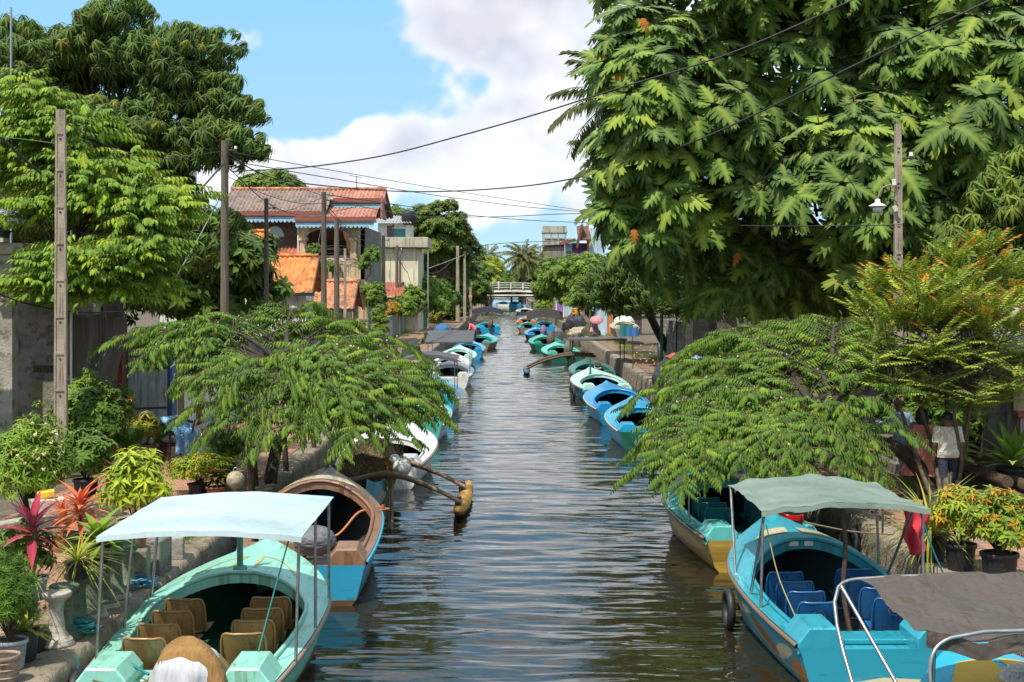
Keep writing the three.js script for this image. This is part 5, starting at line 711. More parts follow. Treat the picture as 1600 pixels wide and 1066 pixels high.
  if (o.canopy) { const k = o.canopy, cv = part(g, 'canopy', put(sheetGrid(k.w, k.d, 0, 0, k.sag ?? .05, k.wr ?? .02, k.seed ?? 1, k.hem ?? .06, k.camber ?? 0), k.x ?? 0, k.y, k.z, k.pitch ?? 0, k.yaw ?? 0, k.roll ?? 0), k.m); for (const [a, b, aa, bb] of k.poles ?? []) part(g, 'canopy_pole', tube([[a, deckY(Math.min(Math.abs(a), B / 2), clamp(-b / L)) - .03, b], [aa ?? a, k.y - .02, bb ?? b]], k.pr ?? .018, 7), k.pm ?? MT.steel);
    for (const p of k.frame ?? []) part(g, 'canopy_frame', tube(p, .018, 7, .018, p.length > 3), k.pm ?? MT.steel); }
  if (o.motor) { const [mx, ang, col] = o.motor, mo = part(g, 'outboard_motor', put(merge([bx(.3, .34, .46, 0, .42, .02, 0, 0, 0, .07), bx(.24, .14, .38, 0, .2, .02, 0, 0, 0, .05)]), mx, Fb - .02, .12, ang, 0, 0), MT.black); part(mo, 'motor_cowl_band', put(bx(.315, .13, .47, 0, .42, .02, 0, 0, 0, .03), mx, Fb - .02, .12, ang, 0, 0), col ?? paint([.55, .02, .02])); part(mo, 'motor_leg', put(merge([bx(.09, .75, .16, 0, -.2, .06, 0, 0, 0, .02), bx(.05, .04, .3, 0, -.5, .1)]), mx, Fb - .02, .12, ang, 0, 0), MT.black); part(mo, 'tiller', put(tube([[0, .3, -.2], [0, .33, -.5]], .02, 6), mx, Fb - .02, .12, ang), MT.black); }
  if (o.shroud) part(g, 'motor_shroud', put(grid(12, 10, (u, v) => { const a = u * Math.PI * 2, r = (.12 + .16 * Math.sin(Math.min(1, v * 1.15) * Math.PI * .85)) * (1 + .18 * Math.sin(a * 5 + v * 6)); return [Math.cos(a) * r, .95 - v * 1.0, Math.sin(a) * r * 1.1]; }), o.shroud[0] ?? 0, Fb - .1, .2), o.shroud[1]);
  if (o.fender) for (const [x, t, r] of o.fender) part(g, 'tyre_fender', put(plain(new THREE.TorusGeometry(r, .06, 8, 20)), x, Fb - .35, z(t), 0, Math.PI / 2, 0), MT.black);
  return g;
}
// ---- near left: mint boat
{
  const art = hullArt('#7fc9b4', '#3c3222', (x, w, h) => { swirl(x, [['#c89a3c', .2, .25, .09, .12, .2], ['#8a5a2a', .45, .3, .1, .1, -.1], ['#c8a040', .7, .28, .09, .12, .3]], w, h); x.fillStyle = '#5a3d22'; x.fillRect(0, h * .62, w, h * .09); });
  const gold = paint([.62, .42, .05]);
  const seats = []; for (let r = 0; r < 4; r++) seats.push([-.52 - r * .0, 1.2 + r * .66, -.06], [.52, 1.42 + r * .62, .05]);
  const b = boat({ label: 'mint green tour boat with brown bucket seats under a pale canopy, nearest on the left', x: -3.56, D: 15.0, L: 6.1, B: 2.45, F: .6, rise: .42, c: { hull: BC.mint, deck: BC.mint, inner: BC.inner, rail: paint([.30, .24, .18], .7) }, art, seats, seatMat: BC.seat, hood: .26, t1: .63, ta: .46, sd: .22, bench: true, mast: [-.05, .655, .95, paint([.10, .32, .26])],
    stripes: [[gold, [[.12, .68], [.13, .80]], .04], [gold, [[-.22, .68], [-.09, .80]], .03], [gold, [[.13, .80], [.42, .76], [.72, .66]], .028], [gold, [[-.09, .80], [-.4, .76], [-.72, .66]], .028]],
    canopy: { w: 2.3, x: .1, d: 2.95, y: 2.03, z: -.78, sag: .0, camber: .07, wr: .012, m: mat([.42, .53, .54], .6, { tx: 'cloth', s: 2.9, b: 'bCloth', bs: .004, bsize: 1.6 }), poles: [[1.16, -.95, 1.2], [1.2, -2.3, 1.2], [1.2, -3.6, 1.2], [-1.1, -.95, -1.02], [-1.15, -2.3, -1.02], [-1.15, -3.6, -1.02]], pm: MT.steel, pr: .019 } });
  const c = thing('engine_cover_cloth', 'brown cloth thrown over a white covered engine at the mint boat stern', 'cloth', [-3.42, .45, -15.15]);
  const drape = (w, d, top, drop, ox, oz, seed, hem, cut = 0) => grid(56, 26, (u, v) => { const a = u * Math.PI * 2, q = Math.pow(Math.pow(Math.abs(Math.cos(a)), 4) + Math.pow(Math.abs(Math.sin(a)), 4), -.25), lim = 1 + (fbm(u * 5, .3, 3, seed, 5) - .5) * hem - cut * .42 * Math.max(0, Math.cos(a - 2.0)), vv = v * lim, r = Math.min(1, vv * 2.1), f = Math.max(0, vv - .42) / .58, fold = f * (.075 * Math.sin(a * 8 + seed) + .07 * Math.sin(a * 5 + seed * 2) + .12 * (fbm(u * 12, v * 3, 2, seed, 12) - .5)); return [ox + Math.cos(a) * q * (w * r * (1 - .1 * (1 - r)) + f * .12 + fold), top - .12 * r * r * r - f * drop - (cut ? .26 * Math.max(0, Math.cos(a + .5)) * r : 0) + .05 * (fbm(u * 6, v * 5, 3, seed + 3, 6) - .5), oz + Math.sin(a) * q * (d * r + f * .1 + fold)]; });
  part(c, 'white_sheet', drape(.32, .30, .53, .6, 0, .06, 3, .1), mat([.50, .51, .52], .85, { tx: 'cloth', s: .8, b: 'bCloth', bs: .012, bsize: .7 }));
  part(c, 'brown_cloth', drape(.36, .34, .60, .55, .06, -.02, 8, .5, 1), mat([.28, .15, .045], .9, { tx: 'cloth', s: .6, b: 'bCloth', bs: .014, bsize: .5 }));
}
boat({ label: 'brown and blue fishing boat with high prow, behind the mint boat', x: -3.15, D: 21.4, L: 6.1, B: 2.3, F: .66, rise: .6, turn: .06, c: { hull: BC.blue, deck: BC.brown, inner: mat([.035, .03, .027], .9), rail: BC.sky }, art: hullArt('#2a8fb0', '#4a3826', (x, w, h) => { swirl(x, [['#7a4a2e', .2, .3, .06, .16, 0], ['#7a4a2e', .4, .3, .06, .16, 0], ['#7a4a2e', .6, .3, .06, .16, 0]], w, h); swirl(x, [['#2a8fb0', .2, .3, .04, .1, 0], ['#2a8fb0', .4, .3, .04, .1, 0], ['#2a8fb0', .6, .3, .04, .1, 0]], w, h); x.fillStyle = '#5c3f28'; x.fillRect(0, h * .7, w, h * .1); }), hood: .42, t1: .66, ta: .5, sd: .16, boxes: true, bench: false, thwarts: [[.42, BC.brown]], panels: [[BC.cream, -.7, .7, .70, .78]] });
// outrigger canoe with nets
{
  const o = thing('outrigger_canoe', 'outrigger fishing canoe with yellow float and lashed poles, left bank', 'canoe', [-3.0, 0, -28.2]), wd = mat([.34, .225, .12], .8, { tx: 'wood', s: .25, sy: 1 });
  const hw = (t) => .34 * Math.pow(Math.sin(Math.PI * clamp(.06 + t * .88)), .6);
  part(o, 'hull', grid(8, 24, (u, v) => { const a = (u - .5) * Math.PI, W = hw(v); return [Math.sin(a) * W, -.1 + (1 - Math.cos(a)) * .55 + .25 * Math.pow(Math.abs(v - .5) * 2, 4), -v * 6.2]; }), BC.cream);
  part(o, 'wash_strake', merge([1, -1].map((f) => grid(1, 20, (u, v) => [f * (hw(v) + .02 + u * .04), .42 + u * .3 + .25 * Math.pow(Math.abs(v - .5) * 2, 4), -v * 6.2]))), BC.sky);
  part(o, 'outrigger_float', put(grid(10, 20, (u, v) => { const a = u * Math.PI * 2, r = .17 * Math.pow(Math.max(0, Math.sin(Math.PI * clamp(v))), .45); return [Math.cos(a) * r, Math.sin(a) * r * .95 + .15 * Math.pow(Math.abs(v - .5) * 2, 3), -v * 4.6]; }), 1.97, .12, -.3, 0, -.03), mat([.56, .29, .035], .55, { tx: 'concrete', s: .9 }));
  for (const [z1, z2, h] of [[-1.3, -1.0, 1], [-1.55, -1.15, 0], [-3.6, -3.3, 1], [-3.8, -3.5, 0]]) part(o, 'boom', tube([[-.45, .72, z1], [.5, .84 + h * .08, z1 + .05], [1.2, .68 + h * .05, (z1 + z2) / 2], [2.05, .34, z2]], .055, 7, .045), wd);
  for (const z of [-1.1, -3.4]) part(o, 'lashing', merge([0, 1, 2, 3].map((k) => put(plain(new THREE.TorusGeometry(.11, .014, 5, 12)), 1.92 + k * .035, .33, z - .02 * k, 0, Math.PI / 2, 0))), MT.black);
  part(o, 'paddle', tube([[.62, -.1, .1], [.42, .95, -1.9]], .03, 6), MT.wood); part(o, 'paddle', tube([[.72, -.1, .5], [.55, .85, -1.7]], .035, 6), MT.wood);
  const fib = (label, x, y, z, r, hgt, col, seed, n) => { const rng = rngOf(seed), l = [put(plain(new THREE.IcosahedronGeometry(1, 2)), 0, hgt * .35, 0, 0, 0, 0, r * .86, hgt * .8, r * .8)]; for (let i = 0; i < n; i++) { const a = rng() * 7, e = Math.pow(rng(), .7) * 1.45, pt = (a, e, k) => V(Math.cos(a) * Math.cos(e) * r * k, hgt * .3 + Math.sin(e) * hgt * k * .85, Math.sin(a) * Math.cos(e) * r * k), d = (rng() - .5) * 1.6; l.push(tube([pt(a, e, .98), pt(a + d * .5, e + .2, 1.08 + rng() * .1), pt(a + d, e - .05, 1)], .006, 3, .004, true, 2)); } single('fishing_net', merge(l), mat(col, .95, { tx: 'bark', s: .12, b: 'bFine', bs: .03, bsize: .08 }), label, 'net', [x, y, z]); };
  fib('heap of pale straw coloured net on the canoe', -3.05, .5, -32.0, .72, .7, [.42, .31, .15], 5, 420); fib('smaller brown net heap at the near end of the canoe', -3.15, .5, -30.4, .6, .56, [.32, .22, .09], 6, 360); fib('bright yellow net bundle beside the straw nets', -2.72, .55, -30.6, .36, .42, [.62, .36, .02], 7, 260);
  for (const [x, y, z, r, l] of [[-2.28, .92, -30.4, .2, 'large round white float tied to the canoe boom'], [-2.5, .98, -31.2, .13, 'small white float behind the yellow net']]) { const b = thing('net_float', l, 'float', [x, y, z]); part(b, 'ball', put(plain(new THREE.SphereGeometry(r, 22, 16)), 0, 0, 0), BC.white); part(b, 'eyelet', put(plain(new THREE.TorusGeometry(r * .2, r * .06, 6, 12)), 0, r * 1.05, 0), MT.steel); }
}
boat({ label: 'white fishing boat with grey deck lines under the left spreading tree', x: -3.1, D: 33.6, L: 6.6, B: 2.35, turn: -.02, c: { hull: BC.white, deck: BC.white, inner: mat([.05, .05, .055], .8), rail: mat([.25, .2, .15], .8) }, hood: .2, thwarts: [[.35, BC.white]] });
boat({ label: 'teal green boat with dark well, behind the white boat on the left', x: -3.0, D: 43.2, L: 6.4, B: 2.3, c: { hull: paint([.10, .42, .36]), deck: paint([.06, .46, .36]), inner: mat([.03, .04, .04], .8), rail: BC.cream }, hood: .22, thwarts: [[.4, BC.brown]], motor: [0, -.1] });
const greyTarp = mat([.085, .082, .085], .8, { tx: 'cloth', s: 1.3, b: 'bCloth', bs: .01, bsize: 1 }), brownTarp = mat([.085, .066, .053], .8, { tx: 'worn', s: 1.3, b: 'bCloth', bs: .02, bsize: 1.1 });
boat({ label: 'bright blue boat with a dark grey cloth canopy, left bank', x: -2.95, D: 52.5, L: 6.6, B: 2.3, c: { hull: BC.sky, deck: BC.sky, inner: BC.innerBlue, rail: BC.white }, canopy: { w: 2.1, d: 3.0, y: 2.05, z: -.6, camber: .18, sag: 0, m: greyTarp, hem: .12, poles: [[.95, -.7], [-.95, -.7], [.95, -3.5], [-.95, -3.5]] }, seats: [[-.5, 1.4], [.5, 1.4], [-.5, 2.2], [.5, 2.2]], seatMat: BC.blueSeat });
boat({ label: 'white tour boat below a tall tilted grey canopy, left bank', x: -2.8, D: 66, L: 6.4, B: 2.3, c: { hull: BC.white, deck: BC.white, inner: mat([.2, .2, .19], .7), rail: BC.brown }, canopy: { w: 2.3, d: 4.2, y: 2.15, z: -1.2, camber: 0, pitch: .1, sag: .02, m: greyTarp, poles: [[1, -1.3], [-1, -1.3], [1, -5.2, 1, -5.2], [-1, -5.2]] } });
boat({ label: 'second white boat moored just beyond the tall grey canopy', x: -3.1, D: 74.5, L: 5.4, B: 2.1, c: { hull: BC.cream, deck: BC.white, inner: BC.grey } });
boat({ label: 'pale mint boat next to the blue boat, left bank', x: -3.0, D: 83, L: 6, c: { hull: BC.mint, deck: BC.mintPale, inner: BC.inner } });
boat({ label: 'plain blue boat between mint and teal boats, left bank', x: -2.6, D: 92, L: 6, c: { hull: BC.blue, deck: BC.blue, inner: BC.innerBlue }, thwarts: [[.35, BC.white]] });
boat({ label: 'teal boat with a person in pink aboard, left bank', x: -2.35, D: 105, L: 6.6, B: 2.4, turn: -.12, c: { hull: BC.brown, deck: paint([.05, .4, .36]), inner: BC.innerTeal } });
boat({ label: 'blue boat under a dark purple canopy, farthest on the left', x: -1.75, D: 143, L: 6.5, B: 2.5, turn: .1, c: { hull: BC.blue, deck: BC.sky, inner: BC.innerBlue }, canopy: { w: 3.2, d: 3, y: 2.3, z: -3.2, camber: .3, sag: 0, m: mat([.05, .035, .06], .8), hem: .5, poles: [[1.1, -3.3, 1.5], [-1.1, -3.3, -1.5]] }, shroud: [0, mat([.12, .08, .05], .9)] });
// ---- right bank
{
  const art = hullArt('#3a97a8', '#3a2d1d', (x, w, h) => { x.fillStyle = '#2487a0'; x.fillRect(0, 0, w, h * .3); swirl(x, [['#d8c9a0', .14, .1, .08, .1, .5], ['#9a5a34', .3, .16, .11, .1, -.2], ['#d8c9a0', .52, .12, .12, .07, .2], ['#9a5a34', .72, .14, .1, .1, .1], ['#c87a3c', .05, .2, .05, .14, 0]], w, h); x.strokeStyle = '#d2a53c'; x.lineWidth = 7; x.beginPath(); x.moveTo(0, h * .55); x.bezierCurveTo(w * .3, h * .85, w * .5, h * .2, w, h * .5); x.stroke(); });
  const tart = hullArt('#2b93a8', '#3a2d1d', (x, w, h) => { x.fillStyle = '#d8cba8'; x.beginPath(); x.moveTo(0, h * .75); x.lineTo(w * .07, h * .55); x.lineTo(w * .12, h * .6); x.lineTo(w * .05, h * .8); x.fill(); });
  const seats = []; for (let r = 0; r < 4; r++) seats.push([-.52, 1.3 + r * .62, .04], [.52, 1.5 + r * .62, -.04]);
  boat({ label: 'turquoise tour boat with blue seats and grey green canopy, nearest full boat on the right', x: 4.42, D: 16.7, L: 6.3, B: 2.3, F: .62, rise: .46, turn: .02, c: { hull: BC.aqua, deck: paint([.035, .33, .43]), inner: mat([.07, .12, .13], .7), rail: paint([.18, .12, .08], .8), trim: paint([.02, .30, .38]) }, art, transom: tart, seats, seatMat: BC.blueSeat, emblem: true, plates: [[-.16, .632], [.06, .632]], hood: .36, t1: .62, ta: .44, panels: [[BC.cream, -.62, -.12, .70, .78], [BC.cream, .10, .6, .69, .77]],
    canopy: { w: 2.2, d: 2.5, y: 1.93, z: -1.55, camber: .12, sag: .03, wr: .05, seed: 7, hem: .07, m: mat([.17, .225, .18], .75, { tx: 'cloth', s: 1.6, b: 'bCloth', bs: .012, bsize: 1.5 }), poles: [[-1.08, -1.7, -1.05], [-1.1, -3.4, -1.08, -3.9], [-1.08, -2.4, -1.05, -1.6], [1.05, -1.7, 1.05], [1.08, -3.4, 1.0, -1.9], [1.1, -3.9, 1.05]], frame: [[[.9, 1.9, -4.1], [1.1, 1.92, -4.05], [1.17, 1.8, -4], [1.18, 1.2, -4]]], pr: .02 }, fender: [[-1.22, .52, .24]] });
  const pw = thing('wooden_prop', 'crooked wooden prop standing under the grey green canopy', 'prop', [4.42, 0, -18.6]); part(pw, 'stick', tube([[.12, .1, .1], [.02, .8, 0], [.05, 1.4, -.03], [0, 1.95, 0]], .035, 7, .03), MT.darkWood); part(pw, 'foot', bx(.2, .05, .2, .12, .12, .1, 0, .3), MT.darkWood);
}
boat({ label: 'mint and mustard tour boat with outboard engine, behind the turquoise boat', t1: .6, ta: .44, x: 4.35, D: 24.0, L: 6.2, B: 2.3, turn: .05, c: { hull: BC.yellow, deck: paint([.12, .50, .47]), inner: BC.innerTeal, rail: paint([.2, .14, .09], .8) }, art: hullArt('#a8823a', '#33281a', (x, w, h) => { x.fillStyle = '#7a5636'; x.fillRect(0, 0, w, h * .22); swirl(x, [['#c9a24a', .3, .1, .2, .14, 0], ['#8c9a5a', .75, .12, .15, .12, 0]], w, h); }), transom: mat([.44, .27, .04], .6, { tx: 'concrete', s: 1.5 }), seats: [[-.5, 1.5], [-.5, 2.1], [-.5, 2.7], [.5, 1.6], [.5, 2.2], [.5, 2.8]], seatMat: BC.tealSeat, motor: [.45, .12, paint([.62, .02, .015])], canopy: { w: 2.2, d: 2.6, y: 1.15, z: -3.4, camber: .1, sag: .0, m: BC.sky, poles: [[-1.05, -1.2, -1.05], [-1.08, -3.2, -1.0]] } });
boat({ label: 'bright blue boat with yellow prow panels and dark tarp canopy at the lower right corner', x: 4.95, D: 9.1, L: 6.1, B: 2.5, rise: .45, c: { hull: BC.sky, deck: paint([.03, .45, .66]), inner: BC.innerBlue }, hood: .3, t1: .6, ta: .42, panels: [[BC.yellow, -.72, -.06, .66, .86], [BC.yellow, .08, .74, .66, .86]], mast: [.75, .74, 1.0, MT.wood],
  canopy: { w: 3.2, d: 2.2, y: 1.94, z: -2.5, x: .1, sag: .09, wr: .09, seed: 9, hem: .14, m: brownTarp, pitch: .015, roll: -.02, poles: [[-1.16, -3.2, -1.7, -4.6], [-1.16, -3.5, -1.4, -2.6], [1.1, -4.6]], frame: [[[-1.72, .7, -3.4], [-1.72, 1.9, -4.65], [-1.3, 1.98, -4.72], [0, 1.98, -4.72], [1.6, 1.95, -4.72]], [[-1.45, 1.1, -2.3], [-1.48, 1.8, -2.42], [-1.3, 1.95, -2.48], [1.7, 1.93, -2.48]]] } });
boat({ label: 'deep sky blue boat with green transom beside the drooping branches, right bank', x: 4.25, D: 41.6, L: 6.4, B: 2.25, c: { hull: BC.sky, deck: paint([.02, .36, .60]), inner: mat([.03, .04, .06], .8), rail: BC.cream }, transom: BC.darkGreen, hood: .3 });
boat({ label: 'vivid blue boat just beyond the sky blue boat, right bank', x: 4.1, D: 49, L: 6.5, B: 2.3, c: { hull: BC.blue, deck: paint([.015, .27, .58]), inner: mat([.03, .035, .06], .8), rail: BC.cream }, hood: .34, turn: .03 });
boat({ label: 'pale mint boat with a short mast, beyond the vivid blue boat', x: 4.15, D: 58.5, L: 6.6, B: 2.4, c: { hull: BC.sky, deck: BC.mintPale, inner: BC.innerTeal, rail: BC.brown }, hood: .3, turn: .05, mast: [-.35, .5, .75, paint([.05, .16, .12])], fender: [[-1.25, .25, .26], [-1.25, .35, .26]] });
boat({ label: 'dark green boat with brown hull beyond the mint boat, right bank', x: 4.2, D: 67.5, L: 6.4, B: 2.2, c: { hull: BC.brown, deck: BC.darkGreen, inner: mat([.03, .04, .035], .8) }, hood: .25, motor: [.1, .3, BC.white] });
{
  const o = thing('outrigger_canoe', 'canoe with long twin booms and flat grey canopy, right bank', 'canoe', [4.6, 0, -76]), wd = mat([.17, .12, .08], .85, { tx: 'wood', s: .3 });
  part(o, 'hull', grid(8, 18, (u, v) => { const a = (u - .5) * Math.PI, W = .4 * Math.pow(Math.sin(Math.PI * clamp(.05 + v * .9)), .6); return [Math.sin(a) * W, -.1 + (1 - Math.cos(a)) * .6, -v * 7]; }), paint([.45, .18, .12]));
  for (const z of [-.6, -2.6]) part(o, 'boom', tube([[.2, 1.0, z], [-1.2, 1.05, z], [-2.6, .75, z + .1], [-3.6, .3, z + .2]], .08, 7, .06), wd);
  part(o, 'outrigger_float', put(grid(10, 12, (u, v) => { const a = u * Math.PI * 2, r = .2 * Math.pow(Math.max(0, Math.sin(Math.PI * clamp(v))), .5); return [Math.cos(a) * r, Math.sin(a) * r, -v * 4]; }), -3.55, .15, .4), paint([.05, .12, .18], .6));
  part(o, 'canopy', put(sheetGrid(3.1, 3, 0, 0, .03, .02, 4, .08), .3, 1.95, .2), greyTarp); for (const [x, z] of [[-1.1, 0], [1.7, 0], [-1.1, -2.7], [1.7, -2.7]]) part(o, 'canopy_pole', cyl(.03, .03, 1.9, x, 1.0, z, 6), MT.darkWood);
}
boat({ label: 'light green boat with grey covered engine, right bank', x: 3.6, D: 88, L: 6.4, B: 2.4, turn: .06, c: { hull: BC.darkGreen, deck: paint([.10, .52, .38]), inner: BC.inner }, shroud: [.2, mat([.16, .14, .12], .9)] });
boat({ label: 'emerald green boat with brown covered engine, right bank', x: 3.05, D: 103, L: 6.6, B: 2.5, turn: .06, c: { hull: BC.darkGreen, deck: BC.green, inner: BC.inner }, shroud: [.1, mat([.13, .08, .05], .9)] });
boat({ label: 'royal blue boat with mauve covered engine, right bank', x: 2.9, D: 122, L: 6.5, B: 2.5, turn: .05, c: { hull: mat([.05, .05, .06], .6), deck: BC.blue, inner: BC.innerBlue }, shroud: [.2, mat([.2, .14, .2], .9)] });
boat({ label: 'small dark green boat ahead of the royal blue one', x: 2.1, D: 142, L: 6, B: 2.1, c: { hull: BC.brown, deck: paint([.03, .28, .22]), inner: BC.inner } });
boat({ label: 'boat under a large brown tarp on the right bank, mid distance', x: 3.9, D: 146, L: 6, B: 2.3, c: { hull: BC.blue, deck: BC.sky, inner: BC.innerBlue }, canopy: { w: 3.8, d: 3.5, y: 2.0, z: -2, camber: .4, sag: 0, hem: .9, m: brownTarp, poles: [[1, -2.2], [-1, -2.2]] } });
boat({ label: 'orange and blue boat on the right, beyond the brown tarp', x: 2.2, D: 163, L: 6, B: 2.3, c: { hull: BC.brown, deck: BC.orange, inner: BC.innerBlue } });
boat({ label: 'light blue boat beyond the orange boat, right bank', x: 2.6, D: 174, L: 6, B: 2.3, c: { hull: BC.brown, deck: BC.sky, inner: BC.innerBlue } });
boat({ label: 'white boat alone below the right end of the bridge', x: 3.0, D: 232, L: 7, B: 3.2, c: { hull: mat([.05, .05, .05], .6), deck: BC.white, inner: BC.grey } });
boat({ label: 'white and teal boat seen under the bridge, left one of two', x: -1.0, D: 325, L: 7, B: 3.4, c: { hull: BC.white, deck: BC.aqua, inner: BC.grey }, canopy: { w: 3, d: 3, y: 1.6, z: -2, m: BC.white } });
boat({ label: 'blue boat seen under the bridge, right one of two', x: 1.8, D: 330, L: 7, B: 3.4, c: { hull: BC.blue, deck: BC.sky, inner: BC.innerBlue }, canopy: { w: 3.2, d: 3, y: 1.6, z: -2, m: BC.sky } });
// ---------------------------------------------------------------- pots, plants, furniture, people, small things
const potGeo = (r, h, k = .78) => lathe([[0, 0], [r * k, 0], [r * (k + .02), .01], [r * .96, h * .86], [r * 1.06, h * .87], [r * 1.06, h], [r * .95, h], [r * .93, h * .9], [0, h * .88]], 20);
const PM = { black: MT.black, grey: mat([.30, .31, .32], .75, { tx: 'mottle', s: .5 }), clay: MT.redPot, teal: mat([.03, .10, .13], .6), tan: mat([.34, .25, .19], .85, { tx: 'concrete', s: .6 }) };
function potted(name, label, cat, pos, pot, group) { const t = thing(name, label, cat, pos, 0, group); if (pot) { part(t, 'pot', potGeo(pot[0], pot[1]), PM[pot[2]]); part(t, 'soil', cyl(pot[0] * .92, pot[0] * .92, .02, 0, pot[1] * .9, 0, 16), MT.soil); } t.top = pot ? pot[1] * .9 : 0; return t; }
// plants of long leaves, every leaf a part
function blades(t, n, L, W, o) { const rng = rngOf(o.seed), cols = o.cols, gs = cols.map((c, i) => leaf(L, W, { n: 5, droop: o.droop ?? .7, fold: .35, edge: c[0], rib: c[1] ?? c[0], tip: c[2] ?? c[0], pow: o.pow ?? .6 })), y0 = (o.y ?? t.top); for (let i = 0; i < n; i++) { const m = part(t, 'leaf', gs[Math.floor(rng() * gs.length)], LM.soft), a = i * 2.4 + rng() * .5, e = mix(o.e0 ?? .2, o.e1 ?? 1.35, (i + rng()) / n), s = .7 + rng() * .5; m.position.set((o.x ?? 0) + (rng() - .5) * .03, y0 + (o.stem ?? 0) * (i / n), (o.z ?? 0) + (rng() - .5) * .03); m.rotation.set(0, a, e, 'YXZ'); m.scale.setScalar(s); } }
function bushOn(t, o) { const rng = rngOf(o.seed), lists = o.geos.map(() => []); const st = []; for (let i = 0; i < o.n; i++) { const d = rdir(rng, o.minY ?? -.5), s = Math.pow(rng(), .45) * (.62 + .85 * fbm(Math.atan2(d.z, d.x) * 1.3 + 9, d.y * 2.2 + 5, 2, o.seed + 90)), p = V((o.x ?? 0) + d.x * o.r[0] * s, o.y + d.y * o.r[1] * s, (o.z ?? 0) + d.z * o.r[2] * s); p.add(V((fbm(p.x * 5, p.y * 5, 2, o.seed) - .5) * .12, 0, 0)); lists[i % lists.length].push(basis(p, d.clone().add(V((rng() - .5) * .5, o.lift ?? .6, (rng() - .5) * .5)), V(rng() - .5, .1, rng() - .5), mix(o.size[0], o.size[1], rng()), true)); if (i % 14 === 0) st.push(tube([[o.x ?? 0, t.top ?? 0, o.z ?? 0], [p.x * .5, (t.top ?? 0) * .4 + p.y * .6, p.z * .5], [p.x, p.y, p.z]], .009, 4, .004, true, 3)); } part(t, 'stems', merge(st), MT.bark); o.geos.forEach((g, i) => foliage(t, o.fname ?? 'leaves', g, LM.soft, lists[i], o.tints ?? TINT.n, rng)); }
const tinyR = [1, 2].map((s) => rosette(9, .085, .03, .3, { n: 2, droop: .3, fold: .2, edge: [.12, .26, .02], rib: [.15, .28, .03] }, s + 60)), needle = [1, 2].map((s) => rosette(16, .10, .012, .6, { n: 1, droop: .1, fold: 0, pow: 1, s0: 1, edge: [.10, .24, .02] }, s + 70)), lanceR = [1, 2].map((s) => rosette(9, .2, .05, .35, { n: 3, droop: .4, fold: .3, edge: [.16, .30, .02], rib: [.2, .34, .04] }, s + 80));
// pedestals along the left quay
{
  const prof = [[0, 0], [.205, 0], [.21, .03], [.19, .05], [.185, .075], [.15, .11], [.10, .17], [.085, .3], [.078, .40], [.09, .47], [.085, .49], [.12, .52], [.165, .56], [.175, .6], [.16, .615], [0, .61]], shaft = lathe(prof.slice(4, 12), 20), base = lathe(prof.slice(0, 5), 20), top = lathe(prof.slice(11), 20);
  const gp = mat([.13, .17, .10], .65, { tx: 'concrete', s: .5, b: 'bFine', bs: .006, bsize: .2 }), chip = mat([.44, .42, .34], .85, { tx: 'concrete', s: .35 }), pale = mat([.45, .40, .34], .85, { tx: 'concrete', s: .5 });
  [[72, 1008, pale, pale, 'pale grey baluster pedestal, nearest on the left quay'], [95, 998, gp, gp, 'green pedestal next to the pale one, left quay'], [119, 980, gp, chip, 'green pedestal with chipped foot, third from the near end'], [139, 964, gp, chip, 'green pedestal with chipped foot, fourth from the near end'], [159, 949, gp, chip, 'green pedestal fifth from the near end'], [177, 934, gp, chip, 'green pedestal with white chips, second from the stone block'], [196, 920, gp, gp, 'green pedestal beside the stone block']].forEach(([px, py, m1, m2, l], i) => { const p = G(px, py, PY + .02), t = thing('plant_pedestal', l, 'pedestal', [-5.12, PY + .012, p.z], i, 'pedestals along the left quay'); part(t, 'shaft', shaft, m1); part(t, 'foot', base, m2); part(t, 'bowl', top, m1); t.scale.set(1, 1 + (i % 3) * .03, 1); });
}
const magenta = [[.10, .012, .03], [.42, .03, .10], [.5, .05, .14]], wine = [[.12, .03, .035], [.16, .04, .045]], yel = [[.40, .42, .03], [.16, .30, .03], [.5, .5, .08]], spider = [[.16, .30, .03], [.48, .50, .10]];
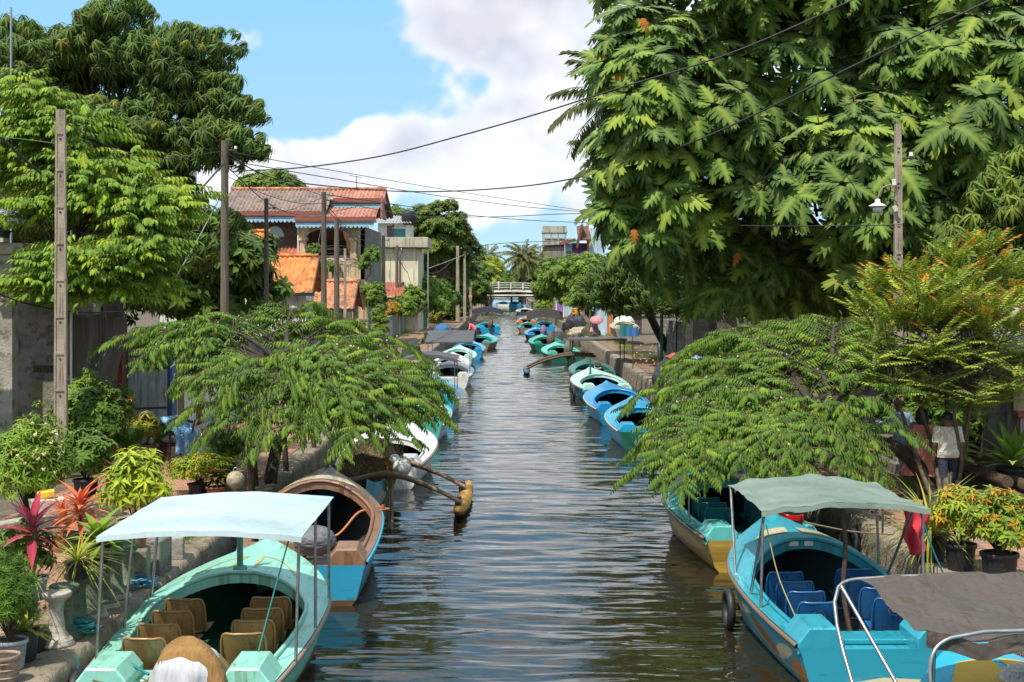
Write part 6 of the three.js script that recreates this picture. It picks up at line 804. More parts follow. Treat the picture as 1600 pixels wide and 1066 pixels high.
{
  const y1 = PY + .63;
  let t = potted('potted_cordyline', 'tall cordyline with magenta and wine red leaves on the left quay', 'potted plant', [-5.4, y1 - .1, -16.0], [.17, .26, 'grey']);
  part(t, 'stem', tube([[0, .2, 0], [.03, .5, 0], [.02, .78, 0]], .022, 6), MT.bark); blades(t, 22, .46, .10, { seed: 3, y: .66, stem: .2, cols: [magenta, wine, magenta, [[.06, .02, .03], [.2, .02, .06]]], droop: .35, e0: -.35, e1: 1.4, pow: .75 });
  blades(t, 26, .3, .018, { seed: 4, y: .22, cols: [spider], droop: .9, e0: .1, e1: 1.2, x: .05, z: .1 });
  t = potted('potted_spider_plant', 'yellow striped spider plant on a green pedestal, left quay', 'potted plant', [-5.1, y1, -16.7], [.15, .2, 'black']); blades(t, 90, .5, .022, { seed: 5, cols: [yel, spider, yel], droop: 1.0, e0: .05, e1: 1.4 });
  t = potted('potted_lily', 'broad bright green leaved plant on the pedestals, left quay', 'potted plant', [-5.12, y1, -17.6], [.17, .24, 'black']); blades(t, 30, .42, .13, { seed: 6, cols: [[[.12, .28, .015], [.2, .36, .04]], [[.16, .32, .02], [.2, .36, .04]]], droop: .5, e0: .1, e1: 1.3, pow: .75, stem: .1 });
  t = potted('potted_lily', 'green strap leaved plant hanging beside the canopy pole', 'potted plant', [-5.1, y1, -18.2], [.15, .22, 'teal']); blades(t, 14, .32, .07, { seed: 16, cols: [[[.14, .28, .02]]], droop: .8, e0: 0, e1: 1.1 });
  t = potted('empty_pot', 'dark teal pot on the last green pedestal', 'pot', [-5.1, y1, -18.75], [.16, .24, 'teal']); t = potted('empty_pot', 'reddish clay pot on the stone block', 'pot', [-5.1, PY + .5, -19.35], [.15, .24, 'clay']);
  t = potted('potted_cordyline', 'orange leaved cordyline behind the pedestals', 'potted plant', [-5.95, PY + .35, -19.6], [.2, .3, 'black']); part(t, 'stem', cyl(.02, .025, .3, 0, .4, 0, 6), MT.bark); blades(t, 40, .46, .09, { seed: 7, y: .45, stem: .25, cols: [[[.50, .16, .06], [.6, .24, .1]], [[.42, .18, .04], [.5, .22, .05]], [[.55, .10, .07]]], droop: .7, e0: 0, e1: 1.4, pow: .7 });
  t = potted('potted_cordyline', 'smaller salmon leaved cordyline left of the orange one', 'potted plant', [-6.35, PY + .3, -20.1], [.17, .28, 'clay']); blades(t, 24, .36, .07, { seed: 8, y: .4, stem: .15, cols: [[[.52, .20, .10]], [[.45, .13, .06]]], droop: .5, e0: .2, e1: 1.4 });
  t = potted('potted_dracaena', 'tall yellow green dracaena behind the orange cordyline', 'potted plant', [-6.0, PY, -22.6], [.24, .34, 'black']); bushOn(t, { seed: 9, n: 210, y: .92, r: [.5, .5, .45], geos: lanceR, size: [.9, 1.3], tints: [[1.5, 1.25, .8], [1.9, 1.5, 1], [1, 1, 1]], lift: .8 });
  t = potted('potted_cordyline', 'cluster of dark red cordylines by the path', 'potted plant', [-7.0, PY, -26.2], [.22, .3, 'black']); for (const [x, z, h] of [[0, 0, .85], [.28, .1, .7], [-.3, 0, .65], [.1, .3, .5]]) { part(t, 'stem', tube([[x * .4, .25, z * .4], [x, h - .05, z]], .014, 5), MT.bark); blades(t, 26, .28, .06, { seed: 10 + h * 100, y: h - .12, stem: .14, x, z, cols: [[[.17, .025, .03], [.24, .04, .05]], [[.10, .02, .022]], [[.30, .05, .06]]], droop: .5, e0: 0, e1: 1.4 }); }
  t = potted('potted_conifer', 'fluffy bright green conifer in a grey pot at the lower left', 'potted plant', [-5.32, PY, -15.05], [.18, .32, 'grey']); bushOn(t, { seed: 11, n: 700, y: .75, r: [.25, .48, .25], geos: needle, size: [.7, 1.1], tints: TINT.n, lift: .9 });
  t = potted('potted_lily', 'yellow green strap leaved plant in a dark pot, lower left', 'potted plant', [-5.3, PY, -15.4], [.17, .34, 'black']); blades(t, 24, .38, .07, { seed: 12, cols: [[[.3, .36, .03], [.2, .34, .03]], [[.2, .34, .02]]], droop: .6, e0: .1, e1: 1.2 });
  t = potted('potted_succulent', 'small reddish succulent in a dark pot beside the pale pedestal', 'potted plant', [-5.3, PY, -15.8], [.14, .24, 'black']); blades(t, 18, .12, .04, { seed: 13, cols: [[[.3, .08, .06]], [[.12, .2, .03]]], droop: .1, e0: .2, e1: 1.3 });
  t = potted('ribbed_pot', 'ribbed tan clay pot at the bottom left corner', 'pot', [-5.2, PY, -14.5], [.17, .3, 'tan']); for (const y of [.08, .16, .23]) part(t, 'ring', put(plain(new THREE.TorusGeometry(.15 + y * .07, .012, 6, 20)), 0, y, 0, Math.PI / 2), PM.tan);
  t = potted('potted_shrub', 'leafy green seedling behind the magenta cordyline', 'potted plant', [-5.6, PY + .1, -16.2], [.16, .3, 'black']); bushOn(t, { seed: 14, n: 60, y: .95, r: [.35, .35, .3], geos: smallR, size: [.7, 1], tints: TINT.y });
}
{ // kerbs, stone blocks
  const kb = (label, a, b, h, w, m) => { const L = a.distanceTo(b), o = single('stone_kerb', metric(grid(1, 1, () => [0, 0, 0]).copy(bx(L, h, w, L / 2, h / 2, 0, 0, 0, 0, .03))), m, label, 'kerb', [a.x, PY - .02, a.z], -Math.atan2(b.z - a.z, b.x - a.x)); return o; };
  kb('low concrete kerb round the planting bed at the left', V(-9.4, 0, -21), V(-6.9, 0, -26), .22, .3, MT.concrete); kb('second concrete kerb farther along the bed', V(-7.3, 0, -26.6), V(-8.4, 0, -33), .2, .25, MT.concrete); kb('kerb along the white wall foot, left path', V(-8.6, 0, -36.6), V(-8.3, 0, -52), .2, .3, MT.concrete);
  kb('concrete kerb beside the timber planter on the right', V(9.05, 0, -24.4), V(8.35, 0, -32.5), .26, .22, MT.darkConcrete);
  single('stone_block', metric(bx(.34, .5, .36, 0, .25, 0, 0, .1, 0, .035)), MT.mossy, 'mossy stone block under the clay pot', 'block', [-5.1, PY, -19.35]); single('stone_block', metric(bx(.28, .52, .5, 0, .26, 0, 0, -.1, 0, .035)), MT.darkConcrete, 'dark stone block behind the mossy one', 'block', [-4.98, PY, -20.0]); single('stone_block', metric(bx(.4, .36, .4, 0, .18, 0, 0, .2, 0, .035)), MT.concrete, 'squat stone block near the brown boat', 'block', [-5.05, PY, -21.1]); single('stone_block', metric(bx(.45, .42, .5, 0, .21, 0, 0, .3, 0, .04)), MT.mossy, 'stone block at the foot of the left spreading tree', 'block', [-5.4, PY, -27.8]);
  const tr = thing('trough_planter', 'white stone trough with a yellow container by the flowering bush', 'planter', [-7.85, PY + .18, -24.2], .5); part(tr, 'trough', prism([[-.3, 0], [.3, 0], [.36, .26], [-.36, .26]], .3, .02), mat([.55, .47, .40], .85, { tx: 'concrete', s: .6 })); single('yellow_container', metric(bx(.3, .13, .22, 0, .065, 0, 0, .3, .1, .03)), mat([.65, .42, .02], .5), 'yellow plastic container on the stone trough', 'container', [-7.9, PY + .46, -24.1]);
  single('blue_bin', lathe([[0, 0], [.15, 0], [.17, .5], [.15, .5], [0, .48]], 18), PM.teal, 'dark blue green bin beside the potted shrub', 'bin', [-7.6, PY, -27.3]);
  single('stone_slab', metric(bx(.5, .3, .35, 0, .15, 0, 0, .5, 0, .04)), MT.mossy, 'mossy slab beside the dark bin', 'block', [-7.1, PY, -25.0]);
}
// shrubs in the left bed
{
  let t = potted('flowering_bush', 'round bright green bush with small white flowers at the left edge', 'bush', [-8.35, PY, -24.6], null); bushOn(t, { seed: 21, n: 1000, y: .98, r: [.68, .78, .6], geos: lanceR.map((g) => g.clone().scale(.62, .62, .62)), size: [.8, 1.2], tints: [...TINT.n, [.8, .9, .9]] }); const rng = rngOf(3), fl = []; for (let i = 0; i < 34; i++) { const d = rdir(rng, -.2); d.z = Math.abs(d.z); fl.push(basis(V(d.x * .7, 1.0 + d.y * .78, d.z * .62), d, V(0, 1, .3), 1.5, true)); } foliage(t, 'blossoms', rosette(5, .028, .018, .2, { n: 2, edge: [.8, .8, .76] }, 9), LM.dull, fl, [[1, 1, 1]], rng);
  const sh = (label, x, d, pot, o) => { const q = potted('potted_shrub', label, 'potted plant', [x, PY, -d], pot); bushOn(q, o); return q; };
  sh('glossy green shrub in a black pot beside the stone trough', -8.15, 27.2, [.24, .36, 'black'], { seed: 22, n: 260, y: .82, r: [.45, .5, .42], geos: smallR, size: [.8, 1.1], tints: TINT.n, lift: 1 });
  sh('tall dark green shrub at the foot of the near pole', -9.2, 31, [.3, .4, 'black'], { seed: 23, n: 420, y: 1.2, r: [.75, .7, .6], geos: smallR, size: [.8, 1.2], tints: TINT.dark });
  sh('second dark shrub between the pole and the gate', -9.7, 32.6, [.3, .4, 'clay'], { seed: 24, n: 420, y: 1.25, r: [.6, .9, .5], geos: lanceR.map((g) => g.clone().scale(.6, .6, .6)), size: [.8, 1.2], tints: TINT.dark });
  sh('ixora bush with orange young tips before the gate', -9.15, 33, [.26, .34, 'clay'], { seed: 25, n: 420, y: 1.1, r: [.5, .75, .4], geos: tinyR, size: [1, 1.5], tints: [...TINT.n, ...TINT.n, [3.2, .7, .5]] });
  sh('round clipped conifer in a dark pot by the gate', -8.7, 32, [.26, .3, 'black'], { seed: 26, n: 460, y: .62, r: [.42, .32, .36], geos: needle, size: [.8, 1.2], tints: TINT.n });
  sh('croton with orange and green leaves by the gate', -8.35, 32.6, [.18, .42, 'tan'], { seed: 27, n: 120, y: .78, r: [.38, .34, .34], geos: lanceR, size: [.7, 1], tints: [[2, .8, .5], [1.6, 1, .7], [.7, .7, .6]], lift: 1 });
  sh('small green plant in a clay pot against the gate', -8.15, 33.2, [.16, .3, 'clay'], { seed: 28, n: 80, y: .5, r: [.2, .2, .2], geos: tinyR, size: [1, 1.4], tints: TINT.y });
  sh('yellow leaved shrub at the foot of the left spreading tree', -6.05, 27.6, [.22, .22, 'black'], { seed: 29, n: 420, y: .52, r: [.62, .3, .4], geos: tinyR, size: [1, 1.4], tints: [[2.6, 1.4, .6], [2.0, 1.3, .7], [1.3, 1.1, .8]] });
  sh('dark feathery conifer under the left spreading tree', -5.75, 29, [.2, .2, 'black'], { seed: 30, n: 620, y: .72, r: [.46, .55, .4], geos: needle, size: [.9, 1.3], tints: [[.45, .5, .6], [.6, .6, .6]] });
  t = potted('caladium', 'caladium with red hearted leaves under the left tree', 'potted plant', [-5.65, PY, -27.3], [.2, .2, 'clay']); blades(t, 34, .26, .17, { seed: 31, y: .3, cols: [[[.08, .18, .02], [.42, .05, .06]], [[.06, .15, .02], [.3, .04, .05]]], droop: .6, e0: -.1, e1: 1.2, pow: .55, stem: .15 });
  // flowers on the porch roof
  t = potted('potted_flowers', 'blue plumbago flowers in a dark trough on the porch roof', 'potted plant', [-12.0, PY + Y(389, 34) - PY + .15, -33.2], [.28, .26, 'black']); bushOn(t, { seed: 32, n: 260, y: .48, r: [.55, .25, .35], geos: tinyR, size: [.9, 1.3], tints: TINT.y }); { const r2 = rngOf(5), l = []; for (let i = 0; i < 60; i++) { const d = rdir(r2, -.3); d.z = Math.abs(d.z); l.push(basis(V(.1 + d.x * .55, .48 + d.y * .28, d.z * .37), d, V(0, 1, .2), 1.3, true)); } foliage(t, 'blossoms', rosette(5, .035, .025, .2, { n: 2, edge: [.35, .45, .8] }, 9), LM.dull, l, [[1, 1, 1]], r2); }
  t = potted('potted_flowers', 'yellow croton and pink flowers on the porch roof behind the near pole', 'potted plant', [-10.4, Y(389, 35) + .1, -35.2], [.3, .3, 'black']); bushOn(t, { seed: 33, n: 420, y: .8, r: [1.1, .55, .5], geos: smallR, size: [.8, 1.2], tints: [[3.2, 1.9, .4], [2.4, 1.7, .5], [1.2, 1.1, .8]] });
}
// fallen leaves and rubble by the white wall
{ const rng = rngOf(77); for (let i = 0; i < 26; i++) { const r = .05 + rng() * .13; single('rubble_stone', put(plain(new THREE.DodecahedronGeometry(r, 0)), 0, r * .4, 0, rng() * 3, rng() * 3, rng() * 3, 1.2, .6, 1), [MT.concrete, MT.paleConcrete, PM.clay, PM.tan][i % 4], 'loose rubble stone at the foot of the dirty plastered wall', 'rubble', [-8.75 + rng() * .8, PY, -37.8 - rng() * 7], 0, 'rubble along the left wall'); }
  const l = [], g = leaf(.12, .06, { n: 3, droop: .4, edge: [.30, .18, .06] }); for (let i = 0; i < 900; i++) { const left = rng() < .5, d = 16 + rng() * 32, x = left ? QL - .3 - rng() * 3.8 : QR + .3 + rng() * 3.2; l.push(basis(V(x, PY + .03, -d), V(rng() - .5, .05, rng() - .5), V((rng() - .5) * .6, 1, (rng() - .5) * .6), .6 + rng() * .6)); } const litter = new THREE.InstancedMesh(g, LM.dull, l.length); const c = new THREE.Color(); l.forEach((m, i) => { litter.setMatrixAt(i, m); const k = .5 + rng() * .8; litter.setColorAt(i, c.setRGB(k, k * (.7 + rng() * .6), k * .6)); }); litter.name = 'leaf_litter'; litter.userData = { kind: 'stuff', label: 'fallen leaves scattered on the paths', category: 'leaf litter' }; scene.add(litter);
  // grass tufts along the path edges
  const tuft = rosette(14, .22, .012, .95, { n: 2, droop: .5, fold: 0, pow: .5, edge: [.11, .22, .02] }, 5), gl = []; const strip = (n, x0, x1, d0, d1) => { for (let i = 0; i < n; i++) { const x = mix(x0, x1, rng()), d = mix(d0, d1, rng()); if (fbm(x * 1.2, d * .5, 3, 7) < .5) continue; gl.push(basis(V(x, PY, -d), V((rng() - .5) * .3, 1, (rng() - .5) * .3), V(1, 0, 0), .6 + rng() * .9, true)); } }; strip(500, 8.0, 9.0, 22, 34); strip(2600, 7.6, 10.4, 60, 74); strip(900, -9, -8.2, 40, 75); strip(1200, -8.8, -8.0, 100, 190); strip(900, 7, 8.4, 76, 125); strip(1600, -8.5, -4.9, 185, 245); strip(300, QL - .5, QL - .2, 20, 60); strip(900, 6.3, 7.5, 180, 240); strip(2000, 9.7, 14, 24, 60); strip(1600, -14, -9.4, 22, 33); const gr = new THREE.InstancedMesh(tuft, LM.soft, gl.length); gl.forEach((m, i) => { gr.setMatrixAt(i, m); const k = .8 + rng() * .7; gr.setColorAt(i, c.setRGB(k * (.9 + rng() * .5), k, k)); }); gr.name = 'grass'; gr.userData = { kind: 'stuff', label: 'tufts of grass along the edges of the paths', category: 'grass' }; scene.add(gr);
}
{ // chair with cushion and quilt
  const t = thing('garden_chair', 'dark wooden armchair with grey cushion on the left path', 'chair', [-7.72, PY, -32.7], -.9), w = mat([.07, .03, .02], .5, { tx: 'wood', s: .3 });
  for (const [x, z, h] of [[-.26, .25, .68], [.26, .25, .68], [-.26, -.25, .98], [.26, -.25, .98]]) part(t, 'leg', tube([[x * 1.06, 0, z * 1.1], [x, .42, z], [x, h, z - (h > .8 ? .12 : 0)]], .03, 7, .028), w);
  part(t, 'seat', bx(.58, .05, .56, 0, .42, 0, 0, 0, 0, .015), w); for (const f of [-1, 1]) part(t, 'armrest', bx(.06, .04, .6, f * .28, .69, 0, 0, 0, 0, .015), w); part(t, 'backrest', merge([bx(.54, .06, .03, 0, .92, -.36), bx(.54, .06, .03, 0, .66, -.3)]), w);
  const grey = mat([.42, .42, .42], .9, { tx: 'cloth', s: .5, b: 'bCloth', bs: .02, bsize: .4 }); part(t, 'cushion', put(plain(new THREE.SphereGeometry(1, 20, 14)), 0, .54, .02, 0, 0, 0, .3, .12, .3), grey);
  const q = single('quilt', merge([grid(24, 24, (u, v) => { const s = (v - .5) * 1.5, x = (u - .5) * .62; return [x + .04 * Math.sin(v * 9), s < -.25 ? .98 + (s + .25) * .9 : s < .25 ? mix(.98, .66, (s + .25) * 2) : .66 - (s - .25) * 1.0, s < -.25 ? -.42 - .02 : s < .25 ? mix(-.4, .26, (s + .25) * 2) : .3 + .03 * Math.sin(u * 14)].map((k, i) => k + (i ? .035 * (fbm(u * 7, v * 7, 3, 5) - .5) * 2 : 0)); })]), mat([.22, .42, .66], .9, { tx: 'cloth', s: .3, b: 'bCloth', bs: .02, bsize: .3 }), 'light blue quilt draped over the dark armchair', 'quilt', [-7.62, PY + .06, -32.72], .75);
  const cat = thing('cat', 'ginger and white cat asleep under the armchair', 'cat', [-7.65, PY, -32.5], .3), cm = sdfBody([[[-.18, .08, 0], [.12, .09, 0], .075, .085], [[.12, .09, 0], [.22, .11, .04], .06, .05], [[.22, .12, .05], [.27, .10, .06], .045, .03], [[-.18, .06, 0], [-.24, .03, .12], .03, .02], [[-.24, .03, .12], [-.05, .03, .16], .02, .016], [[.1, .03, .06], [.2, .025, .1], .022, .02], [[-.1, .03, .06], [-.02, .025, .12], .03, .02], [[.21, .15, .03], [.205, .185, .02], .016, .006], [[.22, .15, .08], [.225, .185, .085], .016, .006]], [0, .1, 0], .62, 40); part(cat, 'body', cm, mat([.5, .30, .16], .95, { tx: 'mottle', s: .2 }));
}
// ---------------------------------------------------------------- people
function sdfBody(caps, c, size, N, inflate = 0, keep = null, k = .035) {
  const mc = new MarchingCubes(N, new THREE.MeshStandardMaterial(), false, false, 90000), h = N / 2, f = mc.field; mc.isolation = 0;
  for (let z = 0; z < N; z++) for (let y = 0; y < N; y++) for (let x = 0; x < N; x++) {
    const p = [c[0] + (x - h) / h * size / 2, c[1] + (y - h) / h * size / 2, c[2] + (z - h) / h * size / 2]; let d = 9;
    for (const [a, b, ra, rb] of caps) { const ax = p[0] - a[0], ay = p[1] - a[1], az = p[2] - a[2], bx_ = b[0] - a[0], by = b[1] - a[1], bz = b[2] - a[2], t = clamp((ax * bx_ + ay * by + az * bz) / (bx_ * bx_ + by * by + bz * bz + 1e-9)), e = Math.hypot(ax - bx_ * t, ay - by * t, az - bz * t) - mix(ra, rb, t); if (e > d + .2) continue; const q = clamp(.5 + .5 * (d - e) / k); d = mix(d, e, q) - k * q * (1 - q); }
    f[z * N * N + y * N + x] = inflate - d;
  }
  mc.update(); const n = mc.count, pos = [], nor = [];
  for (let i = 0; i < n; i += 3) { const v = [0, 1, 2].map((j) => [0, 1, 2].map((q) => c[q] + mc.positionArray[(i + j) * 3 + q] * size / 2)); if (keep && !v.every(keep)) continue; for (let j = 0; j < 3; j++) { pos.push(...v[j]); nor.push(-mc.normalArray[(i + j) * 3], -mc.normalArray[(i + j) * 3 + 1], -mc.normalArray[(i + j) * 3 + 2]); } }
  const g = new THREE.BufferGeometry(); g.setAttribute('position', new THREE.Float32BufferAttribute(pos, 3)); g.deleteAttribute('normal'); const w = mergeVertices(g, 1e-4); w.computeVertexNormals(); return metric(plain(w));
}
// joints for a standing or walking figure 1.7 m tall facing -z (away from the eye)
function figure(o = {}) {
  const s = o.step ?? 0, sw = o.swing ?? 0, b = o.bend ?? 0, up = (y) => [0, y, 0], lean = (p) => { const y = p[1] - .95; return y > 0 ? [p[0], .95 + y * Math.cos(b), p[2] - y * Math.sin(b)] : p; };
  const sh = (f) => lean([f * .185, 1.40, 0]), hip = (f) => [f * .095, .93, 0], knee = (f) => [f * .10, .5, -f * s * .5 - .02], ank = (f) => [f * .105, .085 + (f * s < 0 ? Math.abs(s) * .18 : 0), -f * s], L = o.armL ?? [[-.25, 1.13, .03 + sw], [-.26, .9, -.04 + sw]], R = o.armR ?? [[.25, 1.13, .03 - sw], [.26, .9, -.04 - sw]];
  const caps = [[lean([0, 1.62, .0]), lean([0, 1.55, -.02]), .098, .08], [lean([0, 1.55, -.05]), lean([0, 1.50, -.055]), .055, .045], [lean([0, 1.585, -.1]), lean([0, 1.565, -.112]), .014, .018], [lean([.095, 1.58, 0]), lean([.1, 1.56, .01]), .018, .014], [lean([-.095, 1.58, 0]), lean([-.1, 1.56, .01]), .018, .014], [lean([0, 1.5, .0]), lean([0, 1.40, .01]), .055, .06], [lean([-.1, 1.37, .01]), lean([.1, 1.37, .01]), .10, .10], [lean([0, 1.32, 0]), [0, 1.08, 0], .135, .115], [lean([-.07, 1.3, 0]), [-.06, 1.05, 0], .1, .095], [lean([.07, 1.3, 0]), [.06, 1.05, 0], .1, .095], [[-.06, .97, .01], [.06, .97, .01], .125, .125]];
  for (const [f, A] of [[-1, L], [1, R]]) { caps.push([sh(f), A[0], .058, .044], [A[0], A[1], .044, .029], [hip(f), knee(f), .088, .058], [knee(f), [ank(f)[0], ank(f)[1] + .02, ank(f)[2]], .056, .036], [[ank(f)[0], .04 + ank(f)[1] - .085, ank(f)[2] + .03], [ank(f)[0] * 1.1, .03 + ank(f)[1] - .085, ank(f)[2] - .15], .04, .03]); const d = V(...A[1]).sub(V(...A[0])).normalize(), w = V(...A[1]); caps.push([w.toArray(), w.clone().addScaledVector(d, .08).toArray(), .03, .036]); }
  const fingers = []; for (const [f, A] of [[-1, L], [1, R]]) { const d = V(...A[1]).sub(V(...A[0])).normalize(), w = V(...A[1]).addScaledVector(d, .095), side = V(0, 0, 1), curl = V(-f, 0, 0); for (let k = 0; k < 4; k++) { const a = w.clone().addScaledVector(side, (k - 1.5) * .019), l = [.065, .078, .072, .055][k]; fingers.push(tube([a, a.clone().addScaledVector(d, l * .55).addScaledVector(curl, .006), a.clone().addScaledVector(d, l * .9).addScaledVector(curl, .028)], .0095, 6, .007)); } const th = V(...A[1]).addScaledVector(d, .04).addScaledVector(side, -.032); fingers.push(tube([th, th.clone().addScaledVector(d, .03).addScaledVector(side, -.018), th.clone().addScaledVector(d, .058).addScaledVector(side, -.016).addScaledVector(curl, .01)], .011, 6, .008)); }
  return { caps, fingers, lean };
}
function person(label, pos, turn, o) {
  const t = thing('person', label, 'person', pos, turn), F0 = figure(o.pose), N = o.N ?? 96, c = [0, .9, 0], S = 2.0, skin = mat(o.skin ?? [.20, .105, .06], .55), clothM = (col) => mat(col, .85, { tx: 'cloth', s: .5, b: 'bCloth', bs: .012, bsize: .35 });
  part(t, 'body', merge([sdfBody(F0.caps, c, S, N), ...F0.fingers]), skin);
  for (const [name, col, inf, keep] of o.wear ?? []) part(t, name, sdfBody(F0.caps, c, S, N, inf, keep), clothM(col));
  if (o.skirt) { const [y0, y1, r0, r1, col, folds = 9] = o.skirt; part(t, 'skirt', grid(60, 14, (u, v) => { const a = u * Math.PI * 2, r = mix(r0, r1, Math.pow(v, .8)) * (1 + .10 * v * Math.sin(a * folds) + .05 * v * Math.sin(a * 5 + 1)); return [Math.cos(a) * r * 1.12, mix(y0, y1, v) + .015 * Math.sin(a * 4), Math.sin(a) * r * .85 + .02 * v]; }), clothM(col)); }
  if (o.hair) { const [col, len] = o.hair; part(t, 'hair', grid(28, 16, (u, v) => { const a = u * Math.PI * 2; const e = v < .5 ? v * Math.PI * .9 : 1.41, fall = v > .5 ? (v - .5) * 2 * len : 0, back = Math.max(0, Math.sin(a)), p = F0.lean([Math.cos(a) * .118 * Math.sin(e) * (1 + fall * .25), 1.615 + Math.cos(e) * .118 - fall * (.25 + .75 * back) - (Math.sin(a) < -.3 ? 0 : 0), .015 + Math.sin(a) * .118 * Math.sin(e) * (Math.sin(a) < 0 && v > .55 ? .55 : 1) + .012 * Math.sin(a * 9)]); return p; }), mat(col, .6, { tx: 'wood', s: .1 })); }
  return t;
}
person('person in a sleeveless coral dress with long dark hair, seen from behind among the stems', G(1440, 778).toArray(), .1, { N: 104, skin: [.24, .12, .07], pose: { step: .12, armR: [[.24, 1.14, .06], [.2, .95, -.08]] }, wear: [['bodice', [.85, .27, .20], .014, (p) => p[1] > .98 && p[1] < 1.42 && Math.abs(p[0]) < .2]], skirt: [1.06, .46, .155, .33, [.88, .29, .21], 11], hair: [[.02, .012, .01], .42] });
person('person in a cream shirt and rolled navy trousers walking away beside the coral dress', G(1481, 788).toArray(), -.08, { N: 104, skin: [.16, .08, .045], pose: { step: .2, swing: .05 }, wear: [['shirt', [.56, .52, .43], .024, (p) => p[1] > .88 && p[1] < 1.47 && (Math.abs(p[0]) < .215 || p[1] > 1.15)], ['trousers', [.02, .028, .05], .016, (p) => p[1] > .36 && p[1] < 1.0 && Math.abs(p[0]) < .22]], hair: [[.015, .012, .01], .05] });
person('person in a pale blue shirt bending beside the tree trunk, partly hidden', G(1413, 752).toArray(), .5, { N: 84, skin: [.22, .11, .065], pose: { step: .1, bend: .25, armL: [[-.3, 1.16, -.1], [-.35, 1.2, -.3]] }, wear: [['shirt', [.40, .55, .72], .022, (p) => p[1] > .82 && p[1] < 1.46], ['trousers', [.30, .42, .58], .014, (p) => p[1] > .12 && p[1] < .95 && Math.abs(p[0]) < .24]], hair: [[.03, .02, .015], .06] });
{
  const up = G(931, 531), t = person('bare backed person in a grey sarong carrying a pink umbrella on the right path', up.toArray(), .15, { N: 64, skin: [.24, .13, .08], pose: { armR: [[.26, 1.2, -.1], [.1, 1.35, -.2]] }, skirt: [1.0, .42, .15, .2, [.10, .11, .14], 7], hair: [[.015, .012, .01], .05] });
  const u = thing('umbrella', 'open pink umbrella held by the person on the right path', 'umbrella', [up.x + .04, up.y + 1.25, up.z + .05], .2); u.rotation.x = .55; const um = mat([.70, .27, .28], .7, { tx: 'cloth', s: .6, trans: .25 });
  part(u, 'canopy', grid(48, 10, (a, v) => { const an = a * Math.PI * 2, sc = 1 - .06 * Math.abs(Math.sin(an * 4)) * v, r = .52 * Math.sin(v * 1.35) * sc; return [Math.cos(an) * r, .55 - .34 * (1 - Math.cos(v * 1.4)) - .03 * (1 - Math.abs(Math.cos(an * 4))) * v, Math.sin(an) * r]; }), um); part(u, 'shaft', cyl(.008, .008, .9, 0, .18, 0, 6), MT.steel); for (let k = 0; k < 8; k++) { const a = k / 8 * Math.PI * 2; part(u, 'rib', tube([[0, .54, 0], [Math.cos(a) * .28, .46, Math.sin(a) * .28], [Math.cos(a) * .5, .25, Math.sin(a) * .5]], .005, 4), MT.steel); }
  single('carrier_bag', grid(12, 8, (a, v) => { const an = a * Math.PI * 2, r = .08 + .08 * v; return [Math.cos(an) * r, -v * .32, Math.sin(an) * r * .6]; }), mat([.62, .25, .32], .7), 'pink bag hanging at the umbrella carrier side', 'bag', [up.x - .3, up.y + .95, up.z]);
  person('person in a pink shirt stooping in the teal boat, left bank', [-2.5, .55, -107.5], 1.4, { N: 56, skin: [.18, .09, .05], pose: { bend: .8, armL: [[-.25, 1.0, -.35], [-.2, .8, -.5]], armR: [[.25, 1.0, -.35], [.2, .8, -.5]] }, wear: [['shirt', [.70, .16, .22], .03, (p) => p[1] > .85 && p[1] < 1.42], ['trousers', [.03, .035, .05], .02, (p) => p[1] > .1 && p[1] < .95]], hair: [[.015, .012, .01], .05] });
  person('distant person in a blue shirt walking on the left path near the bridge', G(743, 481).toArray(), .2, { N: 44, skin: [.18, .09, .05], pose: { step: .12 }, wear: [['shirt', [.25, .42, .62], .03, (p) => p[1] > .9 && p[1] < 1.45], ['trousers', [.03, .03, .04], .02, (p) => p[1] > .1 && p[1] < .95 && Math.abs(p[0]) < .24]], hair: [[.015, .012, .01], .05] });
  person('distant person in dark clothes on the right path near the bridge', G(846, 479).toArray(), 0, { N: 44, skin: [.18, .09, .05], pose: { step: .1 }, wear: [['shirt', [.25, .12, .16], .03, (p) => p[1] > .9 && p[1] < 1.45], ['trousers', [.06, .05, .05], .02, (p) => p[1] > .1 && p[1] < .95 && Math.abs(p[0]) < .24]], hair: [[.015, .012, .01], .05] });
  for (const [x, c, l] of [[-2.6, [.45, .55, .6], 'person in light clothes crossing the far bridge'], [-1.6, [.6, .6, .6], 'person in white beside another on the far bridge']]) person(l, [x, 4.15, -251.5], Math.PI / 2, { N: 40, skin: [.18, .09, .05], pose: { step: .12 }, wear: [['shirt', c, .03, (p) => p[1] > .9 && p[1] < 1.45]] });
}
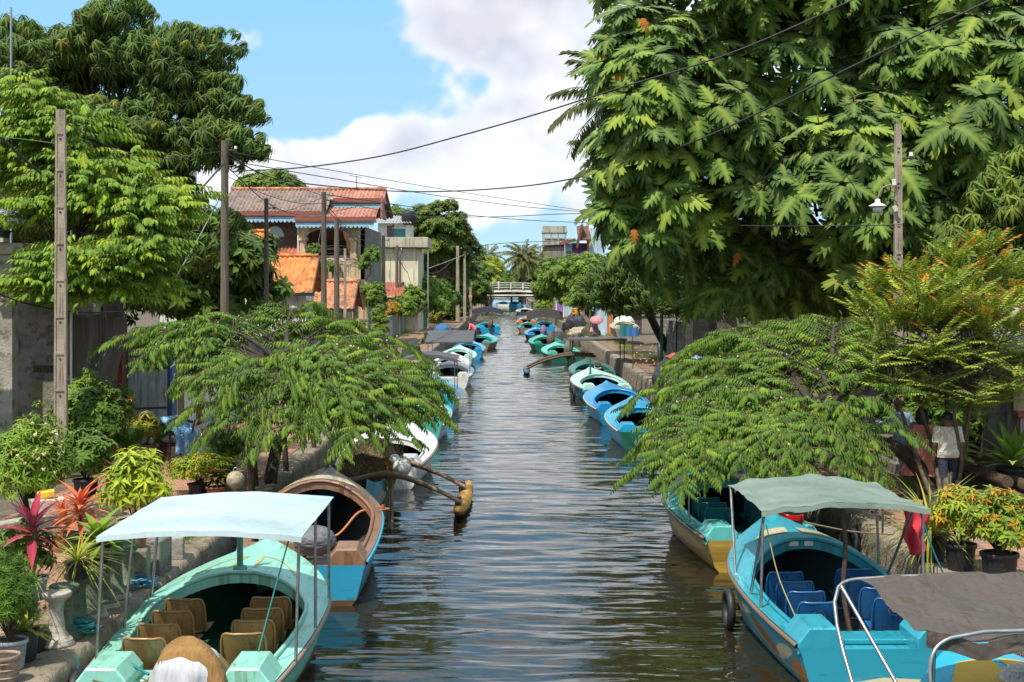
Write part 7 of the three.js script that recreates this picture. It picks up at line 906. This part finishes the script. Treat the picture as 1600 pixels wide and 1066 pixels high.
// ---------------------------------------------------------------- right bank pots and planters
{
  let t = potted('potted_ixora', 'ixora with orange tips in the largest black pot, right quay', 'potted plant', [6.78, PY, -19.4], [.25, .42, 'black']); bushOn(t, { seed: 41, n: 520, y: .82, r: [.48, .42, .42], geos: tinyR, size: [1.1, 1.6], tints: [[1, 1, 1], [1.4, 1.2, 1], [1.7, 1.35, 1], [3.2, .9, .6]], lift: .8 });
  t = potted('potted_ixora', 'paler ixora in the middle black pot, right quay', 'potted plant', [6.5, PY, -20.2], [.22, .4, 'black']); bushOn(t, { seed: 42, n: 360, y: .8, r: [.38, .42, .36], geos: lanceR.map((g) => g.clone().scale(.6, .6, .6)), size: [.8, 1.2], tints: [[1.6, 1.3, .8], [2.3, 1.0, .6], [1.2, 1.1, .9]], lift: .8 });
  t = potted('potted_spider_plant', 'large striped spider plant spilling over the right quay', 'potted plant', [6.28, PY, -20.9], [.24, .42, 'black']); blades(t, 150, .95, .034, { seed: 43, cols: [[[.20, .32, .02], [.46, .46, .06]], [[.26, .36, .02], [.52, .50, .06]], [[.14, .26, .02], [.3, .38, .04]]], droop: .85, e0: .1, e1: 1.45, pow: .5 });
  t = potted('potted_croton', 'yellow croton in a clay pot under the right branches', 'potted plant', [6.6, PY, -31.2], [.16, .24, 'clay']); bushOn(t, { seed: 44, n: 90, y: .5, r: [.3, .28, .26], geos: lanceR.map((g) => g.clone().scale(.7, .7, .7)), size: [.8, 1.2], tints: [[2.6, 1.6, .6], [1.6, 1.3, .8], [1, 1, 1]], lift: 1 });
  t = potted('dumb_cane', 'dumb cane with pale cream green leaves beside the right house', 'plant', [9.05, PY + .2, -28.2], null); blades(t, 46, .46, .2, { seed: 45, y: .3, stem: .7, cols: [[[.20, .30, .06], [.55, .58, .25]], [[.30, .40, .10], [.5, .55, .22]]], droop: .6, e0: -.1, e1: 1.2, pow: .65 }); for (const k of [-.1, .12]) part(t, 'stem', tube([[k, 0, 0], [k * 1.4, .9, 0]], .025, 6), mat([.14, .22, .05], .7));
  t = potted('dumb_cane', 'tall dumb cane against the timber window, right edge', 'plant', [9.35, PY + .2, -28.9], null); part(t, 'stem', tube([[0, 0, 0], [.06, 1.5, 0]], .028, 6), mat([.14, .22, .05], .7)); blades(t, 16, .42, .19, { seed: 46, y: 1.35, stem: .3, cols: [[[.24, .34, .08], [.5, .55, .22]]], droop: .6, e0: -.1, e1: 1.2, pow: .65 });
  t = potted('birds_nest_fern', 'big bird nest fern with wavy upright fronds at the right edge', 'fern', [9.55, PY + .35, -26.6], [.3, .3, 'black']); blades(t, 34, 1.05, .17, { seed: 47, y: .3, cols: [[[.17, .32, .02], [.10, .20, .02], [.3, .4, .03]], [[.13, .28, .02], [.09, .18, .02]]], droop: .35, e0: .25, e1: 1.4, pow: .7 });
  const pl = thing('timber_planter', 'long dark timber beams edging the plants on the right', 'planter', [8.9, PY, -28], .0); for (const [x, y, z, r] of [[.25, .2, 1.6, .15], [.05, .52, .4, .11], [.45, .42, .9, .13]]) part(pl, 'beam', merge([tube([[x + .15, y, z + 2.0], [x - .2, y + .04, z - 4.5]], r, 10, r * .9), put(plain(new THREE.CircleGeometry(r, 10)), x + .15, y, z + 1.998)]), MT.darkWood); part(pl, 'earth', metric(bx(2.4, .4, 8, 1.75, .2, -1)), MT.soil);
  t = potted('shrub_bed', 'dense green shrubs behind the timber beams', 'shrub', [9.6, PY + .3, -31.5], null); bushOn(t, { seed: 48, n: 900, y: .9, r: [1.2, .9, 1.6], geos: smallR, size: [.9, 1.4], tints: TINT.n });
  single('scrap_sheet', metric(bx(.5, .03, .4, 0, .1, 0, .2, .3, .25)), MT.paleConcrete, 'discarded grey sheet on the right path', 'scrap', [8.6, PY, -24.2]); single('plank', metric(bx(.14, .03, 1.2, 0, .02, 0, 0, .9, 0)), MT.wood, 'flat wooden plank beside the black pots', 'plank', [7.0, PY + .02, -18.9]); single('white_scrap', put(plain(new THREE.IcosahedronGeometry(.07, 1)), 0, .04, 0, 0, 0, 0, 1, .6, 1), BC.white, 'crumpled white scrap beside the black pots', 'scrap', [6.35, PY + .02, -19.1]);
}
// ---------------------------------------------------------------- right bank clutter further on
{
  const heap = (name, label, cat, x, y, z, r, m, seed) => single(name, grid(30, 16, (u, v) => { const a = u * Math.PI * 2, e = v * Math.PI / 2, k = 1 + .35 * (fbm(u * 9, v * 6, 4, seed, 9) - .5) + .05 * Math.sin(a * 11 + v * 5); return [Math.cos(a) * Math.sin(e) * r[0] * k, Math.pow(Math.cos(e), .8) * r[1] * k, Math.sin(a) * Math.sin(e) * r[2] * k]; }), m, label, cat, [x, y, z]);
  const blackTarp = mat([.03, .03, .034], .55, { tx: 'cloth', s: 1, b: 'bCloth', bs: .06, bsize: .9 });
  heap('tarp_heap', 'large heap of gear under black tarpaulin on the right quay', 'heap', 6.9, PY, -56, [1.1, 1.35, 1.3], blackTarp, 3); heap('tarp_heap', 'smaller grey sheeted heap before the black tarpaulin', 'heap', 7.3, PY, -52.5, [.75, .85, .9], mat([.34, .35, .36], .6, { tx: 'cloth', s: 1, b: 'bCloth', bs: .05, bsize: .8 }), 4); heap('folded_sheet', 'red and blue sheets on top of the black heap', 'cloth', 6.95, PY + 1.22, -56, [.65, .2, .6], mat([.42, .09, .05], .9, { tx: 'cloth', s: .5 }), 5); heap('folded_sheet', 'light blue sheet on the black heap', 'cloth', 7.1, PY + 1.2, -55.4, [.6, .14, .4], mat([.14, .36, .5], .9, { tx: 'cloth', s: .5 }), 6);
  heap('net_heap', 'olive green net heap on the right quay near the umbrella carrier', 'heap', 6.7, PY, -113, [.75, 1.0, .8], mat([.09, .10, .035], .95, { tx: 'bark', s: .3 }), 7); heap('net_heap', 'pale heap of nets and floats on the right quay', 'heap', 6.1, PY, -118, [1.0, .6, 1.0], mat([.5, .44, .34], .95, { tx: 'soil', s: .5 }), 8); heap('net_heap', 'black covered gear with a yellow crate, right quay', 'heap', 6.3, PY, -130, [1.0, 1.5, 1.2], blackTarp, 9); single('crate', metric(bx(.9, .6, .7, 0, .3, 0, 0, .2, 0, .05)), BC.yellow, 'yellow crate on the black covered gear, right quay', 'crate', [6.4, PY + 1.4, -130]); heap('net_heap', 'straw coloured net heap on the left quay before the blue bundle', 'heap', -5.4, PY, -100, [.8, .8, .8], mat([.42, .35, .15], .95, { tx: 'bark', s: .3 }), 10); heap('bundle', 'blue wrapped bundle on the left quay', 'bundle', -5.0, PY, -108, [.7, 1.1, .7], mat([.03, .16, .36], .6, { tx: 'cloth', s: .6, b: 'bCloth', bs: .04, bsize: .5 }), 11); heap('net_heap', 'dark green net basket beside the tall grey canopy', 'heap', -5.3, PY, -78, [.6, .95, .6], mat([.03, .06, .03], .9), 12); heap('net_heap', 'dome shaped fish trap on the left quay', 'trap', -5.25, PY, -62, [.7, .75, .7], mat([.08, .11, .09], .9, { tx: 'bark', s: .2 }), 13);
  boat({ name: 'beached_boat', label: 'old cream boat hauled out on the right bank under a white cover', x: 8.35, y: PY + .55, D: 98, L: 6, B: 2.0, c: { hull: mat([.30, .29, .27], .7, { tx: 'streak', s: 1 }), deck: BC.cream, inner: BC.cream } }); heap('boat_cover', 'white cover over the beached boat', 'cover', 8.5, PY + 1.1, -102.5, [.8, .75, 1.2], BC.white, 14);
  const st = thing('cloth_stand', 'rack with green and blue cloths drying on the right quay', 'rack', [7.6, PY, -90]); for (const x of [-.4, .4]) part(st, 'post', cyl(.03, .03, 1.6, x, .8, 0, 6), MT.darkWood); part(st, 'rail', cyl(.03, .03, 1, 0, 1.6, 0, 6, 0, 0, Math.PI / 2), MT.darkWood); part(st, 'cloth', grid(12, 10, (u, v) => [-.4 + u * .8, 1.62 - v * .8, .05 + .05 * Math.sin(u * 9)]), mat([.02, .16, .17], .85)); part(st, 'cloth', grid(12, 10, (u, v) => [.05 + u * .7, 1.35 - v * .55 - u * .2 + .3 * u, .12 + .05 * Math.sin(u * 11)]), mat([.04, .14, .42], .85));
  const fl = thing('float_rack', 'rack hung with small yellow floats beside the right quay', 'rack', [6.75, PY, -69]); part(fl, 'frame', merge([cyl(.03, .03, 1.2, -.6, .6, 0, 6), cyl(.03, .03, 1.3, .6, .65, .1, 6), bx(1.3, .05, .05, 0, 1.18, .05)]), MT.darkWood); const sg = plain(new THREE.SphereGeometry(.038, 8, 6)), rr = rngOf(8); for (let i = 0; i < 20; i++) { const m = part(fl, 'float', sg, BC.yellow); m.position.set((rr() - .5) * 1.2, .2 + rr() * .95, .1 + (rr() - .5) * .2); }
  // bicycle leaning by the grass
  const b = thing('bicycle', 'black bicycle standing behind the tarpaulin heap', 'bicycle', [7.95, PY, -62], 1.1); for (const x of [-.52, .52]) { const w = part(b, 'wheel', put(plain(new THREE.TorusGeometry(.32, .02, 6, 24)), x, .34, 0), MT.black); for (let k = 0; k < 6; k++) part(w, 'spoke', cyl(.003, .003, .6, x, .34, 0, 4, 0, 0, k * Math.PI / 6), MT.steel); } part(b, 'frame', merge([tube([[-.52, .34, 0], [-.18, .78, 0], [.36, .8, 0], [.52, .34, 0]], .016, 6, .016, false), tube([[-.18, .78, 0], [-.05, .34, 0], [.36, .8, 0]], .016, 6, .016, false)]), MT.darkSteel); part(b, 'saddle', bx(.26, .06, .15, -.2, .92, 0, 0, 0, 0, .025), MT.black); part(b, 'handlebar', tube([[.3, 1.0, -.25], [.36, 1.02, -.1], [.36, 1.02, .1], [.3, 1.0, .25]], .012, 6), MT.steel); part(b, 'seat_post', cyl(.014, .014, .2, -.19, .85, 0, 6), MT.steel);
  const mb = thing('motorbike', 'motorbike parked at the left wall beyond the green gate', 'motorbike', [-7.0, PY, -176], 1.2); for (const x of [-.62, .62]) part(mb, 'wheel', put(plain(new THREE.TorusGeometry(.27, .06, 8, 20)), x, .32, 0), MT.black); part(mb, 'engine', bx(.5, .35, .28, 0, .48, 0, 0, 0, 0, .06), MT.darkSteel); part(mb, 'tank', put(plain(new THREE.SphereGeometry(1, 14, 10)), .18, .82, 0, 0, 0, 0, .3, .16, .17), MT.black); part(mb, 'seat', bx(.6, .12, .26, -.32, .8, 0, 0, 0, 0, .05), MT.black); part(mb, 'handlebar', tube([[.4, 1.05, -.34], [.46, 1.08, 0], [.4, 1.05, .34]], .02, 6), MT.steel); part(mb, 'headlight', put(plain(new THREE.SphereGeometry(.1, 12, 8)), .58, .9, 0), BC.white);
}
// ---------------------------------------------------------------- hanging cloth, ropes, flag
{
  single('hanging_tarp', grid(24, 26, (u, v) => [(u - .5) * (1.5 - v * .5) + .06 * Math.sin(v * 7), -v * 2.1 + .05 * Math.sin(u * 12), .12 * Math.sin(u * 16 + v * 2) + .1 * fbm(u * 5, v * 5, 3, 9)]), mat([.14, .12, .105], .85, { tx: 'cloth', s: 1, b: 'bCloth', bs: .03, bsize: .6 }), 'grey brown tarpaulin hanging beside the red post', 'tarp', [X(148, 33.6), Y(492, 33.6), -33.6]);
  single('red_flag', grid(14, 20, (u, v) => [(u - .5) * .34 * (1 + v * .4 - .9 * v * v) + .03 * Math.sin(v * 9), -v * .62, .05 * Math.sin(u * 9 + v * 4)]), mat([.55, .03, .045], .8, { tx: 'cloth', s: .3, b: 'bCloth', bs: .01, bsize: .3 }), 'red cloth strip hanging from the grey green canopy pole', 'cloth', [5.62, 1.75, -19.4]);
  const rope = (label, pts, r, m) => single('mooring_rope', tube(pts, r, 6, r, true, 8), m, label, 'rope');
  rope('teal rope from the mint boat canopy to its stern', [[-2.5, 1.98, -16.2], [-2.66, 1.3, -15.9], [-2.78, .72, -15.6]], .009, MT.tealRope); rope('teal mooring rope from the mint boat stern to the quay', [[-3.9, .62, -15.3], [-4.3, .74, -15.5], [-4.72, .5, -15.9], [-4.95, PY + .05, -16.0]], .016, MT.tealRope); rope('thin rope across the mint boat stern', [[-3.7, .7, -15.2], [-4.0, .6, -14.9], [-4.3, .75, -14.6]], .012, MT.rope);
  const coil = (label, x, y, z, m, seed, n = 9, r = .16) => { const rng = rngOf(seed), l = []; for (let k = 0; k < n; k++) { const c = V((rng() - .5) * .2, .02 + k * .012, (rng() - .5) * .2), R = r * (.6 + rng() * .6), q = []; for (let i = 0; i <= 8; i++) { const a = i / 8 * 6.6 + rng(); q.push([c.x + Math.cos(a) * R, c.y + rng() * .04, c.z + Math.sin(a) * R]); } l.push(tube(q, .011, 5, .011, true, 4)); } single('rope_coil', merge(l), m, label, 'rope', [x, y, z]); };
  coil('tangled teal rope on the quay beside the first green pedestal', -4.98, PY + .02, -16.4, MT.tealRope, 3, 12); coil('blue rope coil by the mossy stone block', -4.95, PY + .02, -19.0, mat([.05, .2, .32], .85), 4); coil('dark rope tangle before the black pots, right quay', 6.3, PY + .02, -18.6, mat([.06, .06, .06], .9), 5, 12); coil('orange rope over the brown boat rail', -2.35, .78, -25.2, mat([.48, .16, .05], .9), 6, 7, .12); coil('knotted teal rope hanging at the right quay edge', 6.0, PY - .1, -19.0, MT.tealRope, 8, 6, .08);
  rope('orange rope sagging across the brown boat well', [[-3.6, 1.1, -25], [-3.5, .55, -24.6], [-3.0, .5, -24.4], [-2.6, .85, -24.9], [-2.3, .8, -25.2]], .022, mat([.42, .16, .06], .9)); rope('yellow and teal rope along the turquoise boat rail', [[3.4, 1.7, -18.5], [3.5, 1.1, -18.2], [3.62, .66, -17.6]], .008, mat([.30, .26, .08], .85)); rope('teal rope from the grey green canopy to the right quay', [[5.5, 1.85, -18.8], [5.75, 1.2, -18.9], [6.05, PY - .1, -19.0]], .012, MT.tealRope); rope('mooring line from the turquoise boat bow to the quay', [[4.5, 1.25, -21.4], [5.4, 1.0, -22], [6.2, PY + .1, -22.6]], .014, MT.rope);
  const fish = thing('fish_box', 'pale foam fish box in the brown boat', 'box', [-3.75, .42, -23.4], .2); part(fish, 'box', bx(.75, .42, .5, 0, .21, 0, 0, 0, 0, .02), mat([.55, .48, .34], .85, { tx: 'mottle', s: .4 })); part(fish, 'lid', bx(.79, .06, .54, 0, .452, 0, 0, 0, 0, .02), mat([.62, .56, .44], .85)); single('sponge_heap', put(plain(new THREE.IcosahedronGeometry(1, 3)), 0, .1, 0, 0, 0, 0, .5, .2, .35), mat([.46, .28, .09], .95, { tx: 'bark', s: .12, b: 'bFine', bs: .05, bsize: .1 }), 'straw coloured net pile in the brown boat', 'net', [-3.7, .45, -22.5]);
  single('white_bag', grid(20, 12, (u, v) => { const a = u * 6.2832, e = v * 1.57, k = 1 + .3 * (fbm(u * 8, v * 5, 3, 4, 8) - .5); return [Math.cos(a) * Math.sin(e) * .5 * k, Math.cos(e) * .14 * k, Math.sin(a) * Math.sin(e) * .3 * k]; }), mat([.66, .63, .58], .85, { tx: 'cloth', s: .5, b: 'bCloth', bs: .02, bsize: .3 }), 'crumpled white sack on the prow of the lower right boat', 'sack', [5.15, 1.08, -13.5], .2);
  single('covered_engine', put(plain(new THREE.IcosahedronGeometry(1, 3)), 0, .16, 0, 0, 0, 0, .34, .24, .26), mat([.13, .13, .14], .6, { tx: 'cloth', s: .4, b: 'bCloth', bs: .03, bsize: .8 }), 'grey wrapped bundle between the mint and brown boats', 'bundle', [-3.0, .72, -21.9]);
  const tyre = (l, x, y, z, r = .24) => { const t = thing('tyre_fender', l, 'tyre', [x, y, z], Math.PI / 2); part(t, 'tyre', plain(new THREE.TorusGeometry(r, .07, 10, 24)), MT.black); part(t, 'rope', cyl(.01, .01, .2, 0, r + .1, 0, 5), MT.tealRope); }; tyre('tyre fender hanging on the right quay wall', 6.02, .35, -24.5); tyre('worn tyre fender on the left quay wall', -4.7, .35, -15.4);
  for (const [x, d, h, l] of [[-5.15, 28.6, 1.5, 'pale mooring stake under the left spreading tree'], [-4.95, 27.2, 1.1, 'dark mooring stake beside the round buoy'], [-4.9, 31, 1.3, 'wooden mooring stake behind the left tree trunk'], [-4.9, 35.5, 1.2, 'wooden mooring stake by the white boat']]) single('mooring_stake', metric(cyl(.06, .07, h, 0, h / 2 - .2, 0, 9, .04, 0, .05)), MT.darkWood, l, 'stake', [x, PY, -d]);
  const bu = thing('net_float', 'round tan buoy hanging at the left tree foot', 'float', [-5.1, PY + .45, -26.4]); part(bu, 'ball', plain(new THREE.SphereGeometry(.17, 20, 14)), mat([.40, .34, .24], .8, { tx: 'concrete', s: .4 })); part(bu, 'eyelet', put(plain(new THREE.TorusGeometry(.04, .012, 6, 12)), 0, .19, 0), MT.steel);
}
renderer.render(scene, camera);
